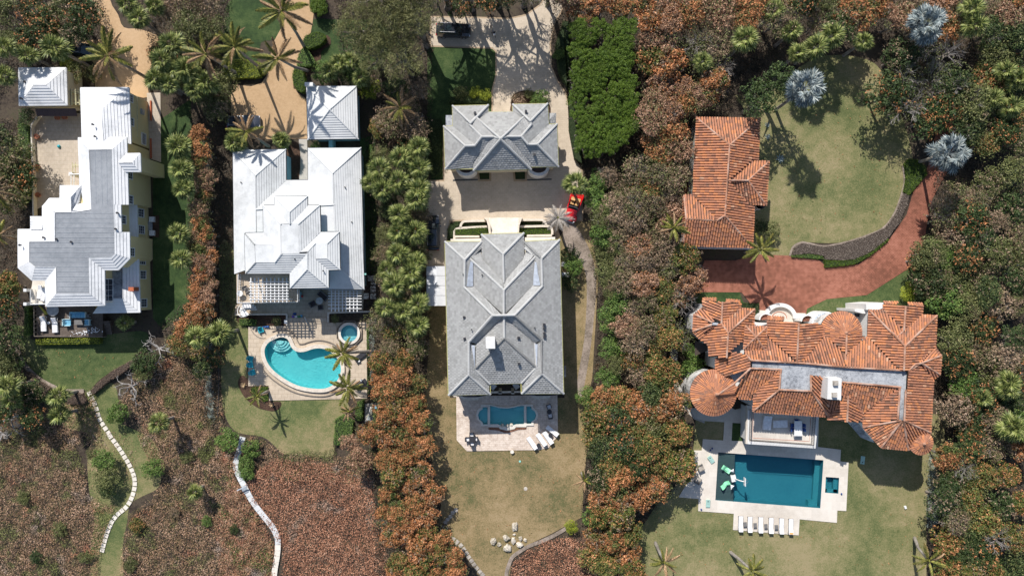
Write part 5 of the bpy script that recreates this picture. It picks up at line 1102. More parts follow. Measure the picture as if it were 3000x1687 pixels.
# timber deck of the yellow house
dkx = P2("b 385,1060 1170,1060 1170,1120 1090,1130 1090,1400 392,1400", 1.0)
td = root_at('timber_deck', 'dark weathered timber deck with furniture below the yellow house', 'deck', 'b', 740, 1230)
lo, hi = min(p[1] for p in dkx), max(p[1] for p in dkx); y = lo; k = 0
while y < hi - .05:
    xs = sorted([dkx[i][0] + (dkx[(i + 1) % 6][0] - dkx[i][0]) * (y + .07 - dkx[i][1]) / (dkx[(i + 1) % 6][1] - dkx[i][1]) for i in range(6) if (dkx[i][1] > y + .07) != (dkx[(i + 1) % 6][1] > y + .07)])
    if len(xs) > 1: MB().box(((xs[0] + xs[-1]) / 2, y + .07, .97 + random.uniform(-.004, .004)), (xs[-1] - xs[0], .135, .05)).build('plank', 'deck_wood', td)
    y += .152
MB().walls(dkx, 0, .94).build('deck_skirt', 'brown_core', td)
rl = MB(); rp = pts("b 360,1085 362,1395 1090,1402", 1.9)
for i in range(2):
    rl.tube([rp[i], rp[i + 1]], .05, 4)
    for k in range(8): q = rp[i].lerp(rp[i + 1], k / 7); rl.box((q.x, q.y, 1.45), (.09, .09, .95))
rl.build('railing', 'stain_timber', td)
for i in range(6): MB().prism(P2(f"b {1085 + i * 6},{1235 + i * 24} {1160 + i * 5},{1230 + i * 24} {1165 + i * 5},{1252 + i * 24} {1090 + i * 6},{1257 + i * 24}", .9 - i * .14), 0, .9 - i * .14).build('step', 'deck_wood', td)
DZ = 1.0
lounger('white sun lounger nearest the left rail of the timber deck', 'b', 462, 1262, -88, DZ, L=2.2, Wd=.78, back=.5)
lounger('white sun lounger second from the left rail on the timber deck', 'b', 582, 1275, -87, DZ, L=2.2, Wd=.78, back=.5)
table('small round white table between the two loungers on the timber deck', 'b', 520, 1252, z=DZ, d=(.4, .4), h=.4, round_=True)
sf = root2('outdoor_sofa', 'white framed outdoor sofa with bright blue cushions on the timber deck', 'sofa', 'b', 838, 1168, -90, DZ)
part(MB().box((0, 0, .25), (.85, 2.2, .2)), 'frame', 'white_paint', sf)
for s in (-.68, 0, .68): part(MB().box((.05, s, .42), (.7, .64, .14)), 'seat_cushion', 'blue_cushion', sf); part(MB().box((-.33, s, .62), (.16, .62, .4), tilt=-.2), 'back_cushion', 'blue_cushion', sf)
for s in (-1, 1): part(MB().box((0, s * 1.1, .5), (.85, .07, .4)), 'armrest', 'pale_aqua_frame', sf)
for X, w in ((742, 'left'), (935, 'right')): table(f'small white framed square table at the {w} end of the blue cushioned sofa', 'b', X, 1178, z=DZ, d=(.5, .5), h=.5, topm='grey_wicker')
table('white framed coffee table with grey top between the two blue armchairs', 'b', 840, 1245, z=DZ, d=(1.25, .75), h=.42, topm='grey_wicker', name='coffee_table')
chair('pale framed armchair with blue cushion left of the grey coffee table', 'b', 722, 1247, 0, DZ, 'pale_aqua_frame', 'blue_cushion', d=.95)
chair('pale framed armchair with blue cushion right of the grey coffee table', 'b', 935, 1247, 180, DZ, 'pale_aqua_frame', 'blue_cushion', d=.82)
table('big round grey table half under the eave on the timber deck', 'b', 578, 1115, z=DZ, d=(1.75, 1.75), h=.72, mat='stone_table', round_=True, name='round_table')
ky = root2('folded_umbrella', 'folded yellow umbrella lying by the rail of the timber deck', 'umbrella', 'b', 450, 1110, -48, DZ)
part(MB().tube([(-.9, 0, .2), (-.5, 0, .22), (.3, 0, .25), (.9, 0, .3)], [.03, .1, .16, .24], 8), 'canopy', 'yellow_kayak', ky); part(MB().tube([(-1.2, 0, .2), (1.1, 0, .3)], .025, 6), 'pole', 'stain_timber', ky)
q = [W('b', X, Y, DZ) for X, Y in ((800, 1362), (870, 1362), (930, 1350), (985, 1335), (1005, 1315), (1040, 1340))]
lz = MB()
for i in range(70):
    c = q[random.randrange(6)]; lz.box((c.x + random.gauss(0, .35), c.y + random.gauss(0, .13), DZ + .05 + random.random() * .1), (random.uniform(.05, .22), random.uniform(.05, .14), .05), rz=random.random() * 3)
lz.build('driftwood_pile', 'white_cloth', None, label='heap of bleached white driftwood pieces on the lower edge of the timber deck', cat='driftwood')
# loungers on the west balcony
for X, Y, a, w in ((425, 925, -100, 'left'), (465, 950, -100, 'right')): lounger(f'{w} of the two pale loungers on the small left balcony of the yellow house', 'b', X, Y, a, 3.4, cush='white_cushion', L=1.9, Wd=.6)
# house two patio
table('round grey stone table on the patio between the two white pergolas', 'd', 1225, 1018, d=(1.05, 1.05), h=.74, mat='stone_table', round_=True, name='round_table')
chair('dark wicker armchair left of the round stone patio table', 'd', 1148, 1052, 30, mat='grey_wicker', seat='dark_fabric', d=.78)
chair('dark wicker armchair below the round stone patio table', 'd', 1232, 1088, 95, mat='grey_wicker', seat='dark_fabric', d=.66)
sf = root2('wicker_loveseat', 'dark wicker loveseat at the upper right of the round stone patio table', 'sofa', 'd', 1255, 965, -130, .14)
part(MB().box((0, 0, .32), (.8, 1.5, .3)), 'seat', 'dark_fabric', sf); part(MB().box((-.4, 0, .55), (.14, 1.5, .5)), 'backrest', 'grey_wicker', sf)
for s in (-1, 1): part(MB().box((0, s * .75, .45), (.8, .12, .4)), 'armrest', 'grey_wicker', sf)
for (X, Y, a, w) in ((430, 885, 20, 'upper'), (455, 905, -150, 'lower')): chair(f'{w} of two slatted grey chairs beside the pergola on the white house balcony', 'd', X, Y, a, 3.2, 'grey_wicker', d=.55)
table('round white table at the left end of the white house balcony', 'd', 383, 940, z=3.2, d=(.85, .85), h=.7, round_=True)
def adirondack(label, f, X, Y, ang):
    t = root2('garden_chair', label, 'chair', f, X, Y, ang, .14); m = 'teal_plastic'
    part(MB().box((.08, 0, .30), (.55, .52, .05), tilt=.15), 'seat', m, t)
    for i in range(5): part(MB().box((-.32, -.22 + i * .11, .58), (.05, .095, .72 - abs(i - 2) * .07), tilt=-.35), 'back_slat', m, t)
    for s in (-1, 1): part(MB().box((.05, s * .33, .48), (.7, .13, .04)), 'armrest', m, t); part(MB().box((.32, s * .3, .23), (.06, .06, .46)), 'leg', m, t); part(MB().box((-.25, s * .3, .2), (.06, .06, .4)), 'leg', m, t)
adirondack('topmost of the three turquoise garden chairs in a column left of the kidney pool', 'h', 487, 543, -15)
adirondack('middle one of the three turquoise garden chairs in a column left of the kidney pool', 'h', 487, 610, 5)
adirondack('lowest of the three turquoise garden chairs in a column left of the kidney pool', 'h', 508, 690, 20)
adirondack('single turquoise garden chair by the blue folded umbrella at the top left terrace corner', 'h', 598, 240, -70)
bu = root2('folded_umbrella', 'folded blue umbrella lying beside the single turquoise chair', 'umbrella', 'h', 645, 208, 0, .14)
part(MB().tube([(-.55, 0, .12), (0, 0, .14), (.45, 0, .18)], [.03, .12, .17], 8), 'canopy', 'blue_plastic', bu); part(MB().tube([(-.8, 0, .12), (.6, 0, .18)], .025, 6), 'pole', 'rim_metal', bu)
for X, Y, a, w in ((1650, 520, 35, 'upper'), (1660, 815, 38, 'lower')): lounger(f'{w} of the two dark loungers in palm shade right of the kidney pool', 'h', X, Y, a, .14, 'grey_wicker', 'dark_metal', L=1.9, Wd=.72, pillow='dark_fabric')
for X, Y, w in ((1637, 568, 'upper'), (1662, 772, 'lower')): table(f'tiny white drum table beside the {w} dark lounger', 'h', X, Y, d=(.32, .32), h=.4, round_=True)
rl = root2('pool_handrail', 'pair of bright steel handrails over the steps of the kidney pool', 'handrail', 'h', 738, 362, 0, .45)
for s in (0, .28): part(MB().tube([(-.35 + s, .55, 0), (-.32 + s, .45, .75), (.1 + s, -.3, .75), (.35 + s, -.75, -.2)], .035, 6), 'rail', 'rim_metal', rl)
pvp = root2('pole', 'bent white pole leaning on the patio steps of the white house', 'pole', 'h', 1078, 135, 0, .14); part(MB().tube([(-.1, .55, .3), (-.08, .45, .9), (.0, 0, .6), (.1, -.55, .1)], .035, 6), 'shaft', 'pvc', pvp)
for X, Y, m, lb in ((955, 72, 'navy', 'dark blue'), (940, 102, 'purple', 'purple'), (968, 100, 'white_cloth', 'white'), (1000, 100, 'towel_green', 'green'), (1025, 92, 'blue_cushion', 'light blue')):
    q = W('h', X, Y, .2); mb = MB()
    for i in range(4): mb.box((q.x + random.uniform(-.12, .12), q.y + random.uniform(-.08, .08), .19 + i * .03), (.34, .22, .05), rz=random.random() * 3)
    mb.build('pool_toy', m, None, label=f'{lb} crumpled swim toy in the heap at the head of the patio steps', cat='pool toy')
q = W('h', 866, 152, .2); MB().box((q.x, q.y, .35), (.42, .55, .5)).build('cooler_box', 'white_paint', None, label='small white cooler box at the left end of the patio steps', cat='cooler')
q = W('d', 1035, 970, .2); MB().lathe((q.x, q.y, .14), [(.14, 0), (.18, .3), (.16, .32)], 10).build('bucket', 'red_plastic', None, label='small red bucket on the patio left of the dark wicker chairs', cat='bucket')
wl = root_at('terrace_wall', 'long low cream wall along the lower edge of the patio left of the steps', 'wall', 'h', 600, 75)
MB().prism(P2("h 320,65 862,65 878,75 878,190 862,190 860,82 320,86", .5), 0, .5).build('wall_top', 'coping', wl)
wl = root_at('terrace_wall', 'low cream wall along the patio edge right of the steps', 'wall', 'h', 1550, 45)
MB().prism(P2("h 1298,160 1298,50 1782,36 1782,52 1316,68 1316,160", .5), 0, .5).build('wall_top', 'coping', wl)
sp_ = root_at('patio_steps', 'three long tiled steps from the patio down to the kidney pool terrace', 'steps', 'h', 1090, 140)
for i in range(4): MB().prism(P2(f"h {880},{112 + i * 16} 1296,{110 + i * 16} 1296,{126 + i * 16} {880},{128 + i * 16}", .3), .12, .48 - i * .09).build('step', 'patio_tile', sp_)
# slabs beside house two
for X, Y, w, h in ((1775, 780, 90, 60), (1788, 835, 58, 28), (1788, 875, 58, 30), (1788, 912, 58, 28), (1788, 968, 62, 60), (1710, 968, 62, 60)):
    a = W('d', X - w / 2, Y - h / 2, .06); b = W('d', X + w / 2, Y + h / 2, .06)
    o = MB().box(((a.x + b.x) / 2, (a.y + b.y) / 2, .05), (abs(b.x - a.x), abs(a.y - b.y), .06)).build('paving_slab', 'stone_slab', wall_grp) if 'wall_grp' in globals() else None
sb = sheet('side_path', P2("d 1690,745 1825,745 1825,1010 1680,1010"), 'mulch')
for X, Y, w, h in ((1775, 780, 90, 60), (1788, 835, 58, 28), (1788, 875, 58, 30), (1788, 912, 58, 28), (1788, 968, 62, 60), (1710, 968, 62, 60)):
    a = W('d', X - w / 2, Y - h / 2, .06); b = W('d', X + w / 2, Y + h / 2, .06)
    MB().box(((a.x + b.x) / 2, (a.y + b.y) / 2, .10), (abs(b.x - a.x), abs(a.y - b.y), .08)).build('paving_slab', 'stone_slab', sb)
# green lamp on pole
lp = root2('garden_lamp', 'thin lamp post with blue-green head, in shade right of the white house', 'lamp post', 'd', 1742, 740, 0, 0)
q = W('d', 1755, 462, 4.2) - W('d', 1742, 740, .3); part(MB().tube([(0, 0, 0), (0, 0, 3.9)], .05, 6), 'post', 'gutter', lp); part(MB().box((.1, 0, 3.95), (.5, .22, .1)), 'lamp_head', 'mint_box', lp)
# house three terrace
for i, (X, Y, a) in enumerate(((1300, 1440, -55), (1400, 1405, -55), (1470, 1385, -55), (1515, 1312, -38))):
    lounger(['white lounger at the lower left end of the angled row by the teal pool', 'second white lounger from lower left in the angled row by the teal pool', 'white lounger third from the lower left, touching the second black drum table', 'topmost white lounger, turned more than the others, at the terrace corner'][i], 'g', X, Y, a + 180 if False else a + 180, .14, 'white_paint', 'white_cushion', L=2.1, Wd=.62, back=.3, pillow='white_paint')
for X, Y, w in ((1370, 1440, 'left'), (1495, 1352, 'upper right')): table(f'round black drum table, the {w} one of two among the white loungers', 'g', X, Y + (20 if X < 1400 else 0), d=(.62, .62), h=.5, mat='dark_metal', round_=True)
table('round black table between two chairs right of the teal pool', 'g', 1482, 1105, d=(.75, .75), h=.6, mat='dark_metal', round_=True, name='round_table')
chair('black framed chair with pale cushion above the round black table', 'g', 1478, 1050, -70, mat='dark_metal', seat='white_cushion', d=.62)
chair('black framed chair with pale cushion below the round black table', 'g', 1492, 1152, 100, mat='dark_metal', seat='white_cushion', d=.62)
table('square black dining table at the lower left corner of the grey house terrace', 'g', 665, 1395, d=(.85, .85), h=.72, mat='dark_metal', name='dining_table')
for X, Y, a, w in ((660, 1345, -90, 'above'), (615, 1397, 0, 'left of'), (702, 1394, 180, 'right of'), (665, 1445, 90, 'below')): chair(f'dark chair with pale seat {w} the square black dining table', 'g', X, Y, a, mat='dark_metal', seat='white_cushion', d=.58)
for X, Y, a, w in ((887, 838, -40, 'left'), (1130, 832, 215, 'right')): chair(f'pale armchair at the {w} end of the recessed porch of the grey house', 'g', X, Y, a, mat='white_paint', seat='white_cushion', d=.75)
pf = root2('planter_urn', 'small pale urn with white flowers on the lawn just below the grey house terrace', 'planter', 'w', 860, 192, 0, 0); part(MB().lathe((0, 0, 0), [(.16, 0), (.1, .1), (.28, .4), (.25, .42)], 10), 'urn', 'stone_slab', pf); part(nquads(leaves(rng.normal(0, .13, (60, 3)) + [0, 0, .5], rng.normal(0, 1, (60, 3)), .08), 'flowers', 'dead_frond'), 'flowers', None, pf) if False else None
for X, Y, r, w in ((938, 287, .16, 'upper'), (995, 562, .28, 'lower')):
    q = W('w', X, Y); MB().lathe((q.x, q.y, 0), [(r, 0), (r, .09), (r * .8, .1)], 12).build('drain_cover', 'mint_box' if r < .2 else 'old_slab', None, label=f'{w} of the two small round drain covers set in the dry lawn', cat='drain cover')
# AC units and hedge gap right of grey house
for Y, w in ((812, 'upper'), (923, 'lower')):
    t = root2('air_conditioner', f'{w} white air conditioning unit between round shrubs right of the grey house', 'air conditioner', 'f', 1650, Y, 0, 0)
    part(MB().box((0, 0, .5), (1.05, .6, .95)), 'cabinet', 'white_paint', t); part(MB().lathe((0, 0, .98), [(.26, 0), (.26, .03), (.05, .05)], 14), 'fan_grille', 'machine_grey', t)
q = W('g', 1642, 680, .5); MB().box((q.x, q.y, .3), (.5, 1.6, .6)).build('pump_box', 'old_slab', None, label='low stone pump box against the right wall of the grey house', cat='utility box')
# mansion terrace
for i, X in enumerate((637, 715, 806, 894, 983, 1063)):
    lounger(['first', 'second', 'third', 'fourth', 'fifth', 'sixth'][i] + ' white lounger from the left in the row below the rectangular pool', 'l', X, 1198 + i * 4.6, 88, .14, 'grey_wicker', 'white_cushion', L=2.25, Wd=.66, back=.42, group=None, pillow='tan_leather' if i == 5 else None)
for i, X in enumerate((673, 758, 849, 938)): table(['first', 'second', 'third', 'fourth'][i] + ' small grey box table from the left, between white poolside loungers', 'l', X, 1200 + i * 8, 4, d=(.5, .62), h=.42, mat='grey_wicker', legs=False)
lounger('left pale lounger on the mansion balcony, lying lengthwise to the pool', 'l', 863, 342, -96, 3.7, 'white_paint', 'white_cushion', L=2.0, Wd=1.2, back=.3)
lounger('right pale lounger on the mansion balcony, lying crosswise', 'l', 972, 350, 2, 3.7, 'white_paint', 'white_cushion', L=2.1, Wd=1.05, back=.3)
table('long white dining table on the mansion balcony', 'l', 1115, 385, 90, 3.7, d=(2.1, 1.1), h=.75, name='dining_table')
for X, Y, a, w in ((1110, 325, -90, 'at the top end of'), (1075, 362, 0, 'upper left of'), (1072, 398, 0, 'lower left of'), (1158, 362, 180, 'upper right of'), (1160, 398, 180, 'lower right of')): chair(f'dark blue chair {w} the white balcony dining table', 'l', X, Y, a, 3.7, 'navy', d=.5, arms=False)
for X, Y, a, w in ((297, 722, 25, 'upper'), (270, 828, 60, 'lower')): chair(f'{w} of two grey lounge chairs in tree shade left of the rectangular pool', 'l', X, Y, a, mat='grey_wicker', seat='old_slab', d=.85)
def board(label, f, X, Y, a, z=.14):
    t = root2('toss_game_board', label, 'game board', f, X, Y, a, z); part(MB().box((0, 0, .2), (1.15, .6, .05), tilt=.12), 'board', 'mint', t); part(MB().lathe((-.3, 0, .26), [(.09, 0), (.08, .015)], 12), 'target_hole', 'dark_metal', t); part(MB().box((-.5, 0, .14), (.05, .55, .2)), 'leg', 'mint', t)
board('mint bean bag board tilted on the deck at the upper left of the rectangular pool', 'l', 388, 655, -55); board('mint bean bag board on the deck at the lower left corner of the rectangular pool', 'l', 362, 1028, -90)
board('mint board standing in the mansion shadow on the lawn right of the pool', 'm', 372, 660, 80, 0)
for X, Y, a, w in ((510, 733, -35, 'upper'), (505, 868, 30, 'lower')):
    t = root2('pool_chair', f'{w} pale green in-water lounge chair on the shallow shelf of the rectangular pool', 'lounger', 'l', X, Y, a, -.1)
    vs = []
    for i in range(9):
        u = i / 8; x = -.75 + 1.5 * u; z = .35 + .22 * math.sin(u * 6.2 + .6) + (.3 * (1 - u) ** 3)
        for s in (-.33, .33): vs += [(x, s, z), (x, s, z - .06)]
    mb = MB().add(vs, [(4 * i, 4 * i + 2, 4 * i + 6, 4 * i + 4) for i in range(8)] + [(4 * i + 1, 4 * i + 5, 4 * i + 7, 4 * i + 3) for i in range(8)]); part(mb, 'moulded_shell', 'mint_green', t); part(MB().box((.1, 0, .2), (.8, .3, .3)), 'base', 'mint_green', t)
    u = root2('small_umbrella', f'small white sail umbrella beside the {w} pale green water lounger', 'umbrella', 'l', X + 48, Y + 8, a, -.1); part(MB().add([(-.35, -.3, .9), (.4, -.1, .75), (.0, .35, .8), (0, 0, 1.1)], [(0, 1, 3), (1, 2, 3), (2, 0, 3)]), 'canopy', 'white_cloth', u); part(MB().tube([(0, 0, 0), (0, 0, 1.05)], .025, 6), 'pole', 'rim_metal', u)
bh = root2('poolside_basketball_hoop', 'white basketball hoop with backboard leaning over the rectangular pool from its shallow shelf', 'basketball hoop', 'l', 575, 812, 0, -.1)
part(MB().box((0, 0, .3), (.7, .95, .35), rz=.2), 'base', 'white_paint', bh); part(MB().tube([(.1, 0, .4), (.5, 0, 1.5), (1.05, -.05, 2.0)], .07, 6), 'arm', 'white_paint', bh)
part(MB().box((1.1, -.05, 2.05), (.09, 1.15, .75)), 'backboard', 'white_paint', bh); part(MB().box((1.155, -.05, 2.0), (.02, .5, .4)), 'target_square', 'navy', bh)
part(MB().tube([(1.42 + .23 * math.cos(a * .42), -.05 + .23 * math.sin(a * .42), 1.85) for a in range(16)], .02, 5), 'rim', 'rim_metal', bh)
for i, (f, X, Y, w) in enumerate((('l', 395, 558, 'topmost dark ball near the planting left of the pool'), ('l', 380, 573, 'lower dark ball near the planting left of the pool'), ('l', 302, 1075, 'dark blue ball at the lower left deck corner'), ('l', 1492, 943, 'small blue ball right of the square spa'))):
    q = W(f, X, Y, .2); MB().lathe((q.x, q.y, .14), [(.02, 0), (.1, .03), (.13, .12), (.1, .21), (.02, .24)], 10).build('ball', 'navy', None, label=w, cat='ball')
q = W('m', 728, 1057, .1); MB().box((q.x, q.y, .15), (.3, .4, .3), rz=.3).build('drain_box', 'white_paint', None, label='small pale blue-white box alone on the lawn below the mansion shadow', cat='box')
# stepping stones
pth = bpy.data.objects.new("stepping_stone_path", None); COL.objects.link(pth); pth["kind"] = "structure"
line = [tuple(W('t', X, Y))[:2] for X, Y in ((905, 935), (930, 985), (955, 1035), (975, 1090), (990, 1145), (1008, 1195), (1035, 1240), (1065, 1285), (1095, 1330))] + [tuple(W('u', X, Y))[:2] for X, Y in ((1115, 38), (1148, 80), (1178, 120), (1205, 160), (1232, 200), (1258, 243), (1285, 285), (1308, 328), (1330, 375), (1347, 420), (1357, 465), (1360, 513), (1355, 563), (1342, 614), (1325, 660), (1302, 705), (1268, 750), (1230, 783), (1193, 813), (1158, 852), (1128, 895), (1108, 940), (1088, 987), (1072, 1035), (1058, 1083), (1045, 1130), (1033, 1178))]
for i, p in enumerate(line):
    a = Vector(line[max(i - 1, 0)]); b = Vector(line[min(i + 1, len(line) - 1)]); d = b - a
    MB().box((p[0], p[1], .09), (.58, .62, .08), rz=math.atan2(d.y, d.x)).build('paving_slab', 'stone_slab', pth)
p3_ = [(295, 775), (262, 803), (238, 840), (210, 870), (190, 898), (165, 945), (145, 990), (195, 1015), (235, 1040), (270, 1068), (307, 1095), (345, 1130), (375, 1168), (402, 1208), (425, 1247), (452, 1285), (477, 1322), (505, 1358), (535, 1395), (563, 1425)]
pth = bpy.data.objects.new("stepping_stone_path", None); COL.objects.link(pth); pth["kind"] = "structure"
for i, (X, Y) in enumerate(p3_):
    c = W('w', X, Y); n = 6 if i < 9 else 4
    if n == 6: pl = [(c.x + .34 * math.cos(a * 1.047) * random.uniform(.8, 1.1), c.y + .34 * math.sin(a * 1.047) * random.uniform(.8, 1.1)) for a in range(6)]; MB().prism(pl, 0, .12).build('paving_slab', 'old_slab', pth)
    else: a, b = p3_[max(i - 1, 0)], p3_[min(i + 1, 19)]; MB().box((c.x, c.y, .09), (.52, .58, .08), rz=-math.atan2(b[1] - a[1], b[0] - a[0])).build('paving_slab', 'old_slab', pth)
# slab boardwalk to the dunes
bw_ = smooth_open([tuple(W('v', X, Y))[:2] for X, Y in ((388, 40), (365, 130), (335, 230), (318, 300), (325, 370), (360, 450), (410, 545), (470, 660), (540, 760), (620, 860), (690, 950), (735, 1050), (740, 1150), (730, 1250), (710, 1370), (700, 1470))], 8)
pth = bpy.data.objects.new("slab_walkway", None); COL.objects.link(pth); pth["kind"] = "structure"
acc = 0; last = Vector(bw_[0]); cur = Vector(bw_[0]); i = 0; nn = 0
L = [0]; 
for a, b in zip(bw_, bw_[1:]): L.append(L[-1] + (Vector(b) - Vector(a)).length)
s = .4
while s < L[-1]:
    k = max(j for j in range(len(L)) if L[j] <= s); k = min(k, len(bw_) - 2); u = (s - L[k]) / max(L[k + 1] - L[k], 1e-6)
    c = Vector(bw_[k]).lerp(Vector(bw_[k + 1]), u); d = Vector(bw_[k + 1]) - Vector(bw_[k])
    MB().box((c.x, c.y, .22), (.80, .82, .1), rz=math.atan2(d.y, d.x)).build('walkway_slab', 'white_roof_two' if W('v', 0, 1120).y < c.y else 'stone_slab', pth); s += .84
gt_ = root2('dune_gate', 'grey gate with crossbar across the slab walkway through the red scrub', 'gate', 'v', 388, 545, 27, 0)
part(MB().box((0, 0, 1.0), (1.5, .12, .12)), 'crossbar', 'flash_metal', gt_)
for s in (-1, 1): part(MB().box((s * .72, 0, .5), (.1, .1, 1.05)), 'post', 'flash_metal', gt_)
part(MB().box((0, -.5, .32), (.75, .9, .08)), 'step_mat', 'machine_grey', gt_)
# coral boulders
BL = [((w, x, y, r, q)) for w, (x, y, r, q) in zip(['tall pale coral boulder standing apart at the top of the boulder group', 'two-lobed pale boulder at the far left of the boulder group', 'small pointed boulder between the leftmost boulder and the lowest one', 'triangular boulder at the upper left of the boulder group', 'largest flat boulder, lowest in the boulder group', 'lumpy upright boulder in the centre of the boulder group', 'small round boulder topping the central upright one', 'squarish boulder at the lower right of the boulder group', 'rounded boulder at the right of the boulder group', 'smallest round boulder at the right end of the boulder group'],
     [(890, 945, 42, 1.5), (668, 1100, 38, 1.35), (728, 1130, 28, .9), (800, 1065, 45, .9), (812, 1168, 48, 1.0), (872, 1090, 33, 1.3), (880, 1028, 18, .7), (935, 1135, 42, .9), (945, 1068, 28, 1.1), (993, 1085, 24, 1.0)])]
for lb, X, Y, r, q in BL:
    c = W('w', X, Y, .3); rr = r / 68.7 * .86; vs = []; fs = []; n, m = 12, 5; ph = [random.uniform(.72, 1.18) for _ in range(n)]
    for i in range(m):
        t = i / (m - 1); k = math.cos(t * 1.45) ** .6
        for j in range(n): a = 2 * math.pi * j / n; rad = rr * k * ph[j] * random.uniform(.9, 1.1); vs.append((c.x + rad * math.cos(a), c.y + rad * math.sin(a) * q, rr * .95 * math.sin(t * 1.5) * random.uniform(.85, 1.1)))
    for i in range(m - 1):
        for j in range(n): fs.append((i * n + j, i * n + (j + 1) % n, (i + 1) * n + (j + 1) % n, (i + 1) * n + j))
    fs.append(tuple(range((m - 1) * n, m * n))); MB().add(vs, fs).build('boulder', 'coral_rock', None, label=lb, cat='boulder', group='coral boulders on the lawn')
# pool equipment pit
eq = root2('pool_equipment', 'pool pump with white pipes and grey tank in the yard below the palms', 'pump', 'h', 1775, 1130, -10, 0)
sheet('equipment_pad', P2("h 1700,1020 1860,1010 1870,1200 1800,1250 1700,1230"), 'concrete')
part(MB().box((-.1, -.8, .3), (.8, .95, .6)), 'filter_box', 'machine_grey', eq); part(MB().lathe((0, .15, 0), [(.3, 0), (.34, .5), (.2, .75), (.02, .8)], 12), 'tank', 'grey_wicker', eq)
for a, b in (((-.4, -.2), (-.35, 1.0)), ((-.4, .3), (.5, .9)), ((.5, -.9), (.55, .5)), ((-.3, .9), (.2, .95)), ((-.2, -.1), (.3, .1)), ((.1, -1.3), (.5, -1.2))): part(MB().tube([(a[0], a[1], .1), (a[0], a[1], .5), (b[0], b[1], .5), (b[0], b[1], .1)], .05, 6), 'pipe', 'pvc', eq)
q = W('h', 1828, 1055, .8); MB().box((q.x, q.y, .5), (.75, .48, .9)).build('heater_box', 'blue_cushion', None, label='pale blue heater box at the top right of the pool equipment yard', cat='heater')
# courtyard pots, lamps
for f, X, Y, w in (('a', 612, 527, 'terracotta pot against the brown lean-to roof, left one'), ('a', 690, 522, 'terracotta pot against the brown lean-to roof, right one'), ('a', 395, 727, 'terracotta pot highest on the left edge of the courtyard'), ('a', 403, 1045, 'terracotta pot midway down the left edge of the courtyard'), ('a', 408, 1345, 'terracotta pot lowest on the left edge of the courtyard')):
    q = W(f, X, Y, .3); MB().lathe((q.x, q.y, 0), [(.22, 0), (.36, .5), (.38, .52), (.32, .5), (.3, .42)], 12).build('flower_pot', 'terracotta_pot', None, label=w, cat='pot')
q = W('a', 620, 828, .3); MB().lathe((q.x, q.y, 0), [(.05, 0), (.2, .08), (.24, .24), (.15, .4), (.02, .45)], 12).build('play_ball', 'teal_plastic', None, label='bright blue ball on the pale courtyard paving', cat='ball')
# person on the drive
def person(label, f, X, Y, ang):
    p = W(f, X, Y, 1); t = thing('person', label, 'person', (p.x, p.y, 0), R(ang))
    J = {'pel': (0, 0, .95), 'ch': (.05, 0, 1.3), 'nk': (.1, 0, 1.5), 'hd': (.16, 0, 1.68), 'hl': (.0, .1, .93), 'kl': (.22, .12, .5), 'fl': (.2, .13, .06), 'tl': (.38, .14, .03), 'hr': (0, -.1, .93), 'kr': (-.02, -.12, .5), 'fr': (-.22, -.12, .08), 'tr': (-.04, -.13, .03),
         'sl': (.08, .2, 1.43), 'el': (.2, .28, 1.17), 'wl': (.42, .2, 1.1), 'sr': (.08, -.2, 1.43), 'er': (.15, -.3, 1.17), 'wr': (.4, -.22, 1.05)}
    rad = {'pel': .15, 'ch': .17, 'nk': .07, 'hd': .11, 'hl': .1, 'kl': .065, 'fl': .045, 'tl': .035, 'hr': .1, 'kr': .065, 'fr': .045, 'tr': .035, 'sl': .075, 'el': .05, 'wl': .04, 'sr': .075, 'er': .05, 'wr': .04}
    K = list(J); E = [('pel', 'ch'), ('ch', 'nk'), ('nk', 'hd'), ('pel', 'hl'), ('hl', 'kl'), ('kl', 'fl'), ('fl', 'tl'), ('pel', 'hr'), ('hr', 'kr'), ('kr', 'fr'), ('fr', 'tr'), ('ch', 'sl'), ('sl', 'el'), ('el', 'wl'), ('ch', 'sr'), ('sr', 'er'), ('er', 'wr')]
    me = bpy.data.meshes.new('body'); me.from_pydata([J[k] for k in K], [(K.index(a), K.index(b)) for a, b in E], []); me.materials.append(MATS['black_cloth'])
    o = bpy.data.objects.new('body', me); COL.objects.link(o); o.parent = t; md = o.modifiers.new('skin', 'SKIN'); me.skin_vertices or None
    if not me.skin_vertices: me.attributes
    for i, k in enumerate(K):
        try: me.skin_vertices[0].data[i].radius = (rad[k], rad[k]); me.skin_vertices[0].data[i].use_root = (k == 'pel')
        except Exception: pass
    o.modifiers.new('sub', 'SUBSURF').render_levels = 1
    part(MB().lathe((.15, 0, 1.66), [(.10, 0), (.125, .06), (.11, .14), (.02, .19)], 12), 'hair', 'car_black', t); part(MB().box((.23, 0, 1.64), (.06, .1, .14)), 'face', 'skin', t)
    part(MB().box((-.16, 0, 1.28), (.16, .3, .36)), 'backpack', 'white_cloth', t)
    for s, w in ((1, .2), (-1, -.22)):
        for i in range(4): part(MB().tube([(.43, w + (i - 1.5) * .022, 1.08 - .02), (.50, w + (i - 1.5) * .022, 1.05), (.5, w + (i - 1.5) * .022, 1.0)], .010, 5), 'finger', 'skin', t)
        part(MB().tube([(.42, w, 1.08), (.46, w - s * .06, 1.08)], .012, 5), 'thumb', 'skin', t)
    return t
person('person in dark clothes holding a long tool in shade on the paver drive', 'S', 1447, 101, 110)
tl = root2('garden_tool', 'long-handled garden tool reaching up from the person on the paver drive', 'tool', 'S', 1441, 90, 100, 0); part(MB().tube([(-.75, 0, 1.05), (.6, 0, .12)], .022, 6), 'shaft', 'dark_metal', tl); part(MB().box((.68, 0, .1), (.22, .16, .16)), 'head', 'dark_metal', tl)
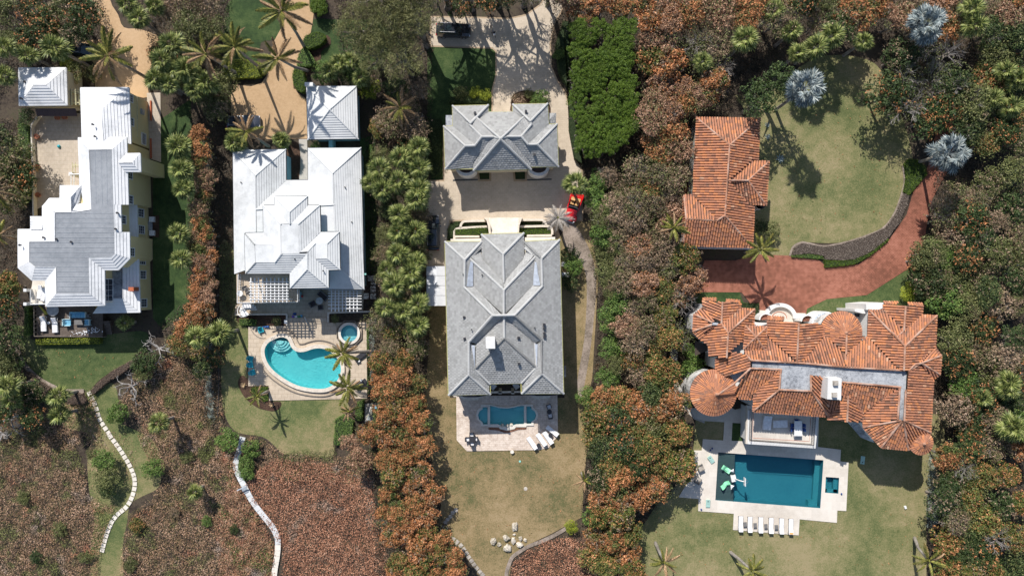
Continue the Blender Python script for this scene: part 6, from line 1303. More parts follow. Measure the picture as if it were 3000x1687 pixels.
# ---------------------------------------------------------------- vegetation
LM = [("the small garage", 'n', 430, 870), ("the yellow house", 'a', 1070, 1150), ("the timber deck", 'b', 740, 1230), ("the curved lawn", 't', 700, 700),
      ("the stepping stones", 'u', 1250, 350), ("the white garage", 'c', 1350, 470), ("the white house", 'd', 900, 200), ("the gravel court", 'c', 600, 450), ("the kidney pool", 'h', 1100, 620),
      ("the round spa", 'h', 1540, 275), ("the pool equipment yard", 'h', 1780, 1120), ("the slab walkway", 'v', 600, 850), ("the grey garage", 'e', 970, 750), ("the grey house's top left", 'f', 400, 600),
      ("the grey house's bottom left", 'g', 420, 900), ("the grey house's right wall", 'g', 1620, 200), ("the teal pool", 'g', 1030, 1140), ("the boulder group", 'w', 850, 1070), ("the dry lawn", 'w', 850, 600), ("the white tent", 'f', 285, 1040),
      ("the red convertible", 'S', 1680, 606), ("the shaded SUV", 'S', 1328, 89), ("the long black SUV", 'S', 1268, 682), ("the guesthouse", 'i', 830, 800), ("the mansion's left turret", 'l', 435, 102), ("the mansion's entrance", 'j', 1640, 330),
      ("the rectangular pool", 'l', 880, 820), ("the mansion's lower turret", 'm', 893, 522), ("the mansion's top right", 'k', 1880, 380), ("the oval upper lawn", 'z', 2120, 400), ("the brick drive bend", 'z', 2290, 600), ("the mansion's lower lawn", 'z', 2150, 1380),
      ("the top right corner", 'z', 2540, 40), ("the bottom right corner", 'z', 2540, 1400), ("the top left corner", 'z', 40, 40), ("the bottom left corner", 'z', 40, 1400), ("the ficus block", 'z', 1520, 220), ("the paver drive bend", 'z', 1320, 150), ("the top edge centre-left", 'z', 900, 10), ("the top edge centre-right", 'z', 1750, 10),
      ("the right picture edge", 'z', 2560, 700), ("the left picture edge", 'z', 10, 650), ("the shaded brick drive", 'z', 2400, 300)]
LMW = [(n, W(f, x, y)) for n, f, x, y in LM]
AUTO = {}
def autolabel(o, kind):
    p = Vector(o.location); ds = sorted(LMW, key=lambda q: (q[1].xy - p.xy).length)
    a = ds[0]; d = p.xy - a[1].xy
    if abs(d.x) > 2 * abs(d.y): w = 'right of' if d.x > 0 else 'left of'
    elif abs(d.y) > 2 * abs(d.x): w = 'above' if d.y > 0 else 'below'
    else: w = ('upper' if d.y > 0 else 'lower') + ' ' + ('right of' if d.x > 0 else 'left of')
    AUTO.setdefault((kind, w, a[0]), []).append(o)
ORD = ['first', 'second', 'third', 'fourth', 'fifth', 'sixth', 'seventh', 'eighth', 'ninth', 'tenth', 'eleventh', 'twelfth']
def finish_labels():
    for (kind, w, a), L in AUTO.items():
        if len(L) == 1: L[0]['label'] = f"{kind} {w} {a}"; continue
        L.sort(key=lambda o: o.location.x); n = len(L)
        for i, o in enumerate(L):
            if n == 2: q = ('left', 'right')[i] + ' one of two'
            elif i == 0: q = 'leftmost'
            elif i == n - 1: q = 'rightmost'
            else: q = (ORD[i] if i < 12 else f'{i + 1}th') + ' from left'
            o['label'] = f"{kind} {w} {a}, {q}"
def crown_mesh(name, mat, nleaf=3400, ls=.05, ncl=26, flat=.55, rcl=(.22, .38), jit=.55, asp=.75, core=None):
    C = []
    for i in range(ncl):
        a = i * 2.39996 + rng.random() * .9; r = math.sqrt((i + .5) / ncl) * (.66 + .30 * rng.random()); z = math.sqrt(max(1 - r * r, 0)) * flat * (.35 + 1.0 * rng.random()); C.append((r * math.cos(a), r * math.sin(a), z, rcl[0] + (rcl[1] - rcl[0]) * rng.random()))
    C = np.array(C); idx = rng.integers(0, ncl, nleaf); d = rng.normal(0, 1, (nleaf, 3)); d[:, 2] = np.abs(d[:, 2]) * .9 - .25; d /= np.linalg.norm(d, axis=1)[:, None]
    rr = C[idx, 3] * (.72 + .33 * rng.random(nleaf) + .35 * (rng.random(nleaf) > .9)); P = C[idx, :3] + d * rr[:, None] * [1, 1, .8]
    return nquads(leaves(P, d * [.7, .7, 1] + [0, 0, .35], ls, asp, jit), name, mat)
def twig_mesh(name, mat, n0=9, leafy=0):
    mb = MB()
    def br(p, d, L, r, k):
        if k == 0: return
        q = p + d * L; mb.tube([p, (p + q) / 2 + Vector(rng.normal(0, L * .06, 3)), q], [r, r * .8, r * .6], 3, False)
        for _ in range(3 if k > 1 else 0):
            nd = (d + Vector(rng.normal(0, .48, 3)) + Vector((0, 0, .05))).normalized(); br(p + (q - p) * random.uniform(.45, 1), nd, L * random.uniform(.55, .85), r * .55, k - 1)
    for i in range(n0):
        a = i * 2 * math.pi / n0 + random.random() * .5; e = random.uniform(.15, 1.2); br(Vector((0, 0, 0)), Vector((math.cos(a) * math.cos(e), math.sin(a) * math.cos(e), math.sin(e))), .48, .022, 4)
    return mb.mesh(name, mat)
def trunk_mesh(name, mat, lean=.0):
    mb = MB(); mb.tube([(0, 0, 0), (.02, .01, .3), (-.02, .02, .62), (0, 0, .9)], [.05, .042, .034, .02], 7)
    for i in range(5):
        a = i * 1.3; mb.tube([(0, 0, .45 + i * .06), (.12 * math.cos(a), .12 * math.sin(a), .62 + i * .05), (.27 * math.cos(a), .27 * math.sin(a), .8 + i * .03)], [.026, .018, .008], 5)
    return mb.mesh(name, mat)
CR = {}
def variants(kind, n, f): CR[kind] = [f(i) for i in range(n)]
variants('orange', 4, lambda i: crown_mesh('crown', 'leaf_orange', 3000, .062, 38, rcl=(.13, .30), jit=.7, asp=.9))
variants('mixed', 4, lambda i: crown_mesh('crown', 'leaf_mixed', 3000, .058, 40, rcl=(.13, .30), jit=.7, asp=.85))
variants('pink', 3, lambda i: crown_mesh('crown', 'leaf_pinkbrown', 2900, .055, 38, rcl=(.13, .28), jit=.75, asp=.8))
variants('brown', 4, lambda i: crown_mesh('crown', 'leaf_brown', 2100, .050, 44, rcl=(.10, .26), flat=.5, jit=.9))
variants('ficus', 3, lambda i: crown_mesh('crown', 'leaf_ficus', 5200, .042, 60, flat=.42, rcl=(.13, .20), jit=.45))
variants('olive', 3, lambda i: crown_mesh('crown', 'leaf_olive', 3000, .048, 44, rcl=(.12, .28), jit=.7))
variants('bright', 3, lambda i: crown_mesh('crown', 'leaf_bright', 2600, .056, 34, rcl=(.13, .30), jit=.65))
variants('dark', 3, lambda i: crown_mesh('crown', 'leaf_dark', 2800, .052, 42, rcl=(.12, .28), jit=.7))
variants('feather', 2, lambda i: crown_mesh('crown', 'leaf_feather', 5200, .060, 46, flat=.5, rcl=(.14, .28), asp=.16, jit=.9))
variants('twig', 3, lambda i: twig_mesh('branches', 'twig'))
variants('sprig', 2, lambda i: crown_mesh('foliage', 'leaf_olive', 700, .040, 30, jit=.8))
variants('sprig_orange', 2, lambda i: crown_mesh('foliage', 'leaf_orange', 420, .055, 60, jit=.8, rcl=(.05, .14)))
variants('sprig_brown', 2, lambda i: crown_mesh('foliage', 'leaf_brown', 480, .05, 60, jit=.9, rcl=(.05, .16)))
variants('yellow', 2, lambda i: crown_mesh('crown', 'leaf_yellow', 2600, .05, 20))
TR = trunk_mesh('trunk', 'bark')
INFO = {'orange': ('sea_grape_tree', 'orange-leaved sea grape', 'sea grape'), 'mixed': ('sea_grape_tree', 'two-toned sea grape', 'sea grape'), 'pink': ('sea_grape_tree', 'pinkish brown faded tree', 'tree'),
        'brown': ('withered_tree', 'withered brown tree', 'tree'), 'ficus': ('ficus_tree', 'dense clipped ficus', 'ficus'), 'olive': ('broadleaf_tree', 'olive green tree', 'tree'), 'bright': ('broadleaf_tree', 'fresh green leafy tree', 'tree'),
        'dark': ('broadleaf_tree', 'dark green leafy tree', 'tree'), 'feather': ('casuarina_tree', 'feathery olive casuarina tree', 'casuarina'), 'twig': ('bare_tree', 'bare grey-branched tree', 'bare tree'), 'yellow': ('broadleaf_tree', 'yellow green leafy shrub', 'shrub')}
def tree(kind, x, y, r, h, group=None, label=None, name=None, cat=None, sz=1.0):
    nm, lb, ct = INFO[kind]; t = thing(name or nm, label or lb, cat or ct, (x, y, 0), random.random() * 6.28, group)
    c = part(random.choice(CR[kind]), 'branches' if kind == 'twig' else 'crown', None, t); c.location = (0, 0, h - r * .62 * sz); c.scale = (r * random.uniform(.9, 1.12), r * random.uniform(.78, 1.2), r * sz * random.uniform(.85, 1.15))
    if kind != 'twig': c['kind'] = 'stuff'
    if kind in ('twig',) and random.random() < .6: s = part(random.choice(CR['sprig']), 'foliage', None, t, kind='stuff'); s.location = (0, 0, h - r * .7); s.scale = (r, r, r)
    if kind in ('orange', 'mixed', 'pink', 'brown', 'olive', 'dark') and r > 1.5 and not label:
        s = part(random.choice(CR[random.choice(['sprig', 'sprig_orange' if kind in ('mixed', 'dark', 'pink') else 'sprig', 'sprig_brown'])]), 'foliage', None, t, kind='stuff'); s.location = (0, 0, h - r * .56); s.scale = (r * 1.1, r * 1.1, r * 1.1)
        if random.random() < (.55 if kind == 'brown' else .25): s = part(random.choice(CR['twig']), 'dead_branches', None, t, kind='stuff'); s.location = (random.uniform(-.5, .5), random.uniform(-.5, .5), h - r * .68); s.scale = (r * .9, r * .9, r * 1.0)
    k = part(TR, 'trunk', None, t); k.scale = (h * .9, h * .9, h * .92)
    if not label: autolabel(t, lb)
    return t
KCOUNT = {}
def grove(poly, mix, d, rr, hh, group, tries=1500, avoid=(), inset=.5):
    pl = ccw(Z(poly)); a0 = area2(pl); ins = (rr[0] + rr[1]) / 2 * inset
    for k_ in (1, .6, .3):
        q_ = offset(pl, -ins * k_)
        if area2(q_) > .3 * a0 and (k_ < 1 or area2(q_) > .42 * a0): pl = q_; break
    ks = [m[0] for m in mix]; ws = [m[1] for m in mix]
    for q in poisson(pl, d, tries, avoid):
        k = random.choices(ks, ws)[0]; r = random.uniform(*rr); h = random.uniform(*hh); s = (CAMH - h * .8) / CAMH
        tree(k, q[0] * s, q[1] * s, r, h, group); KCOUNT[k] = KCOUNT.get(k, 0) + 1
def mound(P, s=1.0):
    x, y = P[:, 0], P[:, 1]; return (np.sin(x * 1.1 * s + 1.3 * np.sin(y * .7 * s)) * np.sin(y * 1.3 * s + np.sin(x * .9 * s)) + .6 * np.sin(x * 2.7 * s + y * 1.1 * s) * np.sin(y * 2.3 * s - x * .6 * s)) * .31 + .5
def scrub(name, poly, dens, mat, h=.7, ls=.11, label=None, asp=.8, jit=.5, holes=(), s=1.0, z0=0.05):
    pl = poly if not isinstance(poly, str) else P2(poly)
    n = int(abs(area2(pl)) * dens * 1.35); P = scatter(pl, n, holes); P = P + rng.normal(0, .22, P.shape) * (rng.random((len(P), 1)) < .5); ls *= .86; m = np.clip(mound(P, s), 0, 1); z = z0 + h * m * (.6 + .4 * rng.random(len(P))) 
    e = .1; gx = (mound(P + [e, 0], s) - m) / e * h; gy = (mound(P + [0, e], s) - m) / e * h
    Nn = np.stack([-gx, -gy, np.ones(len(P))], 1)
    me = nquads(leaves(np.column_stack([P, z]), Nn, ls, asp, jit), name, mat)
    return link(name, me, None, kind='stuff', label=label)
def hedge(label, poly, h, mat, dens=160, ls=.07, name='hedge', cat='hedge', group=None, core='green_core', sm=0):
    pl = ccw(smooth(P2(poly), sm) if sm else P2(poly)); cx = sum(p[0] for p in pl) / len(pl); cy = sum(p[1] for p in pl) / len(pl)
    t = thing(name, label, cat, (cx, cy, 0), 0, group); loc = [(x - cx, y - cy) for x, y in pl]
    part(MB().prism(offset(loc, -.10), 0, h - .12), 'branch_mass', core, t)
    n = int(abs(area2(loc)) * dens) + 20; P = scatter(loc, n); z = h - .06 + rng.normal(0, .05, len(P)); Q = [np.column_stack([P, z])]; NN_ = [np.tile([0, 0, 1.0], (len(P), 1))]
    for i in range(len(loc)):
        a = np.array(loc[i]); b = np.array(loc[(i + 1) % len(loc)]); L = np.linalg.norm(b - a); k = int(L * h * dens * .8)
        if k < 1: continue
        u = rng.random((k, 1)); q = a + (b - a) * u; nr = np.array([(b - a)[1], -(b - a)[0]]) / max(L, 1e-6); q = q + nr * rng.normal(-.03, .05, (k, 1)); Q.append(np.column_stack([q, rng.random(k) * h])); NN_.append(np.tile([nr[0], nr[1], .4], (k, 1)))
    part(nquads(leaves(np.vstack(Q), np.vstack(NN_), ls, .8, .5), 'foliage', mat), 'foliage', None, t, kind='stuff')
    return t
def shrub(label, f, X, Y, r, mat_kind, h=1.2, name='shrub', cat='shrub'):
    p = W(f, X, Y, h * .6); return tree(mat_kind, p.x, p.y, r, h, label=label, name=name, cat=cat)
# ---- palms
def fan_leaf(mat, seg=16, span=3.9, pet=.8, bl=1.0, wd=.085, droop=.35):
    mb = MB(); mb.add([(0, -.02, 0), (pet, -.012, .02), (pet, .012, .02), (0, .02, 0)], [(0, 1, 2, 3)])
    for i in range(seg):
        a = -span / 2 + span * i / (seg - 1) + random.uniform(-.05, .05); L = bl * (1 - .22 * abs(i / (seg - 1) - .5) * 2) * random.uniform(.85, 1.05)
        c, s = math.cos(a), math.sin(a); zf = .02 + .06 * random.uniform(-1, 1)
        m = Vector((pet + c * L * .5, s * L * .5, zf)); e = Vector((pet + c * L, s * L, zf - droop * L * random.uniform(.4, 1.1))); w = Vector((-s, c, 0)) * wd
        mb.add([(pet, 0, .02), m - w * .8 + Vector((0, 0, .02)), e, m + w * .8 - Vector((0, 0, .03))], [(0, 1, 2, 3)])
    return mb.mesh('fan_leaf', mat)
FAN = {'green': [fan_leaf('sabal_leaf') for _ in range(4)], 'dry': [fan_leaf('sabal_dry', 12, 3.2, .7, .8, .06, .8) for _ in range(2)], 'silver': [fan_leaf('silver_leaf', 24, 5.7, .95, .66, .075, .25) for _ in range(4)]}
def orient(az, el, roll=0.0): return Matrix.Rotation(az, 4, 'Z') @ Matrix.Rotation(-el, 4, 'Y') @ Matrix.Rotation(roll, 4, 'X')
PT = MB().tube([(0, 0, 0), (0, 0, .1), (0, 0, .5), (0, 0, 1)], [.27, .18, .15, .16], 8).mesh('trunk', 'palm_bark')
def trunk_path(path, r0, r1, root, mat='palm_bark', name='trunk'):
    n = len(path); part(MB().tube(path, [r0 + (r1 - r0) * i / (n - 1) for i in range(n)], 8), name, mat, root)
def sabal(f, X, Y, h=6.5, s=1.0, base=None, n=24, label=None, kind='green'):
    p = W(f, X, Y, h); b = W(*base, 0) if base else Vector((p.x, p.y, 0))
    t = thing('fan_palm' if kind == 'green' else 'silver_palm', label or 'fan palm', 'palm', tuple(b), 0, 'fan palms' if kind == 'green' else 'silver palms'); top = Vector((p.x - b.x, p.y - b.y, h))
    trunk_path([(0, 0, 0), tuple(top * .33 + Vector((top.x * -.1, top.y * -.1, 0))), tuple(top * .7), tuple(top)], .24, .19, t)
    for i in range(n):
        u = (i + .5) / n; el = 1.25 - 1.75 * u; az = i * 2.39996 + random.uniform(-.2, .2); dry = kind == 'green' and i >= n - 2 and random.random() < .6
        o = bpy.data.objects.new('fan_leaf', random.choice(FAN['dry' if dry else kind])); COL.objects.link(o); o.parent = t
        k = s * random.uniform(.72, 1.12) if kind == 'silver' else s * random.uniform(.85, 1.1); el = el * .75 if kind == 'silver' else el; o.matrix_basis = Matrix.Translation(top + Vector((0, 0, -.2 * u))) @ orient(az, el, random.uniform(-.5, .5)) @ Matrix.Scale(k, 4)
    if not label: autolabel(t, 'fan palm')
    return t
def frond_mesh(mat, L=3.6, droop=.9, wl=.66, nl=34):
    mb = MB(); pts_ = []
    for i in range(9): u = i / 8; pts_.append(Vector((L * (u - .10 * u ** 3), 0, L * (.18 * u - droop * .42 * u * u))))
    mb.tube(pts_, [.045 - .038 * i / 8 for i in range(9)], 4)
    for i in range(nl):
        u = .16 + .84 * i / (nl - 1); k = min(int(u * 8), 7); c = pts_[k].lerp(pts_[k + 1], u * 8 - k); ll = wl * math.sin(math.pi * (.12 + .83 * u)) ** .7 * random.uniform(.8, 1.1)
        for s in (-1, 1):
            d = Vector((.62, s * .8, -.25 - .35 * random.random())).normalized(); e = c + d * ll + Vector((0, 0, -.1)); w = Vector((.05, 0, 0))
            mb.add([c - w, c + w, (c + e) / 2 + w * 1.1 + Vector((0, 0, .03)), e, (c + e) / 2 - w * 1.1 + Vector((0, 0, .03))], [(0, 1, 2, 3, 4)])
    return mb.mesh('frond', mat)
FR_ = {'green': [frond_mesh('coco_leaf', droop=random.uniform(.6, 1.1)) for _ in range(4)], 'dry': [frond_mesh('coco_dry', droop=1.4, wl=.5) for _ in range(3)], 'dead': [frond_mesh('dead_frond', L=2.6, droop=1.6, wl=.5, nl=16) for _ in range(3)]}
def coco(label, f, X, Y, h=9.5, s=1.0, base=None, n=17, dry=.25, wind=None, lean=None):
    p = W(f, X, Y, h); b = W(*base, 0) if base else Vector((p.x, p.y, 0))
    t = thing('coconut_palm', label, 'palm', tuple(b), 0, 'coconut palms'); top = Vector((p.x - b.x, p.y - b.y, h)); mid = Vector((top.x * .55, top.y * .55, h * .42))
    trunk_path([(0, 0, 0), tuple(mid * .5 + Vector((0, 0, .1))), tuple(mid), tuple(mid.lerp(top, .55)), tuple(top)], .26, .14, t)
    for i in range(n):
        u = (i + .5) / n; el = 1.15 - 1.5 * u; az = i * 2.39996 + random.uniform(-.25, .25)
        k = 'dead' if dry >= 1 else ('dry' if random.random() < dry * (.4 + 1.2 * u) else 'green')
        o = bpy.data.objects.new('frond', random.choice(FR_[k])); COL.objects.link(o); o.parent = t
        if wind is not None: az = wind + ((az - wind + math.pi) % (2 * math.pi) - math.pi) * .72
        o.matrix_basis = Matrix.Translation(top) @ orient(az, el, random.uniform(-.4, .4)) @ Matrix.Scale(s * random.uniform(.75, 1.05), 4)
    mb = MB()
    part(MB().lathe((top.x, top.y, top.z - .25), [(.16, 0), (.24, .2), (.14, .45), (.04, .6)], 8), 'crown_shaft', 'coco_leaf', t)
    return t
# coconut palms
coco('coconut palm with long drooping fronds over the gravel drive right of the small garage', 'n', 1095, 565, 9.8, 1.1, ('n', 1475, 785), 18, .25)
coco('coconut palm with brown wind-burnt fronds, leftmost of the pair above the planted island', 'n', 2075, 545, 10, 1.0, ('o', 190, 745), 17, .5)
coco('coconut palm right beside the wind-burnt one, above the yellow-green hedge island', 'n', 2360, 470, 10, 1.0, ('o', 420, 690), 17, .3)
coco('tall coconut palm at the top edge straddling the gravel drive of the white house', 'o', 640, 115, 11, 1.15, ('o', 880, 500), 17, .4)
coco('coconut palm with mostly brown fronds over the neck of the gravel drive', 'o', 600, 590, 10, .95, ('o', 900, 715), 18, .7)
coco('coconut palm leaning over the dark grey hatchback', 'o', 285, 1325, 6.5, .85, ('c', 680, 830), 16, .5)
coco('coconut palm beside the round spa, crown over the pool edge', 'h', 1470, 490, 7.0, .75, ('h', 1765, 468), 17, .3)
coco('coconut palm at the lower right corner of the kidney pool', 'h', 1520, 855, 7.0, .78, ('h', 1820, 855), 17, .3)
coco('small coconut palm with brown fronds in the bed below the kidney pool', 'h', 560, 940, 4.5, .5, None, 13, .6)
coco('small coconut palm below the terrace, next to the equipment yard', 'h', 1525, 1105, 4.0, .48, ('h', 1560, 1130), 13, .5)
coco('coconut palm with fresh green fronds at the left wall of the tile-roofed guesthouse', 's', 1625, 370, 6.5, .72, None, 15, .25)
coco('coconut palm at the lower right corner of the tile-roofed guesthouse', 's', 2500, 590, 6.5, .8, None, 14, .2)
coco('coconut palm leaning in at the lower left of the wide lawn below the mansion', 'x', 275, 705, 6.5, .72, ('x', 200, 540), 13, .25)
coco('coconut palm at the middle of the bottom edge of the wide lawn', 'x', 1010, 775, 6.5, .72, ('x', 830, 620), 12, .3)
coco('coconut palm at the bottom right edge of the wide lawn', 'x', 2490, 690, 7.5, .8, ('x', 2372, 500), 12, .3)
coco('small ragged palm at the right border of the dry lawn', 'w', 1590, 480, 4.0, .5, None, 11, .6)
coco('dead grey palm with withered crown beside the red convertible', 'f', 1575, 320, 6.0, .85, ('f', 1590, 430), 26, 1.0)
coco('partly dead brown palm in the dark thicket left of the grey garage', 'o', 1830, 1090, 6.5, .8, None, 20, .85)
coco('small coconut palm at the left picture edge beside the yellow house', 'y', -20, 1070, 7, .7, None, 14, .5)
coco('coconut palm cut off by the left picture edge near the courtyard', 'y', -60, 620, 8, .9, None, 14, .6)
# silver palms
def bism(label, f, X, Y, base, h, s): sabal(f, X, Y, h, s, base, 34, label, 'silver')
bism('silver-blue fan palm standing on the left of the oval upper lawn', 'q', 370, 890, ('q', 75, 1105), 10.5, 1.75)
bism('silver-blue fan palm at the top among bare trees', 'q', 1600, 250, None, 9, 1.75)
bism('silver-blue fan palm over the brick drive at the right of the upper lawn', 'r', 1830, 175, ('r', 1510, 258), 10, 1.8)
# fan palms
SB = [('n', 60, 480, 7, 1.0), ('n', 290, 560, 6, .95), ('n', 560, 490, 7.5, 1.25), ('n', 440, 170, 5, .9), ('n', 555, 275, 4.5, .7), ('n', 40, 760, 6, 1.0), ('n', 1290, 50, 7, 1.05), ('n', 1400, 190, 7, 1.0), ('n', 1560, 60, 6, .9), ('n', 1730, 450, 7.5, 1.2), ('n', 1640, 610, 7.5, 1.1), ('n', 1570, 800, 7.5, 1.0),
      ('n', 1700, 840, 7, 1.0), ('n', 1880, 700, 7.5, 1.2), ('n', 2080, 830, 7, 1.15), ('n', 1780, 700, 7, 1.0), ('n', 1960, 900, 6.5, 1.0), ('y', 1800, 165, 6, 1.15), ('y', 1830, 400, 6, 1.1), ('y', 1850, 600, 6, 1.05), ('y', 1800, 1045, 5.5, 1.0), ('y', 1820, 1300, 5.5, 1.0), ('y', 2360, 130, 5, 1.0),
      ('b', 1320, 1250, 3, .8), ('t', 2215, 325, 6.5, 1.15), ('t', 1985, 370, 6, 1.1), ('t', 80, 860, 6, 1.1), ('t', 590, 960, 4.5, 1.05), ('t', 600, 1150, 4, .95), ('t', 1600, 1230, 4.5, 1.0), ('u', 1960, 590, 3, .8), ('t', 120, 1000, 5, .9),
      ('c', 1850, 1080, 6.5, 1.15), ('c', 1890, 1290, 6.5, 1.15), ('c', 2080, 950, 6.5, 1.1), ('c', 2060, 1210, 6.5, 1.1), ('c', 1760, 1230, 6, .9), ('d', 2060, 100, 6.5, 1.1), ('d', 2060, 290, 6.5, 1.1), ('d', 2050, 520, 6.5, 1.15), ('d', 2010, 860, 6.5, 1.25), ('d', 1910, 1090, 6, 1.0), ('d', 2110, 1130, 6, 1.05), ('d', 2180, 720, 6.5, 1.1), ('d', 1930, 690, 5.5, .9),
      ('e', 90, 850, 6.5, 1.15), ('e', 100, 1060, 6.5, 1.15), ('e', 100, 1290, 6.5, 1.15), ('f', 80, 120, 6.5, 1.15), ('f', 60, 470, 6, 1.2), ('f', 60, 800, 6, 1.1), ('f', 50, 990, 6, 1.0), ('f', 90, 1230, 6, 1.1), ('g', 90, 200, 6, 1.1), ('e', 1760, 1235, 5.5, 1.15), ('p', 2345, 400, 7, 1.25), ('p', 1920, 625, 6, .95),
      ('q', 640, 365, 7, 1.15), ('q', 470, 480, 7, 1.15), ('q', 300, 540, 6.5, .95), ('q', 960, 420, 6, .9), ('q', 2050, 90, 7, 1.1), ('q', 2080, 260, 7, 1.1), ('q', 60, 120, 6, 1.1), ('q', 230, 320, 6, 1.0), ('q', 2250, 1000, 6, 1.1), ('q', 2430, 1080, 6, 1.1), ('q', 2500, 800, 6, 1.1), ('q', 2380, 720, 6, 1.0),
      ('o', 1210, 640, 5, .9), ('o', 1120, 720, 4.5, .85), ('o', 620, 1400, 3, .8), ('c', 820, 770, 3, .8), ('o', 1330, 620, 5, .9), ('o', 1440, 780, 5, .9), ('m', 1600, 60, 6, 1.0), ('m', 1640, 380, 6, 1.35), ('z', 2535, 960, 6, 1.1), ('z', 2470, 1000, 5, .9), ('z', 2560, 1085, 6, 1.1), ('r', 1380, 1000, 2, .1)]
for f, X, Y, h, s in SB[:-1]: sabal(f, X, Y, h, s)
# ---- groves
grove("488,300 522,292 532,480 540,620 536,760 522,820 478,845 468,790 486,690 484,480", [('orange', 7), ('pink', 2), ('mixed', 1)], 1.5, (1.35, 1.8), (4.2, 5.2), 'orange hedge trees between the yellow and the white house')
grove("425,820 478,790 500,850 470,880 430,870", [('orange', 3), ('mixed', 2)], 2.2, (1.4, 2.0), (3.5, 4.5), 'sea grapes at the lower end of the orange hedge')
grove("485,230 575,200 580,300 500,290", [('olive', 2), ('dark', 2), ('brown', 1)], 2.6, (1.8, 2.4), (4, 5.5), 'trees above the orange hedge')
grove("935,790 1000,765 1060,790 1075,850 1068,930 935,930", [('mixed', 3), ('olive', 2), ('brown', 1)], 2.3, (1.6, 2.3), (4.2, 5.2), 'mixed sea grapes right of the kidney pool')
grove("938,925 1068,925 1072,1020 1092,1130 1112,1240 1120,1320 1165,1400 1180,1470 985,1470 955,1350 962,1200 945,1100", [('orange', 6), ('mixed', 3)], 2.15, (1.6, 2.3), (4.2, 5.4), 'orange sea grapes between the two middle lawns', 2500)
grove("868,1075 940,1075 945,1170 900,1185 868,1150", [('orange', 3), ('pink', 3)], 2.4, (1.5, 2.1), (3.2, 4.2), 'sea grapes below the equipment yard')
grove("925,340 1065,330 1080,470 1070,760 945,780 925,640", [('olive', 2), ('dark', 3), ('brown', 1)], 2.9, (1.5, 2.0), (3.5, 4.6), 'undergrowth trees below the middle palms', 1200)
grove("960,200 1075,200 1085,330 1060,350 960,320", [('dark', 2), ('brown', 3), ('twig', 1)], 2.8, (1.8, 2.5), (4, 6), 'trees left of the grey garage')
grove("1438,62 1590,55 1600,210 1598,330 1545,395 1460,392 1442,330 1432,180", [('ficus', 1)], 1.75, (1.45, 1.75), (6.0, 6.5), 'clipped ficus block', 2500, (), .45)
grove("1395,-25 1905,-25 1915,85 1850,95 1805,65 1720,80 1700,130 1715,165 1825,195 1830,245 1745,285 1735,400 1650,405 1598,372 1615,300 1620,190 1608,50 1420,45", [('orange', 5), ('pink', 5), ('mixed', 1)], 2.5, (1.9, 2.7), (5.2, 7), 'orange-brown sea grapes at the top', 2500)
grove("1700,95 1830,80 1840,190 1725,180", [('twig', 3), ('brown', 1)], 2.6, (2.2, 3), (4.5, 6), 'bare trees at the top')
grove("1500,415 1560,410 1620,410 1730,425 1705,520 1700,590 1740,640 1770,700 1740,760 1715,800 1690,900 1690,960 1560,960 1540,700", [('brown', 8), ('pink', 2), ('mixed', 2), ('olive', 1)], 2.4, (1.7, 2.6), (4.4, 6.2), 'brown thicket left of the guesthouse', 2500)
grove("1488,420 1520,420 1530,560 1560,760 1560,960 1512,960 1506,860 1512,720 1492,590", [('bright', 4), ('olive', 4), ('mixed', 1)], 2.2, (1.5, 2.1), (3.6, 4.8), 'green hedge trees right of the grey house')
grove("1700,620 1770,660 1770,720 1740,770 1700,900 1690,830", [('twig', 3)], 2.8, (2.2, 2.8), (4.5, 5.5), 'bare trees above the mansion')
grove("1490,960 1695,960 1735,1050 1742,1180 1650,1280 1600,1320 1500,1330 1472,1180 1478,1060", [('mixed', 5), ('dark', 3), ('orange', 2), ('olive', 1)], 2.5, (1.9, 2.8), (4.6, 6.5), 'mixed thicket left of the rectangular pool', 2500)
grove("1440,1335 1600,1320 1625,1380 1620,1470 1475,1470 1470,1370", [('mixed', 3), ('orange', 2)], 2.4, (1.8, 2.4), (3, 4.2), 'sea grapes at the bottom edge')
grove("2360,455 2580,400 2590,800 2360,790 2305,660 2335,575 2350,500", [('brown', 4), ('olive', 5), ('twig', 1), ('dark', 3), ('bright', 1)], 2.9, (2, 2.9), (4, 6), 'thicket right of the brick drive', 2500)
grove("2300,640 2400,640 2420,700 2390,760 2310,740", [('dark', 1), ('bright', 2)], 2.8, (2.2, 2.8), (4, 5), 'green trees at the inner bend of the brick drive')
grove("2375,790 2590,790 2590,1100 2380,1110 2372,1000", [('brown', 3), ('dark', 6), ('olive', 3), ('bright', 1)], 2.9, (2, 2.9), (4, 6), 'thicket right of the mansion', 2500)
grove("2355,1105 2590,1090 2590,1470 2370,1470 2350,1330 2360,1200", [('mixed', 4), ('dark', 4), ('orange', 1), ('brown', 1), ('twig', 1), ('olive', 1)], 2.8, (2, 2.9), (4, 6), 'thicket at the lower right', 2500)
grove("1925,-25 2590,-25 2590,120 2400,110 2200,60 2100,100 2000,60 1925,80", [('orange', 5), ('pink', 2), ('dark', 4), ('brown', 2), ('olive', 2)], 2.9, (2.1, 3), (5, 7), 'thicket at the top right', 2500)
grove("2440,120 2590,120 2590,400 2440,380 2420,300 2450,230", [('dark', 4), ('olive', 3), ('mixed', 2), ('bright', 1)], 2.9, (2, 3), (4.5, 6.5), 'trees at the right edge')
grove("2195,90 2430,110 2420,230 2380,330 2230,310 2190,240 2230,170", [('dark', 3), ('twig', 5), ('olive', 3)], 2.9, (2.3, 3.3), (5, 7), 'big shade trees above the upper lawn')
grove("-20,-20 235,-20 240,90 200,120 130,100 60,140 -20,130", [('dark', 5), ('olive', 3)], 2.8, (2, 2.9), (5, 6.5), 'trees at the top left')
